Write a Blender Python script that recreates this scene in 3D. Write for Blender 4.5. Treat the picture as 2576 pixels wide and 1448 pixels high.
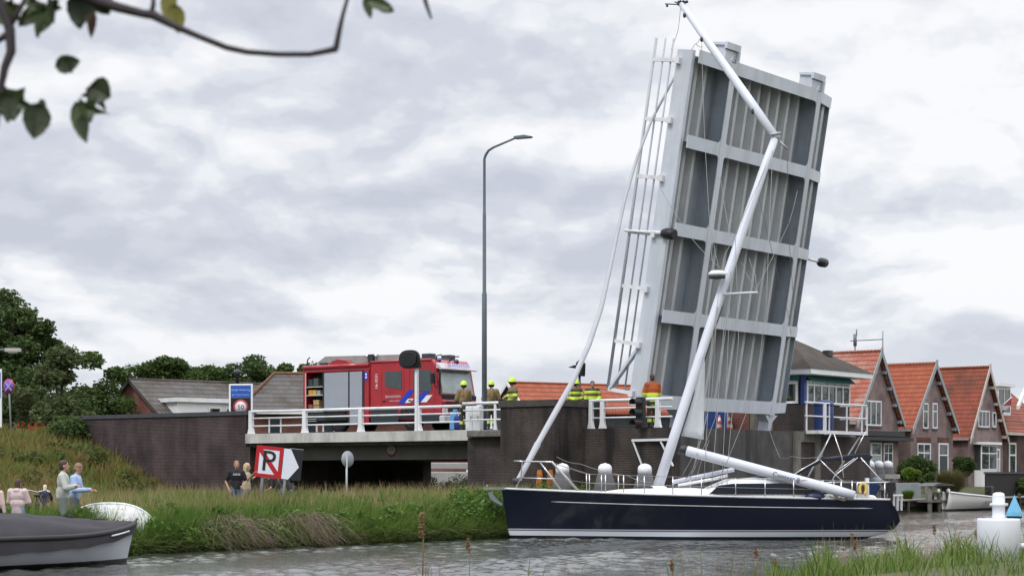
import bpy, bmesh, math, random
import numpy as np
from mathutils import Vector, Matrix
random.seed(7); rng = np.random.default_rng(11)
R = math.radians
for o in list(bpy.data.objects): bpy.data.objects.remove(o)
SC = bpy.context.scene; COL = SC.collection
# ---------------------------------------------------------------- camera, sky, sun, exposure
K, CX, HY, H = 4696.0, 1288.0, 1188.0, 2.15
cd = bpy.data.cameras.new('camera'); cam = bpy.data.objects.new('camera', cd); COL.objects.link(cam)
cam.location = (0, 0, H); cam.rotation_euler = (R(90), 0, 0)
cd.sensor_width = 36; cd.lens = 36*K/2576; cd.shift_y = (HY-724)/2576; cd.clip_start = .1; cd.clip_end = 2000
cd.dof.use_dof = True; cd.dof.focus_distance = 66; cd.dof.aperture_fstop = 4.5
SC.camera = cam
SC.view_settings.view_transform = 'Standard'; SC.view_settings.look = 'None'
SC.view_settings.exposure = 0.17; SC.view_settings.gamma = 1
SUN_EL, SUN_AZ = R(52), R(215)      # azimuth measured clockwise from +Y
SKY_OFF = (3.3, 1.2, 3)
W = bpy.data.worlds.new('World'); SC.world = W; W.use_nodes = True
def world_sky():
    nt = W.node_tree; nt.nodes.clear(); N = nt.nodes.new; L = nt.links.new
    def math_(op, a, b=None, clamp=False):
        n = N('ShaderNodeMath'); n.operation = op; n.use_clamp = clamp
        for i, v in enumerate((a, b)):
            if v is None: continue
            if isinstance(v, (int, float)): n.inputs[i].default_value = v
            else: L(v, n.inputs[i])
        return n.outputs[0]
    out = N('ShaderNodeOutputWorld')
    sky = N('ShaderNodeTexSky'); sky.sky_type = 'NISHITA'; sky.sun_disc = False
    sky.sun_elevation = SUN_EL; sky.sun_rotation = SUN_AZ
    b1 = N('ShaderNodeBackground'); L(sky.outputs[0], b1.inputs[0]); b1.inputs[1].default_value = .12
    tc = N('ShaderNodeTexCoord'); sp = N('ShaderNodeSeparateXYZ'); L(tc.outputs['Generated'], sp.inputs[0])
    z = math_('MAXIMUM', sp.outputs[2], 0.0)
    def layer(up):
        zz = math_('ADD', z, .30+up)
        cb = N('ShaderNodeCombineXYZ'); L(math_('DIVIDE', sp.outputs[0], zz), cb.inputs[0]); L(math_('DIVIDE', sp.outputs[1], zz), cb.inputs[1]); cb.inputs[2].default_value = 3.7
        def noise(scale, det, rough, dist, off, st=1.0):
            m = N('ShaderNodeMapping'); L(cb.outputs[0], m.inputs[0]); m.inputs['Location'].default_value = off; m.inputs['Scale'].default_value = (1, st, 1)
            n = N('ShaderNodeTexNoise'); L(m.outputs[0], n.inputs['Vector'])
            n.inputs['Scale'].default_value = scale; n.inputs['Detail'].default_value = det
            n.inputs['Roughness'].default_value = rough; n.inputs['Distortion'].default_value = dist
            return n.outputs['Fac']
        big = noise(1.5, 1, .5, 0, SKY_OFF, 1.2); mid = noise(2.7, 5, .48, .1, (4.1, 2.2, 1)); puff = noise(6.5, 6, .5, .15, (1, 5, 2), .8)
        # heaped edges: the fine lumps fold where the noise crosses its middle
        lump = math_('ABSOLUTE', math_('SUBTRACT', puff, .5))
        return math_('ADD', math_('ADD', math_('MULTIPLY', big, .52), math_('MULTIPLY', mid, .48)), math_('MULTIPLY', lump, .30))
    f = layer(0); g = layer(.014)
    relief = math_('MULTIPLY', math_('SUBTRACT', f, g), 1.6)
    f = math_('ADD', f, math_('MULTIPLY', sp.outputs[0], .19))
    f = math_('ADD', f, relief)
    rp = N('ShaderNodeValToRGB'); L(f, rp.inputs[0]); rp.color_ramp.interpolation = 'EASE'; e = rp.color_ramp.elements
    e[0].position = .35; e[0].color = (.52, .55, .625, 1)
    e[1].position = .665; e[1].color = (.88, .88, .895, 1)
    a = e.new(.45); a.color = (.59, .615, .685, 1); a = e.new(.52); a.color = (.68, .70, .755, 1); a = e.new(.575); a.color = (.78, .79, .82, 1)
    # an overcast vault is brighter overhead than near the horizon
    k = math_('ADD', 1.0, math_('MULTIPLY', math_('MINIMUM', math_('MAXIMUM', math_('SUBTRACT', sp.outputs[2], .25), 0.0), .36), 4.0))
    hz = N('ShaderNodeMix'); hz.data_type = 'RGBA'; L(math_('MULTIPLY', math_('SUBTRACT', .10, z), 7.0, True), hz.inputs[0])
    L(rp.outputs[0], hz.inputs[6]); hz.inputs[7].default_value = (.70, .73, .80, 1)
    b2 = N('ShaderNodeBackground'); L(hz.outputs[2], b2.inputs[0]); L(k, b2.inputs[1])
    mx = N('ShaderNodeMixShader'); mx.inputs[0].default_value = .94
    L(b1.outputs[0], mx.inputs[1]); L(b2.outputs[0], mx.inputs[2]); L(mx.outputs[0], out.inputs[0])
world_sky()
sl = bpy.data.lights.new('sun', 'SUN'); sl.energy = 1.5; sl.angle = R(14); sl.color = (1, .96, .9)
so = bpy.data.objects.new('sun', sl); COL.objects.link(so)
_d = Vector((math.sin(SUN_AZ)*math.cos(SUN_EL), math.cos(SUN_AZ)*math.cos(SUN_EL), math.sin(SUN_EL)))
so.rotation_euler = _d.to_track_quat('Z', 'Y').to_euler()

# ---------------------------------------------------------------- helpers
def P(x, y, Y): return Vector(((x-CX)/K*Y, Y, H+(HY-y)/K*Y))
UV = Vector((.7927, -.6096, 0)); VV = Vector((.6096, .7927, 0)); OO = Vector((5.045, 70.3, 0)); BANG = math.atan2(-.6096, .7927)
def Bw(s, w, z=0): return OO+UV*s+VV*w+Vector((0, 0, z))
def s_at(x, w):
    a = (x-CX)/K; o = OO+VV*w; return (a*o.y-o.x)/(.7927+.6096*a)
def w_at(x, s):
    a = (x-CX)/K; o = OO+UV*s; return (a*o.y-o.x)/(.6096-.7927*a)
def zy(y, s, w): return H+(HY-y)/K*Bw(s, w).y
def sw(p): d = Vector((p[0], p[1], 0))-OO; return d.dot(UV), d.dot(VV)

def tag(o, label=None, cat=None, group=None, kind=None):
    if label: o['label'] = label
    if cat: o['category'] = cat
    if group: o['group'] = group
    if kind: o['kind'] = kind
    return o
def empty(name, loc, rz=0, label=None, cat=None, group=None, rot=None):
    o = bpy.data.objects.new(name, None); COL.objects.link(o); o.empty_display_size = .2
    o.location = loc; o.rotation_euler = rot if rot else (0, 0, rz)
    return tag(o, label, cat, group)
def mat_of(o):
    m = Matrix.Translation(o.location) @ o.rotation_euler.to_matrix().to_4x4()
    return mat_of(o.parent) @ m if o.parent else m
def copy_tree(o, parent=None):
    c = o.copy(); COL.objects.link(c)
    if parent: c.parent = parent
    for ch in list(o.children): copy_tree(ch, c)
    return c

class MB:
    def __init__(s): s.v = []; s.f = []; s.sm = []
    def add(s, vs, fs, smooth=False):
        b = len(s.v); s.v += [tuple(p) for p in vs]; s.f += [tuple(b+i for i in f) for f in fs]; s.sm += [smooth]*len(fs); return s
    def box(s, a, b, M=None):
        (x0, y0, z0), (x1, y1, z1) = a, b
        vs = [Vector(p) for p in ((x0,y0,z0),(x1,y0,z0),(x1,y1,z0),(x0,y1,z0),(x0,y0,z1),(x1,y0,z1),(x1,y1,z1),(x0,y1,z1))]
        if M: vs = [M @ p for p in vs]
        return s.add(vs, [(3,2,1,0),(4,5,6,7),(0,1,5,4),(1,2,6,5),(2,3,7,6),(3,0,4,7)])
    def beam(s, p, q, w, h, up=(0, 0, 1)):
        p = Vector(p); q = Vector(q); d = (q-p).normalized(); a = d.cross(Vector(up))
        if a.length < 1e-4: a = d.cross(Vector((0, 1, 0)))
        a.normalize(); c = a.cross(d); a *= w/2; c *= h/2
        vs = [p-a-c, p+a-c, p+a+c, p-a+c, q-a-c, q+a-c, q+a+c, q-a+c]
        return s.add(vs, [(0,1,2,3),(7,6,5,4),(0,4,5,1),(1,5,6,2),(2,6,7,3),(3,7,4,0)])
    def tube(s, pts, r, n=8, cap=True):
        pts = [Vector(p) for p in pts]; m = len(pts); rs = r if isinstance(r, (list, tuple)) else [r]*m
        vs = []; prev = None
        for i, p in enumerate(pts):
            t = (pts[min(i+1, m-1)]-pts[max(i-1, 0)]).normalized()
            if prev is None:
                a = t.cross(Vector((0, 0, 1)))
                if a.length < .05: a = t.cross(Vector((0, 1, 0)))
            else: a = prev-t*prev.dot(t)
            a.normalize(); prev = a; b = t.cross(a)
            vs += [p+(a*math.cos(2*math.pi*k/n)+b*math.sin(2*math.pi*k/n))*rs[i] for k in range(n)]
        fs = [(i*n+k, i*n+(k+1) % n, (i+1)*n+(k+1) % n, (i+1)*n+k) for i in range(m-1) for k in range(n)]
        s.add(vs, fs, True)
        if cap:
            b = len(s.v)-len(vs); s.f.append(tuple(b+k for k in range(n))[::-1]); s.sm.append(False)
            s.f.append(tuple(b+(m-1)*n+k for k in range(n))); s.sm.append(False)
        return s
    def cap(s, p, q, r1, r2, n=10):
        p = Vector(p); q = Vector(q); d = q-p
        if d.length < 1e-5: d = Vector((0, 0, 1e-4))
        d.normalize(); pts = []; rs = []
        for a in (-80, -50, -20): pts.append(p+d*r1*math.sin(R(a))); rs.append(r1*math.cos(R(a)))
        for a in (20, 50, 80): pts.append(q+d*r2*math.sin(R(a))); rs.append(r2*math.cos(R(a)))
        return s.tube(pts, rs, n)
    def lathe(s, prof, n=20, c=(0, 0, 0), M=None, smooth=True):
        c = Vector(c); vs = []
        for r, z in prof:
            for k in range(n):
                p = Vector((r*math.cos(2*math.pi*k/n), r*math.sin(2*math.pi*k/n), z)); vs.append((M @ p if M else p)+c)
        fs = [(i*n+k, i*n+(k+1) % n, (i+1)*n+(k+1) % n, (i+1)*n+k) for i in range(len(prof)-1) for k in range(n)]
        s.add(vs, fs, smooth); b = len(s.v)-len(vs)
        s.f.append(tuple(b+k for k in range(n))[::-1]); s.sm.append(False)
        s.f.append(tuple(b+(len(prof)-1)*n+k for k in range(n))); s.sm.append(False)
        return s
    def ball(s, c, r, n=12, m=8, M=None):
        rx, ry, rz = r if isinstance(r, (tuple, list)) else (r, r, r); c = Vector(c); vs = []
        for i in range(m+1):
            t = -math.pi/2*.995+math.pi*.995*i/m
            for k in range(n):
                p = Vector((rx*math.cos(t)*math.cos(2*math.pi*k/n), ry*math.cos(t)*math.sin(2*math.pi*k/n), rz*math.sin(t)))
                vs.append((M @ p if M else p)+c)
        fs = [(i*n+k, i*n+(k+1) % n, (i+1)*n+(k+1) % n, (i+1)*n+k) for i in range(m) for k in range(n)]
        return s.add(vs, fs, True)
    def prism(s, poly, ax, a, b, M=None):
        """poly = 2D outline extruded along axis ax ('x','y','z') from a to b"""
        def mk(p, t): return Vector({'x': (t, p[0], p[1]), 'y': (p[0], t, p[1]), 'z': (p[0], p[1], t)}[ax])
        n = len(poly); vs = [mk(p, a) for p in poly]+[mk(p, b) for p in poly]
        if M: vs = [M @ v for v in vs]
        fs = [tuple(range(n))[::-1], tuple(range(n, 2*n))]+[(i, (i+1) % n, n+(i+1) % n, n+i) for i in range(n)]
        return s.add(vs, fs)
    def grid(s, rows, smooth=True, closed=False):
        n = len(rows[0]); vs = [p for r in rows for p in r]
        fs = [(i*n+k, i*n+(k+1) % n, (i+1)*n+(k+1) % n, (i+1)*n+k) for i in range(len(rows)-1) for k in range(n if closed else n-1)]
        return s.add(vs, fs, smooth)
    def mesh(s, name):
        me = bpy.data.meshes.new(name); me.from_pydata(s.v, [], s.f); me.polygons.foreach_set('use_smooth', s.sm)
        bm = bmesh.new(); bm.from_mesh(me); bmesh.ops.recalc_face_normals(bm, faces=bm.faces); bm.to_mesh(me); bm.free()
        me.update(); return me
    def build(s, name, mat, parent=None, world=False, bevel=0, label=None):
        me = s.mesh(name)
        return link(name, me, mat, parent, world, bevel, label)
def link(name, me, mat, parent=None, world=False, bevel=0, label=None):
    if world and parent: me.transform(mat_of(parent).inverted())
    me.materials.clear(); me.materials.append(mat)
    o = bpy.data.objects.new(name, me); COL.objects.link(o)
    if parent: o.parent = parent
    if bevel:
        b = o.modifiers.new('bevel', 'BEVEL'); b.width = bevel; b.segments = 2; b.limit_method = 'ANGLE'; b.angle_limit = R(40)
    if label: o['label'] = label
    return o
def top(mb, name, mat, label, cat, group=None, bevel=0, base=None):
    """a thing that is one mesh: origin moved to its base"""
    me = mb.mesh(name); vs = [v.co for v in me.vertices]
    if base is None:
        base = Vector((sum(v.x for v in vs)/len(vs), sum(v.y for v in vs)/len(vs), min(v.z for v in vs)))
    me.transform(Matrix.Translation(-Vector(base)))
    o = link(name, me, mat, None, False, bevel); o.location = base
    return tag(o, label, cat, group)
def npmesh(name, verts, quads, mat, parent=None, tris=False, smooth=False):
    k = 3 if tris else 4
    me = bpy.data.meshes.new(name); me.vertices.add(len(verts)); me.vertices.foreach_set('co', verts.astype(np.float32).ravel())
    me.loops.add(len(quads)*k); me.loops.foreach_set('vertex_index', quads.astype(np.int32).ravel())
    me.polygons.add(len(quads)); me.polygons.foreach_set('loop_start', np.arange(len(quads), dtype=np.int32)*k)
    me.polygons.foreach_set('loop_total', np.full(len(quads), k, dtype=np.int32))
    if smooth: me.polygons.foreach_set('use_smooth', np.ones(len(quads), dtype=bool))
    me.update(calc_edges=True); me.validate()
    return link(name, me, mat, parent)
def text(parent, s, size, M, mat, name='lettering', align='CENTER', ext=.002):
    cu = bpy.data.curves.new('t', 'FONT'); cu.body = s; cu.size = size; cu.extrude = ext; cu.align_x = align; cu.align_y = 'CENTER'; cu.resolution_u = 3
    t = bpy.data.objects.new('t', cu); COL.objects.link(t)
    me = bpy.data.meshes.new_from_object(t.evaluated_get(bpy.context.evaluated_depsgraph_get()))
    bpy.data.objects.remove(t); me.transform(M)
    return link(name, me, mat, parent)

# ---------------------------------------------------------------- materials
def lin(r, g, b): return tuple((c/255/12.92 if c/255 <= .04045 else ((c/255+.055)/1.055)**2.4) for c in (r, g, b))
MATS = {}
def mat(name, col, rough=.6, var=.12, scale=3.0, metal=0, bump=0, bscale=20, spec=.4, stretch=(1, 1, 1), grime=None, coat=0):
    if name in MATS: return MATS[name]
    m = bpy.data.materials.new(name); MATS[name] = m; m.use_nodes = True
    nt = m.node_tree; N = nt.nodes.new; L = nt.links.new; bs = nt.nodes['Principled BSDF']
    bs.inputs['Roughness'].default_value = rough; bs.inputs['Metallic'].default_value = metal
    bs.inputs['Specular IOR Level'].default_value = spec; bs.inputs['Coat Weight'].default_value = coat
    tc = N('ShaderNodeTexCoord'); mp = N('ShaderNodeMapping'); L(tc.outputs['Object'], mp.inputs[0]); mp.inputs['Scale'].default_value = stretch
    n1 = N('ShaderNodeTexNoise'); n1.inputs['Scale'].default_value = scale; n1.inputs['Detail'].default_value = 7; n1.inputs['Roughness'].default_value = .62
    L(mp.outputs[0], n1.inputs['Vector'])
    rp = N('ShaderNodeValToRGB'); L(n1.outputs['Fac'], rp.inputs[0]); e = rp.color_ramp.elements
    e[0].position = .3; e[1].position = .7
    e[0].color = tuple(c*(1-var) for c in col)+(1,); e[1].color = tuple(min(1, c*(1+var)) for c in col)+(1,)
    src = rp.outputs[0]
    if grime:                      # dark stains with streaks of their own
        mp2 = N('ShaderNodeMapping'); L(tc.outputs['Object'], mp2.inputs[0]); mp2.inputs['Scale'].default_value = (1, 1, grime[2] if len(grime) > 2 else .25)
        n2 = N('ShaderNodeTexNoise'); L(mp2.outputs[0], n2.inputs['Vector']); n2.inputs['Scale'].default_value = grime[3] if len(grime) > 3 else 2.2; n2.inputs['Detail'].default_value = 6; n2.inputs['Roughness'].default_value = .65
        r2 = N('ShaderNodeValToRGB'); L(n2.outputs['Fac'], r2.inputs[0]); r2.color_ramp.elements[0].position = .45; r2.color_ramp.elements[1].position = .68
        mx = N('ShaderNodeMix'); mx.data_type = 'RGBA'; mu = N('ShaderNodeMath'); mu.operation = 'MULTIPLY'; L(r2.outputs[0], mu.inputs[0]); mu.inputs[1].default_value = grime[1]
        L(mu.outputs[0], mx.inputs[0]); L(src, mx.inputs[6]); mx.inputs[7].default_value = tuple(grime[0])+(1,); src = mx.outputs[2]
    L(src, bs.inputs['Base Color'])
    if bump:
        n3 = N('ShaderNodeTexNoise'); n3.inputs['Scale'].default_value = bscale; n3.inputs['Detail'].default_value = 5; L(mp.outputs[0], n3.inputs['Vector'])
        bp = N('ShaderNodeBump'); bp.inputs['Strength'].default_value = bump; bp.inputs['Distance'].default_value = .02; L(n3.outputs['Fac'], bp.inputs['Height']); L(bp.outputs[0], bs.inputs['Normal'])
    return m
def brick(name, c1, c2, mortar, bw=.22, bh=.065, grime=None, rough=.85, msize=.012, ax='xy'):
    if name in MATS: return MATS[name]
    m = bpy.data.materials.new(name); MATS[name] = m; m.use_nodes = True
    nt = m.node_tree; N = nt.nodes.new; L = nt.links.new; bs = nt.nodes['Principled BSDF']; bs.inputs['Roughness'].default_value = rough; bs.inputs['Specular IOR Level'].default_value = .2
    tc = N('ShaderNodeTexCoord'); sp = N('ShaderNodeSeparateXYZ'); L(tc.outputs['Object'], sp.inputs[0])
    ad = N('ShaderNodeMath'); ad.operation = 'ADD'; L(sp.outputs[0], ad.inputs[0])
    if ax == 'xy': L(sp.outputs[1], ad.inputs[1])
    else: ad.inputs[1].default_value = 0
    cb = N('ShaderNodeCombineXYZ'); L(ad.outputs[0], cb.inputs[0]); L(sp.outputs[2], cb.inputs[1])
    b = N('ShaderNodeTexBrick'); L(cb.outputs[0], b.inputs['Vector']); b.inputs['Scale'].default_value = 1
    b.inputs['Brick Width'].default_value = bw; b.inputs['Row Height'].default_value = bh; b.inputs['Mortar Size'].default_value = msize
    b.inputs['Color1'].default_value = tuple(c1)+(1,); b.inputs['Color2'].default_value = tuple(c2)+(1,); b.inputs['Mortar'].default_value = tuple(mortar)+(1,)
    n = N('ShaderNodeTexNoise'); n.inputs['Scale'].default_value = .9; n.inputs['Detail'].default_value = 8; L(tc.outputs['Object'], n.inputs['Vector'])
    r = N('ShaderNodeValToRGB'); L(n.outputs['Fac'], r.inputs[0]); r.color_ramp.elements[0].color = (.6, .6, .6, 1); r.color_ramp.elements[1].color = (1.35, 1.3, 1.28, 1); r.color_ramp.elements[0].position = .3; r.color_ramp.elements[1].position = .7
    mx = N('ShaderNodeMix'); mx.data_type = 'RGBA'; mx.blend_type = 'MULTIPLY'; mx.inputs[0].default_value = 1; L(b.outputs[0], mx.inputs[6]); L(r.outputs[0], mx.inputs[7]); src = mx.outputs[2]
    if grime:
        mp2 = N('ShaderNodeMapping'); L(tc.outputs['Object'], mp2.inputs[0]); mp2.inputs['Scale'].default_value = (1, 1, .18)
        n2 = N('ShaderNodeTexNoise'); L(mp2.outputs[0], n2.inputs['Vector']); n2.inputs['Scale'].default_value = 1.6; n2.inputs['Detail'].default_value = 7
        r2 = N('ShaderNodeValToRGB'); L(n2.outputs['Fac'], r2.inputs[0]); r2.color_ramp.elements[0].position = .46; r2.color_ramp.elements[1].position = .66; r2.color_ramp.elements[1].color = (grime[1],)*3+(1,)
        m2 = N('ShaderNodeMix'); m2.data_type = 'RGBA'; L(r2.outputs[0], m2.inputs[0]); L(src, m2.inputs[6]); m2.inputs[7].default_value = tuple(grime[0])+(1,); src = m2.outputs[2]
    L(src, bs.inputs['Base Color'])
    bp = N('ShaderNodeBump'); bp.inputs['Strength'].default_value = .5; bp.inputs['Distance'].default_value = .012; bp.invert = True; L(b.outputs['Fac'], bp.inputs['Height']); L(bp.outputs[0], bs.inputs['Normal'])
    return m
def tiles(name, c1, c2, row=.30, colw=.24, moss=None):
    """pantiles: rows by height, columns along the ridge (local x), each tile rolled"""
    if name in MATS: return MATS[name]
    m = bpy.data.materials.new(name); MATS[name] = m; m.use_nodes = True
    nt = m.node_tree; N = nt.nodes.new; L = nt.links.new; bs = nt.nodes['Principled BSDF']; bs.inputs['Roughness'].default_value = .75; bs.inputs['Specular IOR Level'].default_value = .25
    def ma(op, a, b=0.0):
        n = N('ShaderNodeMath'); n.operation = op
        for i, v in enumerate((a, b)):
            if isinstance(v, (int, float)): n.inputs[i].default_value = v
            else: L(v, n.inputs[i])
        return n.outputs[0]
    tc = N('ShaderNodeTexCoord'); sp = N('ShaderNodeSeparateXYZ'); L(tc.outputs['Object'], sp.inputs[0])
    rz = ma('DIVIDE', sp.outputs[2], row); fr = ma('FRACT', rz); cx = ma('FRACT', ma('DIVIDE', sp.outputs[0], colw))
    cell = N('ShaderNodeCombineXYZ'); L(ma('FLOOR', ma('DIVIDE', sp.outputs[0], colw)), cell.inputs[0]); L(ma('FLOOR', rz), cell.inputs[1])
    wn = N('ShaderNodeTexWhiteNoise'); wn.noise_dimensions = '2D'; L(cell.outputs[0], wn.inputs['Vector'])
    n = N('ShaderNodeTexNoise'); n.inputs['Scale'].default_value = 1.1; n.inputs['Detail'].default_value = 6; L(tc.outputs['Object'], n.inputs['Vector'])
    f = ma('ADD', ma('MULTIPLY', wn.outputs[0], .5), ma('MULTIPLY', n.outputs['Fac'], .5))
    mx = N('ShaderNodeMix'); mx.data_type = 'RGBA'; L(f, mx.inputs[0]); mx.inputs[6].default_value = tuple(c1)+(1,); mx.inputs[7].default_value = tuple(c2)+(1,); src = mx.outputs[2]
    if moss:
        n2 = N('ShaderNodeTexNoise'); n2.inputs['Scale'].default_value = .8; n2.inputs['Detail'].default_value = 8; L(tc.outputs['Object'], n2.inputs['Vector'])
        r2 = N('ShaderNodeValToRGB'); L(n2.outputs['Fac'], r2.inputs[0]); r2.color_ramp.elements[0].position = .48; r2.color_ramp.elements[1].position = .68
        m2 = N('ShaderNodeMix'); m2.data_type = 'RGBA'; L(ma('MULTIPLY', r2.outputs[0], .8), m2.inputs[0]); L(src, m2.inputs[6]); m2.inputs[7].default_value = tuple(moss)+(1,); src = m2.outputs[2]
    L(src, bs.inputs['Base Color'])
    gap = ma('LESS_THAN', fr, .2); m3 = N('ShaderNodeMix'); m3.data_type = 'RGBA'; L(ma('MULTIPLY', gap, .62), m3.inputs[0]); L(src, m3.inputs[6]); m3.inputs[7].default_value = (.03, .015, .012, 1); L(m3.outputs[2], bs.inputs['Base Color'])
    h = ma('ADD', ma('MULTIPLY', ma('SUBTRACT', 1.0, fr), .8), ma('MULTIPLY', ma('SINE', ma('MULTIPLY', cx, 6.283)), .45))
    bp = N('ShaderNodeBump'); bp.inputs['Strength'].default_value = 1; bp.inputs['Distance'].default_value = .07; L(h, bp.inputs['Height']); L(bp.outputs[0], bs.inputs['Normal'])
    return m
def leafmat(name, cols, trans=.3, rough=.7, noise=0, nscale=.4):
    if name in MATS: return MATS[name]
    m = bpy.data.materials.new(name); MATS[name] = m; m.use_nodes = True
    nt = m.node_tree; nt.nodes.clear(); N = nt.nodes.new; L = nt.links.new
    g = N('ShaderNodeNewGeometry'); rp = N('ShaderNodeValToRGB'); e = rp.color_ramp.elements
    fac = g.outputs['Random Per Island']
    if noise:
        n = N('ShaderNodeTexNoise'); n.inputs['Scale'].default_value = nscale; n.inputs['Detail'].default_value = 3; L(g.outputs['Position'], n.inputs['Vector'])
        mr = N('ShaderNodeMapRange'); L(n.outputs['Fac'], mr.inputs[0]); mr.inputs[1].default_value = .32; mr.inputs[2].default_value = .68
        mx = N('ShaderNodeMix'); mx.inputs[0].default_value = noise; L(fac, mx.inputs[2]); L(mr.outputs[0], mx.inputs[3]); fac = mx.outputs[0]
    L(fac, rp.inputs[0])
    while len(e) < len(cols): e.new(.5)
    for i, c in enumerate(cols): e[i].position = i/(len(cols)-1); e[i].color = tuple(c)+(1,)
    d = N('ShaderNodeBsdfPrincipled'); d.inputs['Roughness'].default_value = rough; d.inputs['Specular IOR Level'].default_value = .25; L(rp.outputs[0], d.inputs['Base Color'])
    t = N('ShaderNodeBsdfTranslucent'); L(rp.outputs[0], t.inputs[0]); mxs = N('ShaderNodeMixShader'); mxs.inputs[0].default_value = trans
    L(d.outputs[0], mxs.inputs[1]); L(t.outputs[0], mxs.inputs[2]); o = N('ShaderNodeOutputMaterial'); L(mxs.outputs[0], o.inputs[0])
    return m
def bands(name, cols, axis=2, rough=.5, coat=0, spec=.5, metal=0):
    """colours painted in bands along a local axis: cols = [(from, colour), ...]"""
    if name in MATS: return MATS[name]
    m = bpy.data.materials.new(name); MATS[name] = m; m.use_nodes = True
    nt = m.node_tree; N = nt.nodes.new; L = nt.links.new; bs = nt.nodes['Principled BSDF']; bs.inputs['Roughness'].default_value = rough; bs.inputs['Coat Weight'].default_value = coat; bs.inputs['Specular IOR Level'].default_value = spec
    lo = cols[0][0]; hi = cols[-1][0]+1.0
    tc = N('ShaderNodeTexCoord'); sp = N('ShaderNodeSeparateXYZ'); L(tc.outputs['Object'], sp.inputs[0])
    mr = N('ShaderNodeMapRange'); L(sp.outputs[axis], mr.inputs[0]); mr.inputs[1].default_value = lo; mr.inputs[2].default_value = hi
    rp = N('ShaderNodeValToRGB'); rp.color_ramp.interpolation = 'CONSTANT'; L(mr.outputs[0], rp.inputs[0]); e = rp.color_ramp.elements
    while len(e) < len(cols): e.new(.5)
    for i, (a, c) in enumerate(cols): e[i].position = (a-lo)/(hi-lo); e[i].color = tuple(c)+(1,)
    L(rp.outputs[0], bs.inputs['Base Color'])
    return m
def glass(name='window_glass', tint=(.02, .025, .028), rough=.03):
    return mat(name, tint, rough, .1, spec=1.0)
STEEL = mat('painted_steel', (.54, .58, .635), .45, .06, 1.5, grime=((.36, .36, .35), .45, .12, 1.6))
STEEL_IN = mat('inner_steel', (.275, .31, .345), .55, .1, 1.2, grime=((.15, .165, .175), .55, .1, 1.3))  # darker grey than the flanges, for plates and webs inside the leaf
RIBM = mat('rib_steel', (.46, .475, .48), .5, .1, 1.5, grime=((.25, .25, .25), .5, .1, 1.6))
WHITE = mat('white_paint', (.72, .73, .75), .4, .06, 2, grime=((.42, .41, .38), .35, .3, 2))
WHITE2 = mat('white_frame_paint', (.74, .75, .75), .4, .05, 2)
BLACK = mat('black_plastic', (.012, .012, .013), .45, .2)
DARK = mat('dark_metal', (.03, .032, .035), .4, .2)
CHROME = mat('stainless_steel', (.62, .62, .62), .25, .05, metal=.9)
GALV = mat('galvanised_steel', (.36, .38, .40), .45, .1, metal=.3)
GREYPOST = mat('grey_lamp_paint', (.12, .145, .165), .4, .08)
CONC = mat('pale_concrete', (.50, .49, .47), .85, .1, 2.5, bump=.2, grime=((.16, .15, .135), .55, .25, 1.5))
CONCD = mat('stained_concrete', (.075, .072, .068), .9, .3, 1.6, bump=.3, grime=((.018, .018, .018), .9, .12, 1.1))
CAPC = mat('slate_coping', (.055, .058, .065), .8, .2, 4, bump=.3)
ASPH = mat('asphalt', (.05, .05, .052), .9, .2, 6, bump=.3)
BRK = brick('dark_brick', (.052, .036, .036), (.032, .025, .026), (.085, .075, .072), grime=((.10, .09, .085), .35))
BRKW = brick('wing_wall_brick', (.060, .038, .038), (.038, .026, .028), (.10, .085, .085), grime=((.02, .017, .017), .45))
BRKP = brick('pier_brick', (.055, .043, .038), (.035, .028, .026), (.09, .08, .072), grime=((.012, .011, .011), .8))
BRKH = brick('house_brick', (.215, .135, .132), (.15, .10, .10), (.27, .23, .22))
BRKR = brick('red_brick', (.20, .062, .045), (.15, .05, .04), (.2, .13, .11))
GLASS = glass()
# ---------------------------------------------------------------- ground, water
def sst(a, b, x): t = min(1, max(0, (x-a)/(b-a))); return t*t*(3-2*t)
def gh(s, w):
    """height of the ground; s = across the canal (bank at .8, near bank at 22.9), w = along it"""
    if s > 22.4: return -1+1.35*sst(22.4, 23.1, s)+.25*sst(23.1, 26, s)
    edge = 1.06 if w < 3 else -6.9
    if s > edge: return -1
    if w > 14: return .62+.55*sst(-8.5, -12, s) if s > -13 else 1.17+.3*sst(-13, -30, s)
    base = .42+.28*sst(.0, -3, s) if s < 0 else .42-.5*(s/1.05)**1.3
    top_ = 3.62*sst(-23.5, -34.5, s) if w < 10.5 else 0
    return base+top_*.86+.12*math.sin(s*.9)*math.sin(w*.7)*sst(-1, -4, s)
def build_ground():
    ss = [-500, -250, -150, -100, -80, -66, -56, -48, -44, -40, -38, -36.5, -35, -34, -33, -32, -31, -30, -29, -28, -27, -26, -25, -24, -23, -21.5, -19, -16, -14, -13, -12, -11, -10, -9.2, -8.4, -7.6, -7.1, -6.9, -6.3, -5, -4, -3, -2.2, -1.4, -.6, 0,   .25, .5, .75, 1.0, 1.1, 1.3, 2, 8, 16, 22, 22.4, 22.6, 22.8, 23, 23.2, 24, 26, 30, 36, 44, 60, 100, 300, 500]
    ws = [-500, -250, -120, -90, -75, -65]+list(range(-58, 30, 2))+[3.0, 2.9, 10.4, 10.6, 13.9, 14.1]+[32, 40, 50, 60, 70, 90, 120, 180, 300, 500]
    ws = sorted(set(float(a) for a in ws)); mb = MB()
    mb.grid([[(s, w, gh(s, w)) for w in ws] for s in ss])
    m = mat('grassy_ground', (.060, .072, .025), .95, .35, .5, bump=.6, bscale=6, grime=((.085, .065, .035), .7, 1, .7))
    o = mb.build('ground', m); o.location = OO; o.rotation_euler = (0, 0, BANG); o['kind'] = 'structure'
build_ground()
WAVE = 1.1
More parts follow.
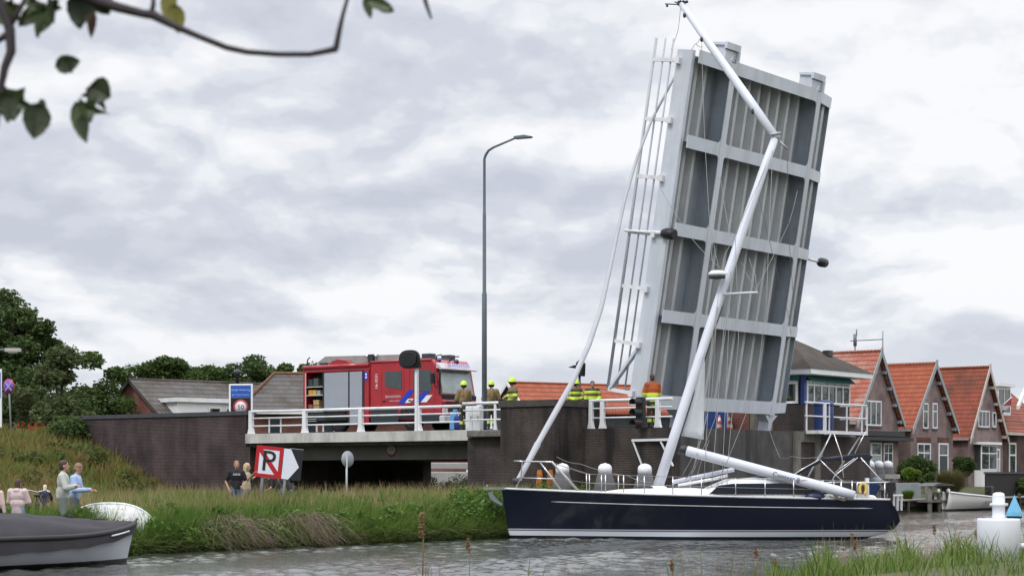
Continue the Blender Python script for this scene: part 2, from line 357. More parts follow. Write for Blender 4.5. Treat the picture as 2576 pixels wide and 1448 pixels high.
def build_water():
    m = bpy.data.materials.new('canal_water'); m.use_nodes = True; nt = m.node_tree; N = nt.nodes.new; L = nt.links.new
    bs = nt.nodes['Principled BSDF']; bs.inputs['Base Color'].default_value = (.055, .056, .048, 1); bs.inputs['Roughness'].default_value = .05; bs.inputs['IOR'].default_value = 1.6
    tc = N('ShaderNodeTexCoord')
    def ns(sc, det, st, rot):
        mp = N('ShaderNodeMapping'); L(tc.outputs['Object'], mp.inputs[0]); mp.inputs['Scale'].default_value = st; mp.inputs['Rotation'].default_value = (0, 0, rot)
        n = N('ShaderNodeTexNoise'); n.inputs['Scale'].default_value = sc; n.inputs['Detail'].default_value = det; n.inputs['Roughness'].default_value = .55; n.inputs['Distortion'].default_value = .4; L(mp.outputs[0], n.inputs['Vector']); return n.outputs['Fac']
    bp = N('ShaderNodeBump'); bp.inputs['Strength'].default_value = .6; bp.inputs['Distance'].default_value = .03; L(ns(6, 4, (1, 1.6, 1), .25), bp.inputs['Height']); L(bp.outputs[0], bs.inputs['Normal'])
    S = np.unique(np.concatenate([np.linspace(-12, 24, 430)])); Wd = np.unique(np.concatenate([np.linspace(-420, -50, 40), np.linspace(-48, 48, 1050), np.linspace(50, 120, 200), np.linspace(120, 500, 40)]))
    X, Y = np.meshgrid(S, Wd, indexing='ij'); Zh = np.zeros_like(X); r2 = np.random.default_rng(5)
    patch = .14+.86*np.clip(.6+.55*np.sin(X*.55+.6*np.sin(Y*.21)+.4)+.3*np.sin(X*1.3+Y*.37)-.5*np.exp(-((X-1)/2.2)**2), 0, 1)
    for k in range(46):
        lam = .26*1.04**k*(.9+.2*r2.random()); th = 1.0+r2.normal()*.8; A = .0052*lam*WAVE
        Zh += A*np.sin(2*np.pi/lam*(X*np.cos(th)+Y*np.sin(th))+r2.random()*6.28+.8*np.sin(X*.35+k)*np.sin(Y*.27+2*k))*patch
    fade = np.clip((130-np.abs(Y))/60, 0, 1)
    n_ = len(Wd); idx = (np.arange(len(S)-1)[:, None]*n_+np.arange(n_-1)[None]).ravel()
    q = np.stack([idx, idx+n_, idx+n_+1, idx+1], 1)
    o = npmesh('water', np.stack([X, Y, Zh*fade], -1).reshape(-1, 3), q, m, smooth=True)
    o.location = OO; o.rotation_euler = (0, 0, BANG); o['kind'] = 'structure'
build_water()

# ---------------------------------------------------------------- bascule leaf (opened)
def build_leaf():
    th = R(9.6)
    root = empty('bascule_leaf', Bw(-.62, 0, 4.96), label='raised grey steel bridge leaf showing its ribbed underside and cross beams', cat='bridge leaf',
                 rot=(Matrix.Rotation(BANG, 3, 'Z') @ Matrix.Rotation(th, 3, 'Y')).to_euler())
    A = [0.0, 3.23, 6.49, 9.74, 12.85]; D = .83; G = [(2.46, .36), (9.24, .30)]
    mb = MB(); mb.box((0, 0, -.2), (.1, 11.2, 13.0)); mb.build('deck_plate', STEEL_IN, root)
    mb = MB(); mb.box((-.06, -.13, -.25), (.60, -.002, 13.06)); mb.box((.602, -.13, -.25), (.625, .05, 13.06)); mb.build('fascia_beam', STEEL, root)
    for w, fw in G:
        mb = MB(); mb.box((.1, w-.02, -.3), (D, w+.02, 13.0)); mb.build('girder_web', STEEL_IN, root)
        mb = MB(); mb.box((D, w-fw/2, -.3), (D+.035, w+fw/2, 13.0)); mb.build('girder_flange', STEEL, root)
        mb = MB(); mb.prism([(w-.12, -1.45), (w+.12, -1.45), (w+.14, -.6), (w+fw/2+.35, -.3), (w-fw/2-.35, -.3), (w-.14, -.6)], 'x', D-.5, D-.02); mb.build('girder_tail', STEEL, root)
        # raised nose block at the tip
        mb = MB(); mb.box((.05, w-.42, 13.0), (.62, w+.42, 13.62)); mb.box((.62, w-.5, 13.5), (.74, w+.5, 13.74)); mb.box((.05, w-.5, 13.62), (.62, w+.5, 13.72)); mb.box((.62, w+.36, 13.05), (.78, w+.46, 13.5))
        mb.box((.621, w-.42, 13.1), (.66, w+.34, 13.46)); mb.build('nose_block', STEEL, root)
    seg = [(0.22, 2.44), (2.48, 9.22)]
    for a in A:
        mb = MB()
        for i, (w0, w1) in enumerate(seg):
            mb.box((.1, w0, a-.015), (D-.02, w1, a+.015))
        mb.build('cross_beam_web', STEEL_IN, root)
        mb = MB(); h = .24 if a else .26
        for i, (w0, w1) in enumerate(seg):
            x = G[0][0]-G[0][1]/2; x2 = G[1][0]-G[1][1]/2
            a0 = [.0, G[0][0]+G[0][1]/2+.002][i]; a1 = [x-.002, x2-.002][i]
            hh = h
            mb.box((D-.012, a0, a-hh), (D+.02, a1, a+hh))
            # rounded haunches in the corners
            if i < 2:
                for (cx, sx) in (((a0, 1), (a1, -1)) if i else ((a1, -1),)):
                    for sz in (1, -1):
                        pts = [(cx, a+sz*hh)]+[(cx+sx*.16*(1-math.sin(t)), a+sz*(hh+.16*(1-math.cos(t)))) for t in [math.pi/2*k/5 for k in range(6)]]
                        mb.prism(pts, 'x', D-.01, D+.018)
        mb.build('cross_beam_flange', STEEL, root)
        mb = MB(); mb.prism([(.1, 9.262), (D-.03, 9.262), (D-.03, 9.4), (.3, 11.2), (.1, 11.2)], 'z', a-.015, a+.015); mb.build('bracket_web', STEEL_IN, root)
        mb = MB(); mb.prism([(D-.03, 9.395), (D+.0, 9.395), (.33, 11.22), (.3, 11.22)], 'z', a-.22, a+.22); mb.build('bracket_flange', STEEL, root)
    ribs = [.62, 1.27]+[2.95+.78*i for i in range(8)]+[9.75, 10.5]
    for w in ribs:
        mb = MB()
        for (a0, a1) in zip(A[:-1], A[1:]):
            mb.prism([(.1, w-.17), (.40, w-.09), (.40, w+.09), (.1, w+.17)], 'z', a0+.016, a1-.016)
        mb.build('deck_rib', RIBM, root)
    # edge angle at the far side
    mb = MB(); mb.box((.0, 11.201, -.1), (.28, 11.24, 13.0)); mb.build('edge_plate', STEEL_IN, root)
    # railing that stands on the deck (now pointing left)
    RAILM = mat('grey_rail_paint', (.40, .42, .45), .45, .06, 2)
    for n, r in ((-1.12, .06), (-.70, .036), (-.34, .036)):
        mb = MB(); mb.tube([(n, -.08, .15), (n, -.08, 13.45)], r, 10); mb.build('rail', RAILM, root)
    for a in [.2, 2.05, 4.15, 6.2, 8.3, 10.45, 12.65]:
        mb = MB(); mb.beam((-1.16, -.08, a), (.08, -.14, a), .09, .13, (0, 0, 1)); mb.box((-.02, -.30, a-.13), (.16, -.131, a+.10)); mb.build('rail_bracket', WHITE, root)
    mb = MB(); mb.beam((-1.0, -.08, .25), (.02, -.08, 1.9), .1, .22, (0, 1, 0)); mb.build('rail_brace', STEEL, root)
    # navigation lamps on arms
    mb = MB(); mb.tube([(-1.25, -.2, 6.22), (.55, -.2, 6.27)], .05, 8); mb.tube([(-.35, -.2, 6.24), (.45, -.2, 6.27)], .075, 8); arm = mb.build('lamp_arm', WHITE, root)
    mb = MB(); mb.tube([(.45, -.2, 6.27), (.62, -.2, 6.27), (.8, -.2, 6.27), (1.0, -.2, 6.27)], [.15, .21, .21, .19], 14); mb.build('lamp', BLACK, arm)
    mb = MB(); mb.tube([(.3, 10.9, 6.35), (.3, 12.3, 6.3)], .06, 8); arm = mb.build('lamp_arm', WHITE, root)
    mb = MB(); mb.tube([(.3, 12.1, 6.3), (.3, 12.25, 6.3), (.3, 12.4, 6.3), (.3, 12.75, 6.3)], [.07, .13, .2, .2], 14); mb.build('lamp', BLACK, arm)
build_leaf()

# ---------------------------------------------------------------- fixed bridge, piers, walls
DZ = 3.81
def broot(name, label, cat, s=0, w=0, z=0, group=None): return empty(name, Bw(s, w, z), BANG, label, cat, group)
def build_fixed():
    sl, sr = s_at(617, -.3), -7.6
    r = broot('bridge_deck', 'fixed road bridge span with pale concrete edge beam carrying the fire engine', 'bridge')
    mb = MB(); mb.box((sl, -.3, DZ-.02), (sr, .5, DZ+.06)); mb.box((sl, -.3, DZ-.36), (sr, -.02, DZ-.021)); mb.build('edge_beam', CONC, r)
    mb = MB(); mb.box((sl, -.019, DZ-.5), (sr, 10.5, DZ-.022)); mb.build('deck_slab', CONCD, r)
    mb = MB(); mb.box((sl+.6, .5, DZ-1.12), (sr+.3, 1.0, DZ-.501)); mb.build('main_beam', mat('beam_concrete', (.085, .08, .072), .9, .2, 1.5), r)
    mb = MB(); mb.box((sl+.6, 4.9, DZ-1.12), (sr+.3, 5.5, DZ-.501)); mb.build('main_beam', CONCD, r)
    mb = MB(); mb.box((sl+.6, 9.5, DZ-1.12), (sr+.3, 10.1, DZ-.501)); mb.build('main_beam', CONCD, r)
    mb = MB(); mb.box((sl-20, .5, DZ-.021), (-.9, 10.5, DZ+.11)); mb.build('road_surface', ASPH, r)
    mb = MB(); mb.box((sl, 10.501, DZ-.36), (-.9, 10.8, DZ+.06)); mb.build('edge_beam', CONC, r)
    # weight limit roundel on the beam
    s0 = s_at(985, .5); z0 = zy(1130, s0, .5)
    M = Matrix.Translation((s0, .49, z0)) @ Matrix.Rotation(R(90), 4, 'X')
    t = broot('weight_limit_sign', 'round red ringed 24 sign fixed on the dark bridge beam', 'sign', s0, .49, z0)
    RM = Matrix.Rotation(R(90), 4, 'X')
    mb = MB(); mb.lathe([(.01, .0), (.30, .0), (.30, .012), (.01, .012)], 28, M=RM); mb.build('red_disc', mat('sign_red_dull', (.22, .02, .03), .6), t)
    mb = MB(); mb.lathe([(.01, .012), (.225, .012), (.225, .018), (.01, .018)], 28, M=RM); d = mb.build('white_disc', mat('sign_white_dull', (.30, .28, .27), .6, grime=((.08, .08, .08), .7)), t)
    text(t, '24', .27, Matrix.Translation((0, -.02, 0)) @ RM, BLACK)
    # abutment under the left end
    r = broot('abutment', 'dark brick abutment under the left end of the bridge deck', 'abutment')
    mb = MB(); mb.box((sl-1.5, .6, -.5), (sl+.55, 10.4, DZ-.51)); mb.box((sl-.25, -.0, -.5), (sl-.003, .59, DZ-.51)); mb.build('abutment_wall', BRK, r)
    s1 = s_at(1000, 9.2); s2 = s_at(1071, 9.2)
    mb = MB(); mb.box((s1-3, 9.0, -.5), (s2, 9.6, DZ-1.13)); mb.build('support_wall', BRK, r)
    # wing wall
    r = broot('wing_wall', 'long dark brick wing wall with slate coping beside the grassy dike', 'wall')
    mb = MB(); mb.box((-33.6, 0, -.5), (sl-.26, .45, 4.72)); mb.build('brick_face', BRKW, r)
    mb = MB(); mb.box((-33.66, -.06, 4.72), (sl-.1, .51, 4.90)); mb.build('coping', CAPC, r)
build_fixed()
def railing(name, label, w, s0, s1, posts, z0, zt, mids, postw=.13, group='white bridge railings', thick=.06):
    r = broot(name, label, 'railing', (s0+s1)/2, w, z0, group); L0, L1 = s0-(s0+s1)/2, s1-(s0+s1)/2; h = zt-z0
    mb = MB(); mb.tube([(L0, 0, h-thick), (L1, 0, h-thick)], thick, 10); mb.build('top_rail', WHITE, r)
    for f in mids: mb = MB(); mb.tube([(L0+.03, 0, h*f), (L1-.03, 0, h*f)], thick*.55, 8); mb.build('mid_rail', WHITE, r)
    for s in posts:
        x = s-(s0+s1)/2; mb = MB(); p = postw/2
        mb.prism([(x-p*1.9, 0), (x+p*1.9, 0), (x+p*1.5, .09), (x+p*1.08, .26), (x+p, h-.1), (x-p, h-.1), (x-p*1.08, .26), (x-p*1.5, .09)], 'y', -p*.75, p*.75); mb.build('post', WHITE, r, bevel=.01)
    return r
railing('bridge_railing', 'white railing along the bridge deck in front of the fire engine', -.05, s_at(627, -.05), s_at(1160, -.05), [s_at(x, -.05) for x in (632, 767, 908, 1053)], DZ+.06, 4.91, [.33, .66], .2)
def build_pier():
    r = broot('bascule_pier', 'dark brick and concrete bascule pier under the raised leaf', 'pier')
    e = 1.88
    mb = MB(); mb.box((-7.9, -.9, -1), (-2.2, -.4, DZ-.27)); mb.box((-7.9, -.399, -1), (-7.4, 10.4, DZ-.51)); mb.build('brick_wall', BRK, r)
    mb = MB(); mb.box((-2.04, -1.13, -1), (e, -.55, DZ)); mb.build('stained_wall', BRKP, r)
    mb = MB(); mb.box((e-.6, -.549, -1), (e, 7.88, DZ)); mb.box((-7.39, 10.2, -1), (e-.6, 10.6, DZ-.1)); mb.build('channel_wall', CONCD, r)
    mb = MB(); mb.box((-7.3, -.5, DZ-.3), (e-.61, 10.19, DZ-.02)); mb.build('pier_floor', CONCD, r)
    # pillar, then brick under the keeper's house
    mb = MB(); mb.box((e-.5, 7.9, -1), (e+.12, 8.35, DZ-.42)); mb.box((e-.5, 9.55, -1), (e+.12, 10.0, DZ-.42)); mb.box((e-.5, 7.9, DZ-.419), (e+.12, 10.02, DZ+.02)); mb.build('pillar_frame', mat('old_concrete', (.17, .16, .135), .9, .25, 2, grime=((.05, .05, .045), .7)), r)
    mb = MB(); mb.box((e-.5, 8.351, -1), (e+.02, 9.549, DZ-.42)); mb.build('brick_infill', BRK, r)
    mb = MB(); mb.box((e-.5, 10.02, -1), (e, 14.7, DZ-.15)); mb.box((-7.3, 14.2, -1), (e-.501, 14.7, DZ-.15)); mb.box((-7.3, 14.701, -1), (.04, 16.5, DZ-.15)); mb.build('brick_base', BRK, r)
    # parapet block that stands proud towards the water
    b = broot('parapet_block', 'tall dark brick parapet tower between two white railings', 'brick tower')
    s0, s1, w0, w1 = -4.6, -2.05, -3.05, -1.131
    mb = MB(); mb.box((s0*.95-.2, w0, -1), (s1, w1, 4.62)); mb.box((s0*.95-.2, w1, -1), (s1-.02, .2, 4.62)); mb.build('brick_body', BRKP, b)
    mb = MB(); mb.box((s0*.95-.26, w0-.06, 4.62), (s1+.06, .22, 4.86)); mb.build('coping', mat('dark_coping', (.06, .056, .052), .9, .25, 3, bump=.3), b)
    # low niche with rusty posts at its foot
    t = broot('balcony_slab', 'grey concrete balcony slab with rounded end beside the bridge', 'balcony slab')
    s2 = s_at(1158, -1.2); s3 = -4.4
    pts = [(s3, -1.25), (s3, .45)]+[(s2+.75-.75*math.cos(a)*1.0, -.4+.85*math.sin(a)) for a in [R(90-20*k) for k in range(10)]]
    pts = [(s3, .45)]+[(s2+.6-.6*math.sin(R(a)), -.4+.85*math.cos(R(a))) for a in range(0, 181, 20)]+[(s3, -1.25)]
    mb = MB(); mb.prism(pts, 'z', DZ-.26, DZ+.02); mb.build('slab', mat('balcony_concrete', (.16, .15, .14), .95, .3, 5, bump=.5, grime=((.05, .05, .045), .7)), t, bevel=.05)
    railing('balcony_railing', 'white railing on the concrete balcony in front of the white cabinets', -1.1, s_at(1165, -1.1), -3.9, [s_at(1246, -1.1)], DZ+.02, 4.95, [.36, .70], .1)
    railing('pier_railing', 'white railing on the dark pier below the raised leaf', -.85, -2.0, s_at(1692, -.85), [s_at(x, -.85) for x in (1487, 1516, 1655)], DZ, 4.93, [.36, .68], .17)
    # white switch cabinets on the balcony
    sA = s_at(1177, -.5); sB = s_at(1212, -.5)
    for i, (a, b_) in enumerate(((sA, (sA+sB)/2-.01), ((sA+sB)/2+.01, sB))):
        c = broot('switch_cabinet', ['white steel cabinet at the rounded end of the balcony', 'white steel cabinet next to the grey lamp post'][i], 'cabinet', (a+b_)/2, -.4, DZ+.02, 'white cabinets on the balcony')
        hw = (b_-a)/2
        mb = MB(); mb.box((-hw, -.25, 0), (hw, .25, .98)); mb.build('housing', WHITE2, c, bevel=.015)
        mb = MB(); mb.box((-hw+.03, -.262, .08), (hw-.03, -.251, .93)); mb.build('door', WHITE, c)
        mb = MB(); mb.box((hw-.07, -.275, .45), (hw-.05, -.263, .58)); mb.build('handle', DARK, c)
build_pier()

# ---------------------------------------------------------------- bridge keeper's house
def window(root, M, w, h, cols=1, rows=(), fr=.06, depth=.1, frame=None, sill=False, glassm=None, trans=None):
    """window with its plane at M's xy (x right, y up, z towards the viewer); frame > pane (one mesh)"""
    frame = frame or WHITE2; mb = MB()
    mb.box((-w/2, 0, -.03), (-w/2+fr, h, .03), M); mb.box((w/2-fr, 0, -.03), (w/2, h, .03), M)
    mb.box((-w/2+fr, 0, -.03), (w/2-fr, fr, .03), M); mb.box((-w/2+fr, h-fr, -.03), (w/2-fr, h, .03), M)
    for i in range(1, cols): x = -w/2+w*i/cols; mb.box((x-fr*.4, fr, -.025), (x+fr*.4, h-fr, .025), M)
    for ry in rows: mb.box((-w/2+fr, h*ry-fr*.4, -.024), (w/2-fr, h*ry+fr*.4, .024), M)
    f = mb.build('window', frame, root)
    mb = MB(); mb.box((-w/2+fr*.5, fr*.5, -.022), (w/2-fr*.5, h-fr*.5, -.012), M); mb.build('pane', glassm or GLASS, f)
    if sill: mb = MB(); mb.box((-w/2-.06, -.09, -.03), (w/2+.06, -.003, .12), M); mb.build('sill', mat('stone_sill', (.12, .12, .115), .8), f)
    return f
def MF(s, w, z): return Matrix.Translation((s, w, z)) @ Matrix(((0, 0, 1, 0), (1, 0, 0, 0), (0, 1, 0, 0), (0, 0, 0, 1)))      # plane facing +s, x along +w
def MS(s, w, z): return Matrix.Translation((s, w, z)) @ Matrix(((1, 0, 0, 0), (0, 0, -1, 0), (0, 1, 0, 0), (0, 0, 0, 1)))     # plane facing -w, x along +s
def build_keeper():
    e = .02; w0 = 12.2; w1 = 16.4; s0 = -4.2
    r = broot('bridge_keeper_house', 'bridge keeper cabin with brown pyramid roof, green awnings and many panes', 'control cabin')
    zs, ze = 5.08, 6.32
    mb = MB(); mb.box((s0, w0, DZ-.14), (e, w1, zs)); mb.build('brick_wall', BRK, r)
    mb = MB(); mb.box((s0+.1, w0+.08, zs), (e-.08, w1-.08, ze+.2)); mb.build('inner_wall', mat('cabin_inside', (.03, .033, .035), .8), r)
    mb = MB(); mb.box((e-.14, w0-.02, zs+.001), (e+.04, w0+.16, ze)); mb.build('corner_post', mat('blue_paint', (.03, .06, .22), .45), r)
    f = window(r, MF(e+.02, (w0+.2+w1)/2, zs+.04), w1-w0-.24, 1.0, 6, (.82,), .09)
    window(r, MS((s0+e)/2-.1, w0-.02, zs+.04), e-s0-.35, 1.02, 2, (.86,), .1)
    gm = mat('green_awning', (.035, .15, .135), .7, .2, 3)
    mb = MB(); mb.prism([(e+.02, ze+.02), (e+.32, ze-.22), (e+.30, ze-.25), (e+.02, ze-.03)], 'y', w0+.15, w1-.02); mb.build('awning', gm, r)
    mb = MB(); mb.box((s0+.2, w0-.05, ze-.24), (e-.2, w0-.012, ze)); mb.build('awning', gm, r)
    o = .75; zf = ze+.02
    mb = MB(); mb.box((s0-o, w0-o, zf), (e+o, w1+o, zf+.22)); mb.build('eaves_board', WHITE2, r)
    a = (s0-o-.05, w0-o-.05); b = (e+o+.05, w1+o+.05); cx = (a[0]+b[0])/2; cy = (a[1]+b[1])/2; zt = 8.1
    mb = MB(); zz = zf+.221
    vs = [(a[0], a[1], zz), (b[0], a[1], zz), (b[0], b[1], zz), (a[0], b[1], zz), (cx-.25, cy-.25, zt), (cx+.25, cy-.25, zt), (cx+.25, cy+.25, zt), (cx-.25, cy+.25, zt)]
    mb.add(vs, [(0, 1, 5, 4), (1, 2, 6, 5), (2, 3, 7, 6), (3, 0, 4, 7), (4, 5, 6, 7), (3, 2, 1, 0)]); rf = mb.build('roof', mat('brown_roofing', (.062, .048, .040), .9, .3, 1.6, bump=.3, grime=((.03, .026, .022), .7, .6, 1.5)), r)
    mb = MB(); mb.tube([(cx+.25, cy+.3, zt-.1), (cx+.25, cy+.3, zt+1.05)], .035, 6); mb.tube([(cx+.25, cy+.3, zt+1.05), (cx+.25, cy+.3, zt+1.1)], .06, 6); mb.build('vent_pole', GREYPOST, rf)
    mb = MB(); mb.box((b[0]-1.5, cy+.9, zz+.75), (b[0]-1.2, cy+1.3, zz+1.0)); mb.build('roof_vent', DARK, rf)
    # balcony
    g = broot('steel_balcony', 'white steel balcony with thin railings hung on the keeper cabin', 'balcony')
    sx = 2.6; b0, b1 = w_at(2028, sx), w_at(2183, sx); bp = w_at(2060, sx)
    mb = MB(); mb.box((2.01, bp, DZ-.08), (sx, b1, DZ+.06)); mb.box((.06, 10.03, DZ-.08), (2.009, b1, DZ+.06)); mb.build('platform', WHITE, g)
    zt = 4.98
    for zz_ in (zt, DZ+.62): mb = MB(); mb.tube([(sx-.04, b0, zz_), (sx-.04, b1-.03, zz_), (1.3, b1-.03, zz_)], .03, 8); mb.build('rail', WHITE, g)
    for x in (2029, 2086, 2130, 2168, 2181):
        w = w_at(x, sx-.04); mb = MB(); mb.beam((sx-.04, w, DZ+.03), (sx-.04, w, zt-.03), .05, .05, (0, 1, 0)); mb.build('post', WHITE, g)
    w = w_at(2073, sx-.04); mb = MB(); mb.box((sx-.05, w-.08, DZ-.1), (sx+.03, w+.08, zt+.02)); mb.build('wide_post', WHITE, g)
    mb = MB(); mb.tube([(2.5, b1-.5, DZ-.09), (1.9, b1-2.2, 1.6)], .04, 6); mb.build('brace', GALV, g); mb = MB(); mb.tube([(2.5, b1-3.1, DZ-.09), (1.9, b1-4.6, 1.4)], .04, 6); mb.build('brace', GALV, g)
    c = broot('blue_container', 'deep blue rounded bin standing on the keeper balcony', 'bin', 2.2, w_at(2072, 2.2), DZ+.06)
    mb = MB(); mb.lathe([(.36, 0), (.4, .1), (.42, 1.1), (.38, 1.2), (.12, 1.27)], 20); mb.build('tub', mat('bin_blue', (.022, .045, .15), .45), c)
    mb = MB(); mb.lathe([(.44, 1.02), (.44, 1.1), (.42, 1.101)], 20); mb.build('rim', mat('bin_blue', (.022, .045, .15)), c)
build_keeper()
def build_pier_things():
    # things seen under the tail of the leaf
    w = 6.0; b = broot('blue_screen', 'blue board fence standing behind two traffic cones under the leaf', 'screen', s_at(1795, 9), 9.0, DZ)
    sA = s_at(1772, 9.0)-s_at(1795, 9); sB = s_at(1829, 9.0)-s_at(1795, 9)
    mb = MB(); mb.box((sA, 0, -.02), (sB, .06, 1.0)); mb.build('panel', mat('screen_blue', (.012, .04, .16), .5, .3, 3), b)
    mb = MB(); mb.box((sB, -.02, -.02), (sB+.07, .08, 1.05)); mb.build('post', GALV, b)
    q = broot('brick_kiosk', 'low red brown brick hut wall with grey panel under the leaf', 'hut', s_at(1860, 9), 9.6, DZ-.02)
    mb = MB(); mb.box((s_at(1834, 9.6)-s_at(1860, 9), 0, 0), (s_at(1885, 9.6)-s_at(1860, 9), .3, 1.15)); mb.build('brick_wall', BRKR, q)
    mb = MB(); mb.box((s_at(1886, 9.6)-s_at(1860, 9), .02, 0), (s_at(1935, 9.6)-s_at(1860, 9), .3, 1.15)); mb.build('concrete_panel', mat('old_concrete', (.17, .16, .135)), q)
    for i, x in enumerate((1810, 1836)):
        s = s_at(x, 7.0); c = broot('traffic_cone', ['orange and white traffic cone under the leaf, nearer the mast', 'orange and white traffic cone under the leaf, beside the brick hut'][i], 'traffic cone', s, 7.0, DZ-.02, 'traffic cones on the pier')
        mb = MB(); mb.box((-.2, -.2, 0), (.2, .2, .05)); mb.build('base', mat('cone_orange', (.65, .10, .03), .5), c)
        mb = MB(); mb.lathe([(.15, .05), (.03, .72)], 16); mb.build('cone', bands('cone_stripes', [(-1, (.65, .10, .03)), (.18, (.75, .75, .75)), (.33, (.65, .10, .03)), (.48, (.75, .75, .75)), (.62, (.65, .10, .03))]), c)
    # white steel bracket on the stained wall
    s0, s1 = s_at(1590, -1.25), s_at(1700, -1.25); z0 = zy(1107, s0, -1.25)
    g = broot('wall_bracket', 'white steel bracket frame on the stained pier wall below the traffic light', 'bracket', s0, -1.16, z0)
    L_ = s_at(1662, -1.25)-s0
    mb = MB(); mb.beam((0, -.08, 0), (L_*1.38, -.08, .02), .1, .09); mb.build('arm', WHITE, g)
    for x0, x1 in ((.05, .42), (L_, L_+.5)): mb = MB(); mb.beam((x0, -.09, -.05), (x1, -.03, -.95), .05, .06); mb.build('strut', WHITE, g)
    # dark niche with rusty orange posts behind the pulpit
    n = broot('rusty_dolphin', 'two rusty orange steel posts in a dark recess behind the bow rail', 'mooring posts', s_at(1372, -3.2), -3.2, .0)
    rm = mat('rust_orange', (.36, .12, .02), .8, .6, 5, grime=((.06, .03, .02), .8))
    for x in (1357, 1384):
        d = s_at(x, -3.2)-s_at(1372, -3.2); mb = MB(); mb.tube([(d, 0, -.5), (d, 0, 1.3), (d+.02, 0, 2.0), (d, 0, 2.25)], [.16, .15, .13, .08], 12); mb.build('post', rm, n)
    mb = MB(); mb.box((-.5, .03, 1.2), (.42, .14, 1.34)); mb.build('cross_bar', DARK, n)
    # ship signal, three lenses
    s = s_at(1612, -1.35); t = broot('ship_traffic_light', 'black three lens signal light hung on the pier railing, red green red', 'signal light', s, -1.3, zy(1078, s, -1.3))
    h = zy(998, s, -1.3)-zy(1078, s, -1.3); tw = .17
    mb = MB(); mb.box((-tw, -.16, 0), (tw, .05, h)); mb.build('housing', BLACK, t, bevel=.03)
    for i, c in enumerate(((.16, .012, .018), (.015, .085, .075), (.34, .012, .03))):
        z = h*(.82-.32*i); RM = Matrix.Rotation(R(90), 4, 'X')
        mb = MB(); mb.lathe([(.13, 0), (.1, .03), (.02, .045)], 16, (0, -.161, z), RM); mb.build('lens', mat('lens%d' % i, c, .15, .05), t)
        mb = MB(); vs = []
        for yy, k in ((-.16, 1.0), (-.42, .9)):
            for a in range(-20, 201, 20): vs.append((.155*math.cos(R(a))*k-(.14 if yy < -.2 else 0), yy, z+.155*math.sin(R(a))))
        mb.add(vs, [(j, j+1, j+13, j+12) for j in range(11)]); o = mb.build('visor', BLACK, t); so_ = o.modifiers.new('thick', 'SOLIDIFY'); so_.thickness = .012
    mb = MB(); mb.beam((-tw, -.05, h*.55), (-.55, .12, h*.45), .05, .1); mb.build('bracket', DARK, t)
    # small signal on a post behind the forestay
    s = s_at(1458, 2.0); p = broot('signal_post', 'slim post with black signal head behind the rolled foresail', 'signal light', s, 2.0, DZ)
    zt = zy(905, s, 2.0)-DZ
    mb = MB(); mb.tube([(0, 0, 0), (0, 0, zt-.5)], .05, 8); mb.build('pole', DARK, p)
    mb = MB(); mb.prism([(-.19, zt-.62), (.2, zt-.66), (.23, zt-.15), (.06, zt+.02), (-.1, zt-.1)], 'y', -.12, .12); mb.build('head', BLACK, p, bevel=.03)
    mb = MB(); mb.prism([(-.5, zt-.28), (-.19, zt-.2), (-.19, zt-.33)], 'y', -.1, .1); mb.build('visor', BLACK, p)
    # tall street lamp
    s = s_at(1218.5, -.3); l = broot('street_lamp', 'tall slim grey street lamp with curved arm rising from the bridge balcony', 'street lamp', s, -.3, DZ)
    y0 = Bw(s, -.3).y; zz = lambda y: H+(HY-y)/K*y0-DZ; xx = lambda x: s_at(x, -.3)-s
    mb = MB(); mb.tube([(0, 0, 0), (0, 0, zz(740)), (0, 0, zz(735)), (0, 0, zz(540)), (0, 0, zz(535)), (0, 0, zz(400)), (xx(1222), 0, zz(390)), (xx(1229), 0, zz(380)), (xx(1241), 0, zz(374)), (xx(1300), 0, zz(357))], [.105, .1, .075, .07, .058, .055, .055, .05, .045, .04], 12); mb.build('pole', GREYPOST, l)
    mb = MB(); mb.prism([(xx(1296), zz(361)), (xx(1335), zz(363)), (xx(1337), zz(359)), (xx(1322), zz(354)), (xx(1296), zz(354))], 'y', -.12, .12); mb.build('lamp_head', GREYPOST, l, bevel=.02)
    # barrier light on the railing post, seen from behind
    s = s_at(1051, -.05); p = broot('barrier_light', 'black oval signal backing board on a white post above the railing', 'signal light', s, -.12, DZ+.06)
    y0 = Bw(s, -.12).y; zz = lambda y: H+(HY-y)/K*y0-DZ-.06; sx = y0/K/.80
    mb = MB(); mb.beam((0, 0, 0), (0, 0, zz(915)), .12, .12, (0, 1, 0)); mb.build('post', WHITE, p)
    pts = []
    for i in range(28):
        a = 2*math.pi*i/28; c, s_ = math.cos(a), math.sin(a); n = 2.6
        pts.append((-12*sx*.99+27*sx*abs(c)**(2/n)*(1 if c > 0 else -1), zz(903)+23.5*y0/K*abs(s_)**(2/n)*(1 if s_ > 0 else -1)))
    mb = MB(); mb.prism(pts, 'y', -.22, -.12); mb.prism([(x*.75-.03, zz(903)+(z-zz(903))*.8) for x, z in pts], 'y', -.28, -.221); mb.build('backing_board', BLACK, p, bevel=.02)
    mb = MB(); mb.box((-.16, -.15, zz(925)), (.16, .1, zz(912))); mb.build('clamp', BLACK, p)
build_pier_things()
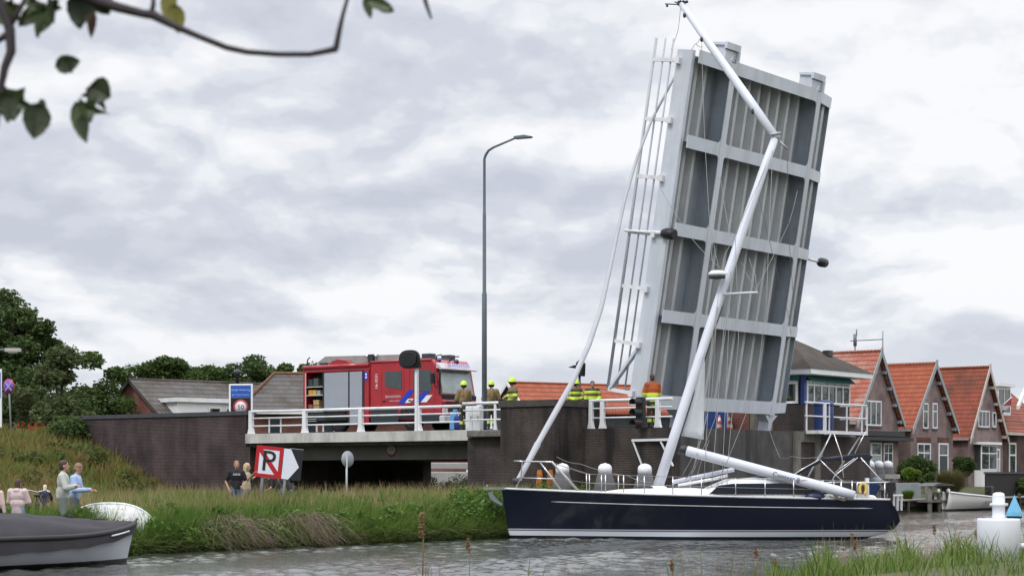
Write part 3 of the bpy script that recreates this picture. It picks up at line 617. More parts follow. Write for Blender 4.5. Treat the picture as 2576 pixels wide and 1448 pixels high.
# ---------------------------------------------------------------- fire engine
def build_truck():
    wn = 2.35; sr = s_at(762, wn); T = lambda x: s_at(x, wn)-sr; Z = lambda y, x: zy(y, s_at(x, wn), wn)-DZ-.115
    r = broot('fire_engine', 'red fire engine with silver shutters and blue white stripes on the bridge', 'fire engine', sr, wn, DZ+.115)
    RED = mat('fire_red', (.36, .012, .020), .3, .12, 2, coat=.4, grime=((.16, .012, .016), .5, .5, 1.2)); REDD = mat('fire_red_dark', (.28, .012, .018), .4, .1, 2)
    ALU = mat('ribbed_aluminium', (.40, .43, .48), .42, .05, 2, metal=.35); FB = mat('police_blue', (.015, .045, .42), .35); Wd = 2.42; zt = 3.08
    xs = [T(x) for x in (762, 768, 812, 816, 876, 880, 911, 916, 932)]; xc, xf = T(932), T(1105)
    # rear body: box with an open locker at the near rear side
    mb = MB(); mb.box((0, .55, .62), (xs[2]+.02, Wd, 2.72)); mb.box((xs[2]+.021, .06, .62), (xc-.05, Wd, 2.72)); mb.box((0, 0, 2.721), (xc-.02, Wd, zt-.06)); mb.box((0, 0, .62), (xs[1]-.01, .549, 2.72)); mb.box((xs[7], 0, .35), (xc-.1, .059, 2.72)); mb.build('body', RED, r, bevel=.02)
    mb = MB(); mb.tube([(.05, .0, 2.95), (xc-.05, .0, 2.95)], .1, 10); mb.build('top_rail', RED, r)
    lk = MB(); lk.box((xs[1], .5, .9), (xs[2], .54, 2.72)); lk.build('locker_back', mat('locker_dark', (.02, .018, .02), .7), r)
    mb = MB(); [mb.box((xs[1], .02, z), (xs[2], .5, z+.04)) for z in (2.06, 1.68, .95)]; mb.box((xs[1]-.01, -.01, .9), (xs[1]+.05, .02, 2.72)); mb.build('shelf', mat('shelf_metal', (.45, .44, .40), .5), r)
    for i, (x, z, w, h, c) in enumerate(((.12, 1.72, .22, .22, (.5, .28, .08)), (.36, 1.72, .24, .22, (.55, .33, .05)), (.64, 1.72, .2, .2, (.25, .30, .34)), (.42, 1.27, .34, .22, (.42, .30, .14)), (.42, .99, .36, .25, (.36, .26, .13)), (.1, .99, .26, .3, (.2, .08, .07)), (.12, 2.12, .25, .3, (.03, .05, .05)), (.42, 2.12, .3, .34, (.06, .08, .08)))):
        mb = MB(); mb.box((xs[1]+x, .08, z), (xs[1]+x+w, .4, z+h)); mb.box((xs[1]+x-.01, .07, z+h*.72), (xs[1]+x+w+.01, .41, z+h*.8)); mb.build('stowed_case', mat('case%d' % i, c, .6), r, bevel=.015)
    for a, b, z0 in ((xs[3], xs[4], 1.02), (xs[5], xs[6], .42)):
        mb = MB(); n = 26
        rows = []
        for k in range(n):
            z = z0+(2.68-z0)*k/n; dz = (2.68-z0)/n; mb.box((a, -.012, z), (b, .058, z+dz*.86)); mb.box((a, 0, z+dz*.86), (b, .057, z+dz))
        mb.build('roller_shutter', ALU, r)
    mb = MB(); mb.box((xs[4]+.01, -.02, .42), (xs[5]-.01, .05, 2.7)); mb.box((xs[6]+.01, -.02, .42), (xs[7]-.01, .05, 2.7)); mb.box((xs[2]+.01, -.02, .9), (xs[3]-.01, .05, 2.7)); mb.build('shutter_guide', DARK, r)
    mb = MB(); mb.box((xs[3], -.03, .93), (xs[4], .05, 1.01)); [mb.box((xs[3]+.08+d, -.06, .95), (xs[3]+.18+d, -.03, 1.09)) for d in (0, .58, 1.16)]; mb.build('hinge_bar', DARK, r)
    mb = MB(); mb.box((xs[7]+.02, -.012, 2.28), (xs[8]-.14, -.003, 2.66)); mb.build('emblem_panel', mat('emblem_blue', (.06, .04, .40), .4), r)
    mb = MB(); [mb.ball(((xs[7]+xs[8])/2-.06, -.014, z), (.06, .008, .05), 8, 6) for z in (2.41, 2.54)]; mb.build('emblem_mark', WHITE2, r)
    # chassis and wheel arches
    mb = MB(); mb.box((.1, .15, .38), (xf-.3, Wd-.15, .62)); mb.build('chassis', BLACK, r)
    xw1, xw2 = T(845), T(1031)
    for a, b in (((xc+.02, -.012, .35), (xw2-.66, .4, 1.03)), ((xw2+.66, -.012, .34), (xf+.06, .4, .72)), ((.05, .03, .55), (xw1-.62, .4, .9))): mb = MB(); mb.box(a, b); mb.build('side_skirt', mat('skirt_grey', (.025, .035, .04), .5), r)
    mb = MB(); [mb.box((.1, -.02, .52+.09*k), (.85, .01, .56+.09*k)) for k in range(3)]; mb.build('rear_step', GALV, r)
    for x in (xw1, xw2):
        for y in (.28, Wd-.28):
            d = -1 if y < 1 else 1; RX = Matrix.Rotation(R(90*(1 if d < 0 else -1)), 4, 'X')
            mb = MB(); mb.lathe([(.30, -.15), (.47, -.15), (.515, -.10), (.515, .10), (.47, .15), (.30, .15)], 28, (x, y, .515), RX); wv = mb.build('wheel', mat('rubber', (.015, .015, .016), .8), r)
            mb = MB(); mb.lathe([(.05, .06), (.1, .10), (.17, .10), (.2, .05), (.27, .06), (.31, .155), (.31, .1)], 24, (x, y, .515), RX); mb.build('rim', mat('rim_grey', (.36, .36, .37), .4, metal=.4), wv)
            mb = MB(); [mb.ball(Vector((x+.22*math.cos(k*.628), y+d*.09, .515+.22*math.sin(k*.628))), .025, 6, 4) for k in range(10)]; mb.build('wheel_nuts', DARK, wv)
    for x in (xw1, xw2):
        pts = [(x-.66, .55), (x+.66, .55)]+[(x+.66*math.cos(a), .55+.62*math.sin(a)) for a in [R(20*k) for k in range(10)]]
        mb = MB(); mb.prism(pts[2:], 'y', -.004, .05); mb.build('wheel_arch', BLACK, r)
    # cab
    pf = [(xc, .55), (xf+.02, .45), (xf+.14, .62), (xf+.14, 1.25), (xf+.06, 1.48), (xf-.22, 2.86), (xf-.42, zt), (xc, zt+.02)]
    mb = MB(); mb.prism(pf, 'y', .0, Wd); mb.build('cab', RED, r, bevel=.05)
    mb = MB(); mb.tube([(xc+.02, .03, zt-.02), (xf-.45, .03, zt-.04)], .07, 8); mb.build('roof_gutter', RED, r)
    gl = mat('cab_glass', (.03, .045, .045), .05, .2, 1.2, spec=.9)
    zA, zB = 1.82, 2.62
    def pane(pts): mb = MB(); mb.prism(pts, 'y', -.016, -.004); return mb
    a, b = T(968), T(1010)
    pane([(a, zA+.18), (b, zA), (b, zB), (a, zB)]).build('side_window', gl, r)
    a, b = T(1040), T(1086)
    pane([(a, zA-.05), (b+.03, zA-.13), (b-.06, zB), (a, zB)]).build('side_window', gl, r)
    for x in (T(960), T(1016), T(1030), T(1093)):
        mb = MB(); mb.box((x-.012, -.006, .8), (x+.012, .01, 2.75)); mb.build('door_seam', REDD, r)
    for x in (T(958)+.12, T(1024)+.1): mb = MB(); mb.box((x, -.03, 1.3), (x+.16, -.004, 1.36)); mb.build('door_handle', BLACK, r)
    # front face
    zfx = lambda z: xf+.06+(z-1.48)*(-.28/1.38)
    mb = MB(); n = .02
    v = [(zfx(1.62)+n, .16, 1.62), (zfx(1.62)+n, Wd-.16, 1.62), (zfx(2.68)+n, Wd-.2, 2.68), (zfx(2.68)+n, .2, 2.68)]
    mb.add(v+[(p[0]-.015, p[1], p[2]) for p in v], [(0, 1, 2, 3), (7, 6, 5, 4), (0, 4, 5, 1), (1, 5, 6, 2), (2, 6, 7, 3), (3, 7, 4, 0)]); mb.build('windscreen', mat('windscreen_glass', (.30, .36, .36), .08, .4, .9, spec=.9), r)
    mb = MB(); mb.box((xf+.06, .06, 1.38), (xf+.13, Wd-.06, 1.56)); mb.box((xf-.02, -.012, 1.55), (xf+.05, .05, 2.5)); mb.build('windscreen_base', BLACK, r)
    mb = MB(); mb.prism([(xf-.20, 2.70), (xf+.12, 2.62), (xf+.14, 2.66), (xf-.18, 2.93)], 'y', .02, Wd-.02); mb.build('sun_visor', mat('visor_pale', (.48, .42, .44), .4), r)
    text(r, 'BRANDWEER', .25, Matrix.Translation((xf+.025, Wd/2, 2.79)) @ Matrix(((0, 0, 1, 0), (1, 0, 0, 0), (0, 1, 0, 0), (0, 0, 0, 1))) @ Matrix.Rotation(R(-32), 4, 'X') @ Matrix.Translation((0, 0, .075)), FB)
    mb = MB(); [mb.box((xf+.14, .3, .72+.12*k), (xf+.16, Wd-.3, .79+.12*k)) for k in range(5)]; mb.build('grille', BLACK, r)
    mb = MB(); mb.box((xf+.0, -.02, .36), (xf+.3, Wd+.02, .66)); mb.build('bumper', mat('bumper_white', (.55, .53, .55), .4), r, bevel=.04)
    for y in (.2, Wd-.2): mb = MB(); mb.box((xf+.12, y-.16, .72), (xf+.19, y+.16, .96)); mb.build('headlight', mat('lamp_glass', (.6, .6, .62), .1), r, bevel=.02)
    # mirrors
    mb = MB(); mb.tube([(xf-.1, -.02, 2.55), (xf-.02, -.3, 2.5), (xf-.02, -.3, 1.95), (xf-.1, -.02, 1.85)], .02, 6); mb.build('mirror_arm', BLACK, r)
    mb = MB(); mb.box((xf-.16, -.42, 2.02), (xf-.02, -.2, 2.46)); mb.build('mirror', BLACK, r, bevel=.03)
    # stripes
    def stripe(x0, x1, z0, z1, wd, m, nm='stripe'): pane([(x0, z0), (x0+wd, z0), (x1+wd, z1), (x1, z1)]).build(nm, m, r)
    k = T(1010)
    zb = 1.24
    stripe(k-.2, k+.42, zb-.05, 1.80, .36, FB); stripe(k+.17, k+.36, zb, zb+.17, .34, WHITE2); stripe(k+.66, k+1.2, zb-.05, 1.70, .40, FB); stripe(k+1.07, k+1.4, zb, zb+.30, .36, WHITE2)
    # lettering
    ML = lambda x, z: Matrix.Translation((x, -.008, z)) @ Matrix.Rotation(R(90), 4, 'X')
    text(r, 'BRANDWEER', .15, ML(T(989), 1.52), mat('pale_lettering', (.6, .5, .52), .5)); text(r, 'Hollands Midden', .09, ML(T(993), 1.34), mat('pale_lettering', (.6, .5, .52), .5))
    text(r, '16-3031', .21, ML(T(950)-.06, 2.22) @ Matrix.Rotation(R(90), 4, 'Z'), WHITE2)
    # roof load
    mb = MB(); zr = zt-.05
    mb.prism([(.75, zr), (xc+1.95, zr+.12), (xc+1.95, zr+.33), (1.05, zr+.42), (.5, zr+.12)], 'y', .35, 1.0); mb.build('ladder_box', mat('ladder_grey', (.30, .30, .29), .5, .15, 3, metal=.2), r)
    mb = MB(); mb.prism([(xs[3]+.05, zr), (xs[5]+.1, zr), (xs[5]-.3, zr+.2), (xs[3]+.75, zr+.26), (xs[3]+.4, zr+.18)], 'y', .05, .34); mb.build('roof_cover', RED, r, bevel=.03)
    mb = MB(); mb.box((xc-.35, .2, zr), (xc-.05, .6, zr+.4)); mb.build('ladder_clamp', DARK, r)
    mb = MB(); mb.box((xs[2]-.3, .1, zr), (xs[2]+.1, .3, zr+.12)); mb.build('roof_bracket', DARK, r)
    mb = MB(); mb.tube([(.15, .1, zr), (.2, .1, zr+.3), (.3, .15, zr+.4)], .03, 6); mb.build('grab_rail', DARK, r)
    for x in (xc-.42, xc+.08): mb = MB(); mb.ball((x, .25, zr+.32), .07, 8, 6); mb.build('work_lamp', CHROME, r)
    mb = MB(); mb.box((xf-1.35, .3, zt+.0), (xf-.7, Wd-.3, zt+.10)); mb.box((xf-1.3, .35, zt+.1), (xf-.8, .75, zt+.28)); mb.box((xf-1.3, Wd-.75, zt+.1), (xf-.8, Wd-.35, zt+.28)); mb.build('light_bar', mat('light_bar_dark', (.05, .05, .07), .3), r, bevel=.03)
    mb = MB(); mb.tube([(xf-.6, .5, zt-.02), (xf-.55, .5, zt+.17), (xf-.3, .5, zt+.2)], .03, 6); mb.tube([(xf-.45, 1.2, zt-.05), (xf-.2, 1.2, zt+.14), (xf+.1, 1.2, zt+.14)], .03, 6); mb.build('roof_horn', DARK, r)
    for y in (.4, 1.6): mb = MB(); mb.lathe([(.1, 0), (.1, .1), (.06, .15)], 12, (xf-.35, y, 2.98)); mb.build('blue_beacon', mat('beacon', (.08, .09, .25), .2), r)
build_truck()
def drum():
    for i, x in enumerate((1143, 1155)):
        s = s_at(x, 1.3); c = broot('water_can', ['light blue plastic jerrycan on the bridge in front of the truck', 'deep blue plastic drum on the bridge beside the jerrycan'][i], 'container', s, 1.3, DZ+.115)
        if i: mb = MB(); mb.lathe([(.2, 0), (.22, .1), (.22, .5), (.17, .58)], 14); mb.build('drum', mat('blue_plastic', (.015, .03, .20)), c); mb = MB(); mb.lathe([(.05, .58), (.05, .64)], 8); mb.build('cap', WHITE2, c)
        else: mb = MB(); mb.box((-.18, -.1, 0), (.18, .1, .75)); mb.box((-.03, -.08, .75), (.13, .08, .85)); mb.build('can', mat('light_blue_plastic', (.12, .34, .62), .4), c, bevel=.03); mb = MB(); mb.box((-.16, -.04, .75), (-.06, .04, .82)); mb.build('cap', BLACK, c)
drum()

# ---------------------------------------------------------------- yacht
def build_yacht():
    YC = 61.35; r = empty('sailing_yacht', (0, YC, 0), label='dark navy sailing yacht with a snapped white mast lying across the canal', cat='sailing yacht')
    stem = lambda z: -.34+.16*max(0, 1.6-z)+.55*max(0, .25-z)**1.6
    def stern(z):
        pts = [(-.6, 9.6), (-.05, 10.9), (.12, 11.75), (.35, 12.3), (.6, 12.46), (.9, 12.36), (1.3, 12.08)]
        if z <= pts[0][0]: return pts[0][1]
        for (a, xa), (b, xb) in zip(pts[:-1], pts[1:]):
            if z <= b: return xa+(xb-xa)*(z-a)/(b-a)
        return pts[-1][1]
    sheer = lambda t: 1.60-.52*t+.18*t*t
    bd = lambda t: .04+1.93*(1-(1-min(1, t/.62))**2.1)*(1-.20*max(0, (t-.62)/.38)**1.8)
    def yb(t, z):
        zr = (z+.75)/(sheer(t)+.75); p = .75-.52*min(1, t/.5); return bd(t)*max(0, zr)**p
    ts = [i/48 for i in range(49)]; rows = []
    for t in ts:
        zs = [sheer(t)+(-.6-sheer(t))*k/14 for k in range(15)]
        pr = [(stem(z)+(stern(z)-stem(z))*t, yb(t, z), z) for z in zs]
        rows.append([Vector((x, -y, z)) for x, y, z in pr]+[Vector((x, y, z)) for x, y, z in pr[::-1]])
    NAVY = (.0055, .008, .020)
    hull = bands('hull_paint', [(-2, (.008, .009, .012)), (.085, (.58, .62, .68)), (.245, NAVY), (.275, (.42, .42, .46)), (.315, NAVY)], 2, .28, .12, .3)
    mb = MB(); mb.grid(rows); n = len(rows[0]); base = len(mb.v)-n; mb.f.append(tuple(range(base, base+n))); mb.sm.append(False); mb.build('hull', hull, r)
    XZ = lambda t: (stem(sheer(t))+(stern(sheer(t))-stem(sheer(t)))*t)
    DECK = mat('teak_deck', (.34, .30, .25), .7, .12, 4); GEL = mat('white_gelcoat', (.74, .74, .75), .3, .03, 2)
    mb = MB(); mb.grid([[Vector((XZ(t), bd(t)*k, sheer(t)+.012+.05*(1-k*k))) for k in (-1, -.5, 0, .5, 1)] for t in ts]); mb.build('deck', DECK, r)
    for sd in (-1, 1):
        mb = MB(); mb.tube([(XZ(t), sd*bd(t), sheer(t)+.03) for t in ts], .035, 8); mb.build('toe_rail', mat('rail_alu', (.52, .53, .55), .4, metal=.3), r)
    mb = MB(); pts = []
    for i in range(40):
        t = .125+.815*i/39; z = sheer(t)-.34*(1-.25*t); x = stem(z)+(stern(z)-stem(z))*t; pts.append((x, -yb(t, z)-.004, z))
    mb.tube(pts, [.004]+[.017]*38+[.004], 6); mb.build('cove_stripe', mat('silver_line', (.45, .45, .47), .35), r)
    pw = lambda x, y, dy=0: P(x, y, YC+dy)-Vector((0, YC, 0))
    # coachroof, low then the saloon with dark windows
    def roof(nm, prof, wid, m):
        """prof: (x, z top, half width); lofted deckhouse"""
        rows = []
        for x, z, hw in prof:
            z0 = 1.15
            rows.append([Vector((x, -hw*1.06, z0)), Vector((x, -hw, z-.10)), Vector((x, -hw*.93, z-.025)), Vector((x, -hw*.6, z)), Vector((x, hw*.6, z)), Vector((x, hw*.93, z-.025)), Vector((x, hw, z-.10)), Vector((x, hw*1.06, z0))])
        mb = MB(); mb.grid(rows); return mb
    xx = lambda x: pw(x, 1188).x
    roof('coach', [(xx(1462), 1.38, .15), (xx(1500), 1.50, .7), (xx(1560), 1.60, 1.0), (xx(1640), 1.64, 1.2), (xx(1740), 1.66, 1.3), (xx(1775), 1.62, 1.32)], 0, GEL).build('foredeck_trunk', GEL, r)
    sal = [(xx(1752), 1.45, 1.22), (xx(1785), 1.68, 1.32), (xx(1830), 1.93, 1.36), (xx(1900), 1.99, 1.38), (xx(1980), 1.97, 1.38), (xx(2045), 1.86, 1.36), (xx(2075), 1.62, 1.34)]
    roof('saloon', sal, 0, GEL).build('coachroof', GEL, r)
    for sd in (-1, 1):
        mb = MB(); pts = [(xx(1772), 1.46), (xx(1795), 1.74), (xx(1830), 1.80), (xx(1950), 1.81), (xx(2030), 1.74), (xx(2040), 1.68), (xx(2066), 1.46)]
        y = 1.47; mb.prism(pts, 'y', sd*y, sd*(y-.05)); mb.build('saloon_window', mat('navy_glass', (.008, .012, .024), .12, .1, spec=.7), r)
    mb = MB(); mb.box((xx(1600), -.35, 1.66), (xx(1640), .35, 1.70)); mb.build('deck_hatch', mat('hatch_smoke', (.05, .05, .055), .2), r)
    mb = MB(); mb.prism([(xx(1895), 1.985), (xx(1930), 2.12), (xx(2000), 2.08), (xx(2050), 1.90), (xx(2055), 1.84)], 'y', -1.0, 1.0); mb.build('sprayhood', mat('canvas_navy', (.012, .014, .026), .8, .3, 6, bump=.3), r, bevel=.05)
    # cockpit coamings and seats
    for sd in (-1, 1): mb = MB(); mb.prism([(xx(2066), 1.2), (xx(2066), 1.60), (xx(2100), 1.52), (xx(2180), 1.42), (xx(2195), 1.2)], 'y', sd*1.1, sd*1.38); mb.build('coaming', GEL, r, bevel=.04)
    mb = MB(); mb.box((xx(2080), -1.09, 1.14), (xx(2190), 1.09, 1.24)); mb.build('cockpit_floor', DECK, r)
    # mast: lower part, fold, upper part
    MW = mat('white_mast', (.56, .585, .64), .35, .04, 2)
    foot = pw(1655, 1224); brk = pw(1951, 345, 2.6); tip = pw(1714, 12, 7.0)
    lerp = lambda a, b, t: Vector(a)+(Vector(b)-Vector(a))*t
    low = [foot, pw(1700, 1085, .3), pw(1760, 900, .8), pw(1805, 765, 1.2), pw(1870, 575, 1.8), pw(1925, 415, 2.4), brk]
    mb = MB(); mb.tube(low, [.18, .165, .16, .16, .155, .145, .13], 14); ms = mb.build('lower_mast', MW, r)
    mb = MB(); mb.tube([lerp(foot, low[1], .55)+Vector((.17, .1, 0))]+[p+Vector((.15, .08, -.05)) for p in low[1:4]], .05, 6); mb.build('mast_groove', mat('groove_black', (.02, .022, .03), .5), ms)
    mb = MB(); mb.lathe([(.32, 0), (.3, .06), (.2, .1)], 14, foot-Vector((0, 0, .06))); mb.build('mast_collar', GEL, ms)
    for (x, y) in ((1795, 790), (1782, 835), (1742, 957), (1676, 1160), (1706, 1063)): mb = MB(); t = (1224-y)/(1224-345); p = pw(x, y, 2.6*t-.17); mb.ball(p, (.07, .05, .12), 8, 6); mb.build('winch', DARK, ms)
    up = [brk+Vector((.03, .05, -.04)), lerp(brk, tip, .3), lerp(brk, tip, .65), tip]
    mb = MB(); mb.tube(up, [.15, .155, .14, .11], 14); um = mb.build('upper_mast', MW, r)
    mb = MB(); mb.ball(brk, (.16, .16, .15), 10, 8); mb.tube([brk+Vector((.1, 0, -.1)), brk+Vector((.42, .0, -.42))], .04, 6); mb.tube([brk+Vector((-.2, -.14, .05)), brk+Vector((.15, -.14, .12))], .05, 6); mb.build('break_fitting', GALV, um)
    mb = MB()
    for dx, dz in ((-.6, .02), (-.25, .1), (.22, .08), (.12, .25), (-.05, .2)): mb.tube([tip, tip+Vector((dx, 0, dz))], .022, 6)
    mb.ball(tip+Vector((-.52, 0, -.05)), .05, 6, 4); mb.ball(tip+Vector((.2, 0, .1)), .06, 6, 4); mb.box(tip+Vector((-.14, -.08, -.02)), tip+Vector((.14, .08, .12))); mb.build('masthead_gear', DARK, um)
    for t in (.74, .2, .93): p = lerp(brk, tip, t); mb = MB(); mb.ball(p+Vector((-.12, -.1, -.1)), (.06, .05, .1), 6, 5); mb.build('mast_fitting', DARK, um)
    # radar, bracket
    c = pw(1804, 690, 1.0); mb = MB(); mb.lathe([(.05, -.16), (.27, -.13), (.29, -.04)], 18, c); mb.build('radar_base', mat('radar_dark', (.05, .05, .055)), ms)
    mb = MB(); mb.lathe([(.295, -.039), (.29, .05), (.2, .12), (.05, .135)], 18, c); mb.build('radar_dome', GEL, ms)
    mb = MB(); mb.tube([pw(1822, 740, 1.1), pw(1905, 735, -.2)], [.05, .035], 8); mb.build('spreader', MW, ms)
    # boom lying on the cockpit
    b0, b1 = pw(1728, 1133, -.75), pw(2150, 1245, -2.05)
    mb = MB(); mb.tube([b0, lerp(b0, b1, .02), lerp(b0, b1, .9), b1], [.165, .17, .165, .14], 14); bm = mb.build('boom', MW, r)
    mb = MB(); mb.ball(b0+Vector((-.1, 0, .03)), (.16, .12, .15), 8, 6); mb.tube([b0, pw(1707, 1140)], .06, 6); mb.build('gooseneck', DARK, bm)
    mb = MB(); p = lerp(b0, b1, .88); mb.tube([p+Vector((0, -.02, -.15)), p+Vector((.1, 0, -.26)), p+Vector((.3, 0, -.32)), p+Vector((.42, 0, -.28))], .05, 6); mb.build('sheet_block', mat('beige_rope', (.3, .27, .22), .8), bm)
    d = (b1-b0).normalized(); side = d.cross(Vector((0, 0, 1))).normalized(); up2 = side.cross(d).normalized(); c = lerp(b0, b1, .6)+side*.19
    text(bm, 'Contest 8', .22, Matrix(((d.x, up2.x, side.x, c.x), (d.y, up2.y, side.y, c.y), (d.z, up2.z, side.z, c.z), (0, 0, 0, 1))), mat('boom_lettering', (.07, .09, .16), .6))
    mb = MB(); mb.tube([pw(1692, 1212, -.7), pw(1846, 1180, -.5)], .075, 10); mb.build('spinnaker_pole', MW, r)
    mb = MB(); mb.tube([pw(1706, 1220, -.9), pw(1800, 1203, -.8), pw(1830, 1195, -.7)], .05, 8); mb.build('boat_hook', GEL, r)
    # torn bit of mainsail hanging from the mast
    rows = []
    for k in range(13):
        t = k/12; yA = 880+215*t; xA = 1772-60*t; xB = 1774-4*t; yB = 882+223*t; row = []
        for j in range(7):
            u = j/6; p = pw(xA+(xB-xA)*u, yA+(yB-yA)*u, .55+.35*u+.06*math.sin(u*7+t*3)); row.append(p)
        rows.append(row)
    mb = MB(); mb.grid(rows); o = mb.build('mainsail', mat('sail_cloth', (.60, .62, .65), .7, .05, 3), ms); sm = o.modifiers.new('thick', 'SOLIDIFY'); sm.thickness = .01
    # rolled foresail on the forestay, hooked behind the raised leaf
    pts = [(1298, 1219, 0), (1304, 1207, 0), (1340, 1140, .7), (1352, 1117, .9), (1354, 1113, .9), (1395, 1040, 1.8), (1440, 960, 2.6), (1482, 865, 3.6), (1512, 775, 4.6), (1531, 690, 5.4), (1550, 600, 6.2), (1572, 500, 7.0), (1603, 395, 7.8), (1640, 300, 8.5), (1675, 235, 9.0), (1707, 174, 9.4), (1727, 135, 9.5)]
    rr = [.06, .10, .105, .115, .095, .105, .10, .095, .085, .078, .07, .063, .058, .055, .052, .048, .03]
    mb = MB(); mb.tube([pw(*p) for p in pts], rr, 10); fs = mb.build('furled_foresail', mat('sail_grey', (.40, .41, .44), .6, .06, 2), r)
    mb = MB(); mb.lathe([(.13, 0), (.15, .08), (.13, .2)], 12, pw(1300, 1217)); mb.build('furler_drum', DARK, fs)
    # loose wires
    RW = mat('rigging_wire', (.24, .24, .235), .45, metal=.4)
    wires = [[(1727, 135, 9.4), (1748, 112, 8.6), (1760, 98, 6.7)], [(1760, 98, 6.7), (1750, 110, 6.6), (1768, 118, 6.9)], [(1712, 20, 7), (1706, 75, 8), (1688, 125, 9)],
        [(1765, 110, 6), (1772, 330, 4.2), (1785, 560, 1.7), (1812, 690, 1.0)], [(1945, 360, 2.5), (1935, 560, 1.2), (1928, 760, 0), (1900, 980, -.6), (1800, 1228, -1.5)], [(1948, 370, 2.5), (1820, 650, 1), (1790, 860, .4), (1770, 1222, -1.6)],
        [(1905, 735, -.2), (1865, 660, 1.6)], [(1905, 735, -.2), (1900, 690, .8), (1885, 650, 1.6)], [(1805, 760, 1.1), (1790, 1000, 0), (1740, 1190, -1.4)], [(1840, 640, 1.5), (1830, 900, .3), (1816, 1222, -1.5)], [(1830, 700, 1.4), (1810, 960, .2), (1790, 1225, -1.4)],
        [(1850, 600, 1.6), (1858, 850, .4), (1832, 1150, -1), (1828, 1226, -1.4)], [(1806, 770, 1), (1770, 1090, .3), (1716, 1195, -.6)], [(1846, 640, 1.6), (1800, 1050, .3), (1735, 1205, -1)],
        [(1900, 460, 2.2), (1985, 800, 4.5), (1990, 840, 4.5)], [(1935, 1080, 8), (1962, 1150, 3), (1990, 1147, 1), (2070, 1147, .6)], [(1660, 470, 8), (1740, 600, 4), (1830, 690, 1.2)], [(1980, 360, 2.8), (1985, 600, 6), (2000, 800, 8)],
        [(1400, 1148, 0), (1460, 1166, 0), (1580, 1196, -.4), (1640, 1212, -.8)], [(1784, 1105, -.2), (1764, 1160, -.4), (1745, 1215, -.8)], [(1758, 1100, .2), (1750, 1165, -.4), (1723, 1205, -.8)],
        [(1803, 430, 7), (1790, 640, 3), (1800, 690, 1.2)], [(1812, 445, 6.8), (1830, 560, 4), (1850, 610, 1.6)], [(2006, 480, 8), (1985, 560, 6), (1900, 730, 0)]]
    for wv in wires:
        q = [pw(*p) for p in wv]; fine = []
        for a, b in zip(q[:-1], q[1:]):
            fine += [a+(b-a)*k/4+Vector((0, 0, -.06*math.sin(math.pi*k/4))) for k in range(4)]
        mb = MB(); mb.tube(fine+[q[-1]], .009, 5); mb.build('stay_wire', RW, r)
    # pulpit
    for sd in (-1, 1):
        z1 = 2.52; y1 = sd*.35; mb = MB()
        a = pw(1302, 1168); mb.tube([(XZ(.035), sd*.22, sheer(.03)), (XZ(.05)-.0, sd*.3, 2.0), (XZ(.055), sd*.33, z1), (XZ(.06)+.9, sd*.72, z1-.02), (XZ(.1)+1.3, sd*.98, sheer(.17))], .025, 7)
        mb.tube([(XZ(.045), sd*.27, 1.98), (XZ(.045)+1.15, sd*.8, 1.95)], .02, 6); mb.tube([(XZ(.055)+.55, sd*.55, z1), (XZ(.09)+.85, sd*.68, sheer(.1))], .02, 6); mb.build('pulpit_rail', CHROME, r)
    mb = MB(); mb.tube([(XZ(.055), -.33, 2.52), (XZ(.045)-.15, 0, 2.53), (XZ(.055), .33, 2.52)], .025, 6); mb.build('pulpit_rail', CHROME, r)
    mb = MB(); mb.box((-.95, -.12, 1.60), (.5, .12, 1.67)); mb.beam((-.9, 0, 1.64), (-.1, 0, 1.6), .2, .06); mb.tube([(-.85, 0, 1.66), (-.8, 0, 1.75)], .04, 6); mb.build('bowsprit', mat('sprit_grey', (.22, .21, .21), .5), r)
    mb = MB(); mb.tube([(-.76, 0, 1.55), (-.62, 0, 1.38), (-.4, .0, 1.18)], [.04, .045, .03], 6); mb.prism([(-.80, 1.5), (-.66, 1.53), (-.55, 1.30), (-.3, 1.12), (-.34, 1.09), (-.6, 1.2), (-.74, 1.34)], 'y', -.07, .07); mb.build('anchor', mat('anchor_grey', (.16, .18, .2), .5, .2), r)
    # stanchions and lifelines on both sides
    stx = [1479, 1518, 1562, 1612, 1681, 1750, 1833, 1905, 1975, 2045, 2093, 2120]
    for sd in (-1, 1):
        pts = []
        for x in stx:
            X = xx(x); t = min(1, max(0, (X+.3)/12.4)); p = Vector((X, sd*(bd(t)-.06), sheer(t))); pts.append(p)
            mb = MB(); mb.tube([p, p+Vector((0, 0, .62))], .018, 6); mb.build('stanchion', CHROME, r)
        st = Vector((XZ(.06)+.9, sd*.72, 2.48))
        mb = MB(); mb.tube([st]+[p+Vector((0, 0, .61)) for p in pts], .008, 5); mb.tube([st-Vector((0, 0, .5))]+[p+Vector((0, 0, .32)) for p in pts], .008, 5); mb.build('lifeline', RW, r)
    # bimini: folded dark canvas on tube frames over the cockpit
    mb = MB(); mb.prism([(xx(2076), 2.62), (xx(2120), 2.72), (xx(2168), 2.76), (xx(2180), 2.66), (xx(2172), 2.55), (xx(2078), 2.56)], 'y', -1.15, 1.15); mb.build('bimini_canvas', mat('canvas_navy', (.012, .014, .026)), r, bevel=.05)
    mb = MB(); mb.tube([pw(2070, 1152, -1.2), pw(2064, 1158, -1.2), pw(1985, 1204, -1.2)], [.05, .06, .03], 6); mb.build('canvas_roll', mat('canvas_navy', (.012, .014, .026)), r)
    frames = [[(2064, 1157), (2100, 1192), (2125, 1213)], [(2158, 1150), (2100, 1195), (2088, 1222)], [(2062, 1155), (2020, 1178), (1975, 1207)], [(2150, 1152), (2100, 1188)], [(2165, 1150), (2210, 1200), (2230, 1215)], [(2068, 1213), (2126, 1211)], [(2062, 1155), (2090, 1090)], [(2150, 1140), (2178, 1084)], [(2098, 1090), (2118, 1150), (2122, 1200)], [(2088, 1222), (2092, 1258)]]
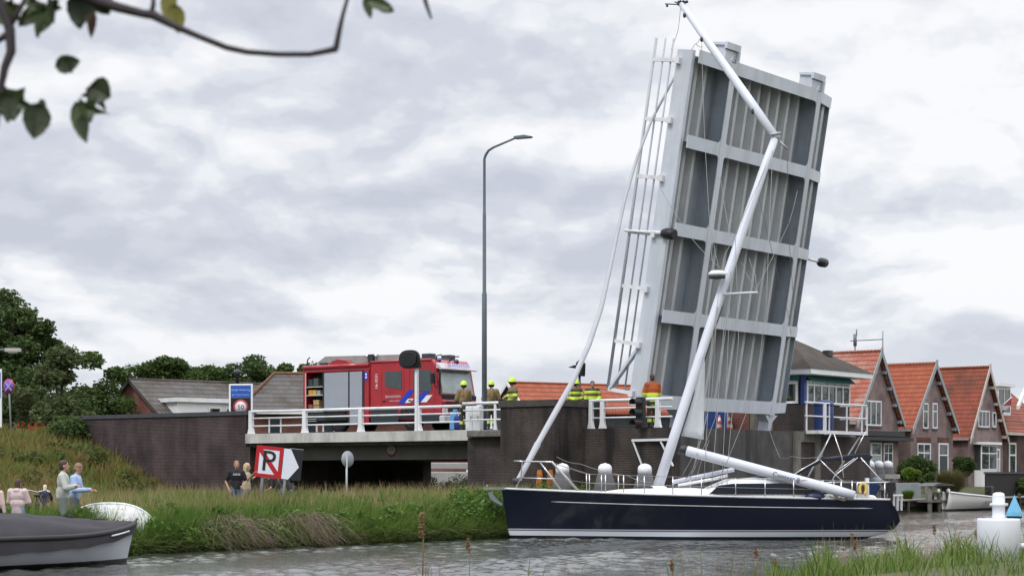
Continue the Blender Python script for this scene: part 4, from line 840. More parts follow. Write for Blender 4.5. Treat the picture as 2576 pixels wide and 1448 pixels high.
    for f in frames:
        for dy in (-1.25, 1.1): mb = MB(); mb.tube([pw(x, y, dy) for x, y in f], .017, 6); mb.build('cockpit_frame', CHROME, r)
    # stern rail, wheel pedestal, ring buoy, engine, fender
    mb = MB(); mb.tube([(xx(2135), -1.5, 1.2), (xx(2135), -1.5, 1.82), (xx(2205), -1.35, 1.84), (xx(2225), -.9, 1.84), (xx(2225), .9, 1.84), (xx(2205), 1.35, 1.84), (xx(2135), 1.5, 1.82), (xx(2135), 1.5, 1.2)], .024, 7); mb.tube([(xx(2205), -1.35, 1.2), (xx(2205), -1.35, 1.84)], .022, 6); mb.tube([(xx(2225), -.6, 1.2), (xx(2225), -.6, 1.84)], .022, 6); mb.build('stern_rail', CHROME, r)
    mb = MB(); mb.prism([(xx(2163), 1.2), (xx(2190), 1.2), (xx(2212), 1.72), (xx(2200), 1.86), (xx(2186), 1.80)], 'y', -.35, .1); mb.build('wheel_cover', mat('canvas_blue', (.012, .028, .09), .7, .25, 5), r, bevel=.06)
    mb = MB(); mb.ball((xx(2200), -.12, 1.86), (.2, .2, .14), 10, 7); mb.build('compass_hood', mat('hood_grey', (.16, .19, .23), .5), r)
    RY = Matrix.Rotation(R(90), 4, 'X')
    mb = MB(); pts = [(math.cos(a)*.11, 0, math.sin(a)*.19) for a in [R(-60+24*k) for k in range(13)]]; c = Vector((xx(2150), -1.45, 1.62)); mb.tube([c+Vector(p) for p in pts], .055, 8); mb.build('horseshoe_buoy', mat('buoy_yellow', (.62, .48, .14), .6), r)
    mb = MB(); mb.box((xx(2158), -1.4, 1.36), (xx(2166), -1.2, 1.98)); mb.build('buoy_holder', GEL, r)
    mb = MB(); mb.prism([(xx(2216), 1.85), (xx(2236), 1.87), (xx(2240), 1.62), (xx(2232), 1.5), (xx(2230), 1.12), (xx(2240), 1.02), (xx(2222), 1.02), (xx(2222), 1.5), (xx(2212), 1.6)], 'y', -1.0, -.72); mb.build('outboard_engine', mat('engine_black', (.02, .016, .018), .4), r, bevel=.03)
    c = Vector((xx(2030), -1.72, 1.36)); mb = MB(); mb.tube([c+Vector((-.33, 0, 0)), c+Vector((-.26, 0, 0)), c+Vector((-.1, 0, 0)), c+Vector((.12, 0, 0)), c+Vector((.24, 0, 0)), c+Vector((.3, 0, 0))], [.05, .14, .18, .18, .15, .06], 12); mb.build('fender', mat('fender_navy', (.012, .016, .05), .4), r)
    mb = MB(); mb.tube([(xx(2060), -1.3, 1.45), (xx(2090), -1.5, 1.30), (xx(2105), -1.45, 1.34)], .03, 6); mb.build('coiled_rope', mat('beige_rope', (.3, .27, .22)), r)
build_yacht()
# ---------------------------------------------------------------- houses across the basin
def build_houses():
    sf = -14.74; zg = 1.1; GR = mat('grey_bargeboard', (.27, .30, .30), .6, .12, 3); PALE = mat('pale_bargeboard', (.45, .42, .37), .6, .1, 3)
    OR = tiles('orange_tiles', (.27, .066, .034), (.37, .11, .055)); OR2 = tiles('weathered_tiles', (.20, .050, .03), (.29, .078, .042), moss=(.10, .045, .03)); PK = tiles('pinkish_tiles', (.30, .08, .05), (.42, .15, .10), moss=(.42, .30, .26))
    fx = lambda x: w_at(x, sf); fz = lambda y, x: zy(y, sf, fx(x))
    def house(label, ax, ay, lx, rx, ey, tm, bm, L=9.5, brickm=BRKH):
        wc = fx(ax); hw = (fx(rx)-fx(lx))/2; zr = fz(ay, ax); ze = fz(ey, ax)
        r = broot('terraced_house', label, 'house', sf, wc, zg, 'gabled houses along the quay'); zr -= zg; ze -= zg
        mb = MB(); mb.prism([(-hw+.18, -.8), (hw-.18, -.8), (hw-.18, ze), (0, zr-.22), (-hw+.18, ze)], 'x', -L, 0); mb.build('brick_wall', brickm, r)
        sl = (zr-ze)/hw; mb = MB()
        for sd in (-1, 1):
            mb.prism([(0, zr+.04), (sd*(hw+.1), ze-.1*sl+.04), (sd*(hw+.1), ze-.1*sl-.14), (0, zr-.16)], 'x', -L-.2, .30)
        rf = mb.build('roof', tm, r)
        mb = MB(); mb.tube([(-L-.2, 0, zr+.03), (.3, 0, zr+.03)], .11, 8); mb.build('ridge_tile', tm, rf)
        for sd in (-1, 1):
            mb = MB(); mb.prism([(0, zr+.16), (sd*(hw+.16), ze-.14*sl+.12), (sd*(hw+.16), ze-.14*sl-.26), (0, zr-.30)], 'x', .301, .36); mb.build('bargeboard', bm, r)
            for t in (.22, .45, .68, .92): mb = MB(); mb.box((.005, sd*hw*t-.09-.05*sd, zr-sl*hw*t-.42), (.3, sd*hw*t+.09-.05*sd, zr-sl*hw*t-.22)); mb.build('rafter_end', bm, r)
        mb = MB(); mb.box((.30, -.07, zr+.02), (.40, .07, zr+.26)); mb.build('finial', bm, r)
        mb = MB(); mb.box((-L, -hw-.2, ze-.22), (.2, -hw-.05, ze-.08)); mb.build('gutter', GR, r)
        def win(x0, x1, y0, y1, cols, rows=(), sill=True, door=None):
            a, b = fx(x0)-wc, fx(x1)-wc; z0 = fz(y1, (x0+x1)/2)-zg; z1 = fz(y0, (x0+x1)/2)-zg
            f = window(r, MF(.02, (a+b)/2, z0), b-a, z1-z0, cols, rows, .09, sill=sill)
            if door: mb = MB(); mb.box((-.0, 0, 0), (0, 0, 0)); 
            return f
        def door(x0, x1, y0, y1, dark=True):
            a, b = fx(x0)-wc, fx(x1)-wc; z1 = fz(y0, (x0+x1)/2)-zg; w_ = b-a
            mb = MB(); mb.box((.005, a, .0), (.06, a+.12, z1)); mb.box((.005, b-.12, .0), (.06, b, z1)); mb.box((.005, a+.12, z1-.1), (.06, b-.12, z1)); mb.box((.005, a+.12, z1*.72), (.06, b-.12, z1*.72+.08)); d = mb.build('door', WHITE2, r)
            mb = MB(); mb.box((.006, a+.12, 0), (.03, b-.12, z1*.72)); mb.build('door_leaf', mat('door_dark', (.02, .03, .035), .4) if dark else mat('door_pale', (.35, .4, .4), .4), d)
            mb = MB(); mb.box((.006, a+.12, z1*.72+.08), (.03, b-.12, z1-.1)); mb.build('fanlight', GLASS, d)
        def lintel(x0, x1, y0, y1, m):
            a, b = fx(x0)-wc, fx(x1)-wc; mb = MB(); mb.box((.002, a, fz(y1, x0)-zg), (.03, b, fz(y0, x0)-zg)); mb.build('lintel', m, r)
        return r, win, door, lintel, hw, ze, zr
    REDB = brick('lintel_brick', (.14, .04, .035), (.10, .035, .03), (.15, .1, .09), .07, .25)
    r, win, door, lin_, hw, ze, zr = house('gabled brick house with pale streaked tiles, half hidden by the keeper cabin', 2207, 884, 2150, 2264, 1060, PK, GR)
    win(2176, 2216, 1007, 1070, 3); win(2183, 2190, 1113, 1190, 1, (.7,), False); door(2190, 2216, 1112, 1190, False); win(2222, 2245, 1114, 1185, 2, (.65,))
    a = fx(2150)-fx(2207); b = fx(2266)-fx(2207); z0 = fz(1108, 2207)-zg
    mb = MB(); mb.box((.03, a, z0), (.9, b, z0+.22)); mb.box((.03, a, z0+.3), (.3, b, z0+.62)); mb.build('porch_canopy', mat('porch_dark', (.03, .032, .032), .6), r)
    # roof antenna of this house
    an = broot('roof_antenna', 'tall bare aerial pole with side dipole rising above the streaked roof', 'antenna', sf-3, w_at(2151, sf-3), 7.0)
    s_, w_ = sf-3, w_at(2151, sf-3); zz = lambda y: zy(y, s_, w_)-7.0; y0 = Bw(s_, w_).y; px = y0/K
    mb = MB(); mb.tube([(0, 0, -1.6), (0, 0, zz(855))], .05, 6); mb.tube([(0, 0, zz(870)), (0, 0, zz(840))], .12, 8); mb.tube([(.05, .1, zz(845)), (.05, .12, zz(828))], .05, 6); mb.build('mast', GREYPOST, an)
    d = Vector((.79, .61, 0)); mb = MB(); mb.tube([d*(-12*px)+Vector((0, 0, zz(857))), d*(70*px)+Vector((0, 0, zz(853)))], .035, 6); mb.tube([d*(70*px)+Vector((0, 0, zz(832))), d*(70*px)+Vector((0, 0, zz(877)))], .03, 6); mb.build('dipole', GREYPOST, an)
    r, win, door, lin_, hw, ze, zr = house('gabled brick house with bright orange roof and two narrow attic windows', 2345, 915, 2289, 2401, 1078, OR, GR)
    win(2321, 2334, 1013, 1077, 1, (.67,)); win(2345, 2357, 1013, 1077, 1, (.67,)); win(2307, 2340, 1114, 1190, 2, (.68,)); door(2360, 2384, 1114, 1195); lin_(2306, 2341, 1099, 1112, REDB); lin_(2359, 2386, 1099, 1112, REDB)
    r, win, door, lin_, hw, ze, zr = house('gabled brick house with dark red roof, pale bargeboards and a bay window', 2480, 924, 2434, 2526, 1100, OR2, PALE)
    win(2460, 2488, 1032, 1074, 3); win(2496, 2505, 1036, 1074, 1); door(2494, 2514, 1128, 1190, False)
    wc = fx(2480); a, b = fx(2451)-wc, fx(2491)-wc; z0 = fz(1182, 2470)-zg; z1 = fz(1118, 2470)-zg
    mb = MB(); mb.box((.005, a, -.3), (.5, b, z0)); mb.build('bay_base', WHITE2, r); mb = MB(); mb.box((.005, a-.3, z1+.01), (.75, b+.3, z1+.18)); mb.build('bay_roof', WHITE2, r)
    f = window(r, MF(.5, (a+b)/2, z0), b-a, z1-z0, 2, (.66,), .09); mb = MB(); mb.box((.01, a+.06, z0), (.46, b-.06, z1)); mb.build('bay_body', mat('bay_inside', (.05, .055, .055), .5), r)
    # flag on a slanting pole
    fl = broot('flag', 'red white flag on a slanting pole at the pale bargeboard house', 'flag', sf, fx(2506), fz(1022, 2506))
    mb = MB(); mb.tube([(0, .1, -.3), (1.0, .45, .7)], .03, 6); mb.build('flagpole', WHITE2, fl)
    mb = MB(); mb.grid([[Vector((.35+.6*t, .22+.21*t, .05+.6*t-u*(.62-.1*t)+.04*math.sin(6*u+4*t))) for u in [k/5 for k in range(6)]] for t in [k/6 for k in range(7)]]); mb.build('cloth', bands('flag_cloth', [(-2, (.05, .06, .14)), (-.25, (.42, .38, .38)), (.05, (.22, .04, .06))], 2, .8), fl)
    # last house, eaves towards the water
    wD0, wD1 = fx(2524), fx(2660); r = broot('terraced_house', 'long eaved brown house with a white dormer at the photo edge', 'house', sf, wD0, zg, 'gabled houses along the quay')
    ez = fz(1084, 2550)-zg; wl = wD1-wD0
    mb = MB(); mb.box((-8, 0, -.8), (-.3, wl, ez)); mb.build('brick_wall', brick('brown_brick', (.085, .045, .04), (.06, .036, .034), (.12, .09, .08)), r)
    mb = MB(); mb.prism([(.1, ez), (-4.2, ez+3.6), (-8.4, ez), (-8.4, ez-.15), (.1, ez-.15)], 'y', -.2, wl); mb.build('roof', OR2, r)
    mb = MB(); mb.box((.1, -.1, ez-.3), (.55, wl*.35, ez-.1)); mb.build('canopy', PALE, r)
    d0, d1 = fx(2528)-wD0, fx(2562)-wD0; zA, zB = fz(1040, 2545)-zg, fz(975, 2545)-zg
    mb = MB(); mb.box((-3, d0, zA-.1), (-.6, d1, zB+.1)); mb.box((-3.1, d0-.2, zB+.1), (-.3, d1+.2, zB+.32)); dm = mb.build('dormer', WHITE2, r)
    window(r, MF(-.58, (d0+d1)/2, zA), d1-d0-.2, zB-zA, 2, (), .1); window(r, MF(-.28, fx(2548)-wD0+.6, 0), 1.3, fz(1112, 2545)-zg, 1, (.72,), .14)
    mb = MB(); mb.prism([(d1+.6, zB-1.2), (d1+3.5, zB+1.6), (d1+3.5, zB+1.3), (d1+.6, zB-1.5)], 'x', -.4, -.2); mb.build('bargeboard', WHITE2, r)
    mb = MB(); mb.box((-5, -1.2, ez+1.5), (-4.3, .4, ez+4.0)); mb.box((-5.4, -1.4, ez+1.2), (-4, 1.4, ez+3.2)); mb.build('chimney', mat('mossy_brick', (.10, .07, .04), .9, .4, 3), r)
build_houses()
def world_house(name, label, p0, ang, W_, L, zr, ze, tm, wm, verge, zg=.8, group=None, hip=0):
    """p0 = gable apex position on the ground; local x runs along the ridge away from the gable"""
    r = empty(name, (p0[0], p0[1], zg), ang, label, 'house', group); zr -= zg; ze -= zg; hw = W_/2; sl = (zr-ze)/hw
    if hip:
        mb = MB(); mb.box((0, -hw+.1, -.5), (L, hw-.1, ze)); mb.build('brick_wall', wm, r); e_ = hw+.25; z_ = ze-.25*sl
        mb = MB(); mb.add([(-.25, -e_, z_), (L, -e_, z_), (L, e_, z_), (-.25, e_, z_), (hip, 0, zr), (L, 0, zr)], [(0, 1, 5, 4), (3, 0, 4), (2, 3, 4, 5), (1, 2, 5), (3, 2, 1, 0)]); rf = mb.build('roof', tm, r)
        mb = MB(); mb.tube([(-.25, -e_, z_+.04), (hip, 0, zr+.03), (L, 0, zr+.03)], .11, 8); mb.build('ridge_tile', mat('ridge_rust', (.14, .07, .04), .85, .3, 4), rf); return r
    mb = MB(); mb.prism([(-hw+.1, -.5), (hw-.1, -.5), (hw-.1, ze), (0, zr-.15), (-hw+.1, ze)], 'x', 0, L); mb.build('brick_wall', wm, r)
    mb = MB()
    for sd in (-1, 1): mb.prism([(0, zr+.04), (sd*(hw+.25), ze-.25*sl+.04), (sd*(hw+.25), ze-.25*sl-.12), (0, zr-.12)], 'x', -.15, L+.1)
    rf = mb.build('roof', tm, r)
    mb = MB(); mb.tube([(-.15, 0, zr+.03), (L+.1, 0, zr+.03)], .1, 8); mb.build('ridge_tile', tm, rf)
    for sd in (-1, 1):
        mb = MB(); mb.prism([(0, zr+.1), (sd*(hw+.27), ze-.26*sl+.1), (sd*(hw+.27), ze-.26*sl-.16), (0, zr-.16)], 'x', -.2, -.151); mb.build('bargeboard', verge, r)
    return r
def left_houses():
    GT = tiles('grey_tiles', (.085, .080, .078), (.135, .125, .118), .28, .26, moss=(.07, .055, .035))
    a = math.atan2(.66, .75); p = P(330, 955, 113)
    r = world_house('brick_house', 'red brick house end with grey tiled roof and white dormer behind the wing wall', (p.x, p.y), a, 7.2, 9.5, p.z, 5.5, GT, BRKR, mat('dark_verge', (.08, .075, .07)))
    def local(x, y, Y): return mat_of(r).inverted() @ P(x, y, Y)
    # white dormer on the slope towards the viewer
    q0 = local(408, 1004, 112); q1 = local(592, 1004, 117.5); yb = -3.2
    mb = MB(); mb.box((.9, yb-.6, 3.4), (8.6, yb+1.8, 5.55)); dm = mb.build('dormer', WHITE2, r); mb = MB(); mb.box((.7, yb-.85, 5.551), (8.8, yb+1.8, 5.8)); mb.build('dormer_roof', WHITE, r)
    for i, (x, w_) in enumerate(((3.5, .9), (5.0, 1.5), (6.5, .9), (7.7, .8))): window(r, MS(x, yb-.62, 4.25), w_, 1.05, 1, (), .1)
    mb = MB(); mb.lathe([(.12, 0), (.12, .9), (.2, .95)], 10, (7.2, -.6, p.z-.8-.4)); mb.lathe([(.42, .95), (.05, 1.25)], 10, (7.2, -.6, p.z-.8-.35)); mb.build('chimney_cowl', DARK, r)
    p = P(690, 938, 116); r2 = world_house('brick_house', 'low house with grey mossy roof and white gutter behind the place sign', (p.x-2.6, p.y), math.atan2(.3, 1), 8, 14, p.z, 6.05, GT, BRKR, mat('dark_verge', (.08, .075, .07)), hip=2.6)
    mb = MB(); mb.box((-.3, -4.45, 4.88), (14.2, -4.22, 5.12)); mb.build('gutter', WHITE, r2)
    for i, x in enumerate((2.0, 4.2, 5.3, 7.6)): window(r2, MS(x, -3.93, 3.2), .8, 1.5, 1, (), .1)
    OR = MATS['orange_tiles']; p = P(1281, 963, 122)
    r3 = world_house('brick_house', 'house with orange roof, skylight and white gable edge behind the firefighters', (p.x, p.y), math.atan2(.55, 1), 4.6, 17, p.z, 6.3, OR, mat('dark_gable', (.05, .055, .06), .8, .2, 3), WHITE2)
    zt = p.z-.8; mb = MB(); sl_ = (p.z-6.3)/2.3; M = Matrix.Translation((4.6, -1.1, zt-1.1*sl_+.02)) @ Matrix.Rotation(math.atan(sl_), 4, 'X'); mb.box((-.4, -.5, .05), (.4, .5, .16), M); k = mb.build('skylight', DARK, r3)
    mb = MB(); mb.box((-.3, -.42, .161), (.3, .42, .18), M); mb.build('skylight_glass', mat('sky_glass', (.5, .52, .55), .1), k)
left_houses()

# ---------------------------------------------------------------- leaves, trees, bushes
def leaf_quads(centers, radii, n, size, flat=.5, shell=.55):
    """n leaf faces scattered through each ellipsoid clump"""
    V = []
    for c, rd in zip(centers, radii):
        d = rng.normal(size=(n, 3)); d /= np.linalg.norm(d, axis=1)[:, None]
        rr = shell+(1-shell)*rng.random(n)**.6; rr *= rng.random(n)**.25
        V.append(np.array(c)+d*rr[:, None]*np.array(rd))
    p = np.concatenate(V); m = len(p)
    a = rng.normal(size=(m, 3)); a[:, 2] *= flat; a /= np.linalg.norm(a, axis=1)[:, None]
    b = np.cross(a, rng.normal(size=(m, 3))); b /= np.linalg.norm(b, axis=1)[:, None]
    s = (size*(.55+.9*rng.random(m)))[:, None]
    v = np.stack([p-a*s, p+b*s*.5, p+a*s, p-b*s*.5], 1).reshape(-1, 3)
    return v, np.arange(m*4).reshape(-1, 4)
def tree(name, label, base, hgt, crown, ncl, nl, size, m, clr, cat='tree', group=None, trunk=.22, seedc=None):
    """crown = (cx, cy, cz, rx, ry, rz) relative to the base"""
    r = empty(name, base, 0, label, cat, group); cx, cy, cz, rx, ry, rz = crown; cs = []; rs = []
    for i in range(ncl):
        d = rng.normal(size=3); d /= np.linalg.norm(d); k = rng.random()**.4*.92
        c = np.array([cx, cy, cz])+d*k*np.array([rx, ry, rz]); q = clr*(.6+.7*rng.random()); cs.append(c); rs.append((q*1.15, q*1.15, q*.8))
    mb = MB(); top_ = Vector((cx*.6, cy*.6, cz))
    if trunk:
        mb.tube([(0, 0, -.4), top_*.4, top_*.75, top_+Vector((.1, 0, rz*.5))], [trunk, trunk*.8, trunk*.55, trunk*.2], 8)
        for c in cs[::max(1, ncl//9)]: mb.tube([top_*(.45+.3*random.random()), (top_*.5+Vector(c)*.5), Vector(c)], [trunk*.4, trunk*.25, trunk*.08], 6)
        mb.build('trunk', mat('bark', (.05, .042, .035), .9, .3, 5, bump=.4), r)
    v, q = leaf_quads(cs, rs, int(nl*1.7), size*.78); npmesh('crown', v, q, m, r)
    return r
GA = leafmat('leaf_dark', [(.024, .046, .013), (.055, .092, .026), (.095, .14, .042)], .3, noise=.4)
GB = leafmat('leaf_mid', [(.035, .062, .014), (.070, .110, .028), (.115, .165, .045)], .35, noise=.4)
GC = leafmat('leaf_olive', [(.048, .068, .022), (.095, .118, .046), (.15, .175, .08)], .35, noise=.4)
GD = leafmat('leaf_bright', [(.05, .095, .012), (.10, .17, .02), (.17, .24, .035)], .3, noise=.3, nscale=2)
GE = leafmat('leaf_tan', [(.06, .075, .025), (.11, .11, .04), (.20, .12, .06)], .3, noise=.4, nscale=1.5)
def trees():
    B = lambda x, Y, z=.8: (P(x, 1188, Y).x, Y, z)
    g = 'trees behind the dike'
    tree('dark_tree', 'tall dark broadleaf tree at the photo edge behind the no stopping sign', B(20, 108, 2), 12, (0, 0, 7.0, 3.1, 3.0, 4.1), 58, 300, .17, GA, .95, group=g, trunk=.35)
    tree('dark_tree', 'dark lower bush tree filling in under the tallest tree', B(45, 104, 2), 8, (0, 0, 2.9, 4.2, 2.6, 3.2), 40, 320, .17, GA, 1.1, group=g, trunk=.25)
    tree('olive_tree', 'olive grey bushy tree standing just right of the tallest tree', B(150, 100, 2), 8, (0, 0, 3.4, 2.6, 2.2, 3.4), 34, 320, .16, GC, .9, group=g, trunk=.2)
    tree('green_tree', 'mid green tree left of the red brick house end', B(232, 112, 1), 8, (0, 0, 4.7, 2.3, 2.2, 3.6), 34, 320, .16, GB, .9, group=g, trunk=.2)
    tree('dark_bush', 'dark bush at the start of the wing wall', B(160, 90, 3.0), 4, (0, 0, .7, 1.2, 1.0, 1.2), 20, 300, .13, GA, .7, 'bush', trunk=.08)
    tree('green_tree', 'round topped green tree behind the ridge of the brick house', B(385, 150, .8), 9, (0, 0, 7.7, 2.9, 2.6, 3.4), 36, 320, .2, GB, 1.0, group=g, trunk=.25)
    tree('green_tree', 'green tree between the round topped tree and the chimney cowl', B(455, 152, .8), 9, (0, 0, 7.9, 2.4, 2.6, 3.2), 30, 320, .2, GB, .95, group=g, trunk=.25)
    tree('green_tree', 'green tree above the place sign with ragged top', B(540, 150, .8), 9, (0, 0, 7.2, 2.4, 2.6, 3.2), 30, 320, .2, GB, .95, group=g, trunk=.25)
    tree('dark_tree', 'darker ragged tree between the two grey roofs', B(635, 140, .8), 9, (0, 0, 7.2, 2.1, 2.4, 3.2), 30, 320, .18, GA, .85, group=g, trunk=.25)
    tree('green_tree', 'green tree top showing behind the rear of the fire engine', B(735, 150, .8), 9, (0, 0, 7.6, 2.2, 2.4, 3.0), 26, 300, .2, GB, .85, group=g, trunk=.25)
    tree('green_tree', 'green tree peeping over the fire engine ladder box', B(790, 150, .8), 9, (0, 0, 7.7, 1.6, 2.0, 3.0), 20, 300, .2, GB, .8, group=g, trunk=.25)
def near_woods():
    # the trees along the viewer's own bank, behind the camera: what the windows across the water mirror
    cs = []; rs = []
    r0 = np.random.default_rng(3)
    for i in range(120):
        w = -130+460*i/119+rng.normal()*2; cs.append((50+rng.normal()*2, w, 3.5+4.5*rng.random())); k = 2+1.6*rng.random(); rs.append((k, k*1.2, k*1.3))
    v, q = leaf_quads(cs, rs, 120, .42); o = npmesh('near_bank_woods', v, q, GB); o.location = OO; o.rotation_euler = (0, 0, BANG); o['kind'] = 'stuff'
near_woods()
trees()
def garden():
    def at(x, s): w = w_at(x, s); return Bw(s, w, gh(s, w)), w
    sf = -10.5
    def bush(label, x, s, y0, y1, wpx, m, ncl, nl, size, name='garden_bush', k=1.0, sq=.75):
        p, w = at(x, s); zt = zy(y0, s, w)-p.z; zb = zy(y1, s, w)-p.z; hw = wpx/2*p.y/K
        tree(name, label, p, zt, (0, 0, (zt+zb)/2, hw*sq, hw*sq, (zt-zb)/2*.8), ncl, nl, size, m, hw*.42*k, 'bush', 'garden bushes along the quay', trunk=.05)
    bush('dark wide shrub in front of the bright orange roofed house', 2300, -12.5, 1147, 1215, 105, GA, 30, 300, .12)
    bush('clipped bright green round bush standing in the grey planter', 2293, -9.6, 1174, 1213, 56, GD, 26, 340, .07)
    bush('dark green low shrub right of the bright round bush', 2335, -10, 1182, 1225, 45, GB, 20, 260, .09)
    bush('square clipped dark hedge beside the bay window', 2424, -12.6, 1146, 1200, 62, GA, 30, 300, .1, 'clipped_hedge')
    bush('small green shrub between yacht stern frame and dock posts', 2148, -1.0, 1180, 1215, 34, GB, 16, 220, .07)
    bush('round green shrub at the photo edge before the dark fence', 2572, -8.5, 1200, 1250, 40, GB, 14, 220, .1)
    # tall tawny grass clump and bright reed clump: blades of their own
    def clump(label, x, s, y0, wpx, n, m, name):
        p, w = at(x, s); hh = zy(y0, s, w)-p.z; hw = wpx/2*p.y/K; r = empty(name, p, 0, label, 'plant', 'garden bushes along the quay')
        a = rng.random(n)*6.283; rr = hw*.35*np.sqrt(rng.random(n)); bx, by = rr*np.cos(a), rr*np.sin(a)
        L_ = hh*(.6+.5*rng.random(n)); out = (.2+.8*rng.random(n))*hw*.8; a2 = a+rng.normal(size=n)*.5
        npmesh('foliage', *blade_mesh(bx, by, np.zeros(n)-.1, L_, np.full(n, .045), out*np.cos(a2), out*np.sin(a2), a2+1.57), m, r)
    clump('tawny ornamental grass clump behind the small white boat', 2388, -9.4, 1168, 105, 2600, GE, 'grass_clump')
    clump('bright green reed clump at the quay before the grey planter', 2284, -7.6, 1224, 42, 1200, GD, 'grass_clump')
    # planter, quay, jetty
    p, w = at(2303, -8.9); r = empty('planter', p, BANG, 'large pale grey square planter at the quay', 'planter'); wd = 42*p.y/K
    h = zy(1214, -8.9, w)-p.z
    mb = MB(); mb.box((-.9, -wd*.75, -.2), (0, wd*.75, h)); mb.build('box', mat('planter_grey', (.20, .23, .245), .6, .1, 2), r, bevel=.03); mb = MB(); mb.box((-.8, -wd*.7, h), (-.1, wd*.7, h+.04)); mb.build('soil', mat('soil', (.04, .03, .02), .9), r)
    r = broot('wooden_quay', 'weathered wooden quay planking with dark posts at the water', 'quay', -6.6, 30, 0)
    mb = MB()
    for k in range(240): y = -15+k*.24; mb.box((-1.7, y, .60), (.35, y+.22, .66))
    mb.build('planking', mat('grey_planks', (.20, .185, .165), .85, .25, 4, grime=((.07, .065, .05), .5)), r)
    mb = MB(); mb.box((.05, -15, .28), (.15, 42, .597)); mb.build('fascia_board', mat('dark_timber', (.035, .03, .026), .85, .3, 3), r)
    for k in range(16):
        mb = MB(); y = -13+k*3.1; mb.tube([(.25, y, -.9), (.25, y, .9 if k % 3 else .58)], .11, 8); mb.build('pile', mat('dark_timber', (.035, .03, .026)), r)
    # jetty with table
    s = -5.8; w = w_at(2352, s); r = broot('wooden_jetty', 'small timber jetty with posts and a table top beside the white boat', 'jetty', s, w, 0); q = Bw(s, w).y/K
    TM = mat('grey_timber', (.12, .11, .10), .85, .3, 4)
    mb = MB(); mb.box((-1.2, -1.3, .52), (.4, 1.5, .62)); mb.build('platform', TM, r)
    for dx, dy in ((.2, -1.1), (.2, .1), (.2, 1.2), (-1.0, 1.2)): mb = MB(); mb.tube([(dx, dy, -.9), (dx, dy, 1.35)], .13, 8); mb.build('post', TM, r)
    mb = MB(); mb.prism([(-1.3, 1.42), (1.6, 1.42), (1.0, 1.52), (-.2, 1.6), (-.9, 1.52)], 'y', -.5, .5, Matrix.Rotation(R(90), 4, 'Z')); mb.build('table_top', DARK, r)
    for dy in (-.5, .8): mb = MB(); mb.ball((.42, dy, 1.15), .12, 8, 6); mb.build('white_lantern', WHITE2, r)
    # small boat with an outboard
    sA = -5.3; wA = w_at(2380, sA); sB = -5.6; wB = w_at(2487, sB); a = Bw(sA, wA); b = Bw(sB, wB); d = (b-a); L_ = min(d.length, 7.5)
    r = empty('open_boat', (a.x, a.y, 0), math.atan2(d.y, d.x), 'small weathered white open boat moored at the timber jetty', 'boat')
    L_ = d.length; rows = []
    for i in range(17):
        t = i/16; bw = .85*min(1, .25+1.6*t)*(1 if t < .9 else .93); sh = .95-.28*t+.1*(1-t)**3
        rows.append([Vector((L_*t-(.35*(sh-z)/sh if t == 0 else 0), y, z)) for y, z in ((-bw, sh), (-bw*.93, sh*.5), (-bw*.6, .02), (0, -.12), (bw*.6, .02), (bw*.93, sh*.5), (bw, sh))])
    mb = MB(); mb.grid(rows); o = mb.build('hull', bands('old_boat', [(-1, (.02, .02, .02)), (.12, (.42, .41, .39))], 2, .5), r); o.modifiers.new('thick', 'SOLIDIFY').thickness = .05
    for sd in (-1, 1): mb = MB(); mb.tube([(x[0].x, sd*abs(x[0].y), x[0].z+.02) for x in rows], .05, 6); mb.build('gunwale', WHITE2, r)
    mb = MB(); mb.box((L_-.15, -.2, .3), (L_+.2, .2, .85)); mb.box((L_-.1, -.2, .85), (L_+.35, .2, 1.35)); mb.box((L_-.5, -.04, 1.0), (L_-.1, .04, 1.08)); mb.build('outboard_engine', BLACK, r, bevel=.06)
    text(r, 'MOBY', .42, Matrix.Translation((L_*.62, -.92, .40)) @ Matrix.Rotation(R(90), 4, 'X'), mat('faded_lettering', (.12, .12, .12), .7))
    # dark fence at the right
    s = -8.8; w0 = w_at(2481, s); r = broot('dark_fence', 'dark board fence with slate top before the last house', 'fence', s, w0, gh(s, w0)); p = Bw(s, w0, 0); h = zy(1186, s, w0)-gh(s, w0)
    mb = MB(); mb.box((-.1, 0, -.2), (0, 16, h-.12)); mb.build('boards', mat('black_boards', (.018, .017, .016), .8, .35, 2, stretch=(1, 6, .3)), r); mb = MB(); mb.box((-.16, -.05, h-.12), (.08, 16, h)); mb.build('coping', CAPC, r)
    # white posts of a dock at the stern, three capped mooring posts
    DG = mat('dolphin_grey', (.085, .085, .09), .85, .15, 3, bump=.2); CW = mat('cap_white', (.78, .79, .82), .4, .05)
    def dolphin(x, w, y0, label, sc=1.0, group=None, cy=27):
        s = s_at(x, w); p = Bw(s, w); zt = zy(y0, s, w); r = empty('mooring_post', p, 0, label, 'mooring post', group); q = .25*sc; hc = cy*p.y/K
        mb = MB(); mb.lathe([(q*2.1, -.8), (q*1.95, .2), (q*1.75, zt-hc-.62), (q*1.06, zt-hc-.003), (q*.2, zt-hc)], 20); mb.build('cone', DG, r)
        mb = MB(); mb.lathe([(q, zt-hc), (q, zt-hc*.5), (q*.9, zt-hc*.27), (q*.62, zt-hc*.1), (q*.2, zt-hc*.03), (q*.1, zt)], 20); mb.build('cap', CW, r)
    g = 'white capped mooring posts'
    dolphin(1415, -3.9, 1164, 'grey mooring post with white domed cap nearest the yacht bow', group=g); dolphin(1522, -3.9, 1164, 'grey mooring post with white domed cap, middle of the three at the pier', group=g); dolphin(1622, -3.9, 1165, 'grey mooring post with white domed cap nearest the mast foot', group=g)
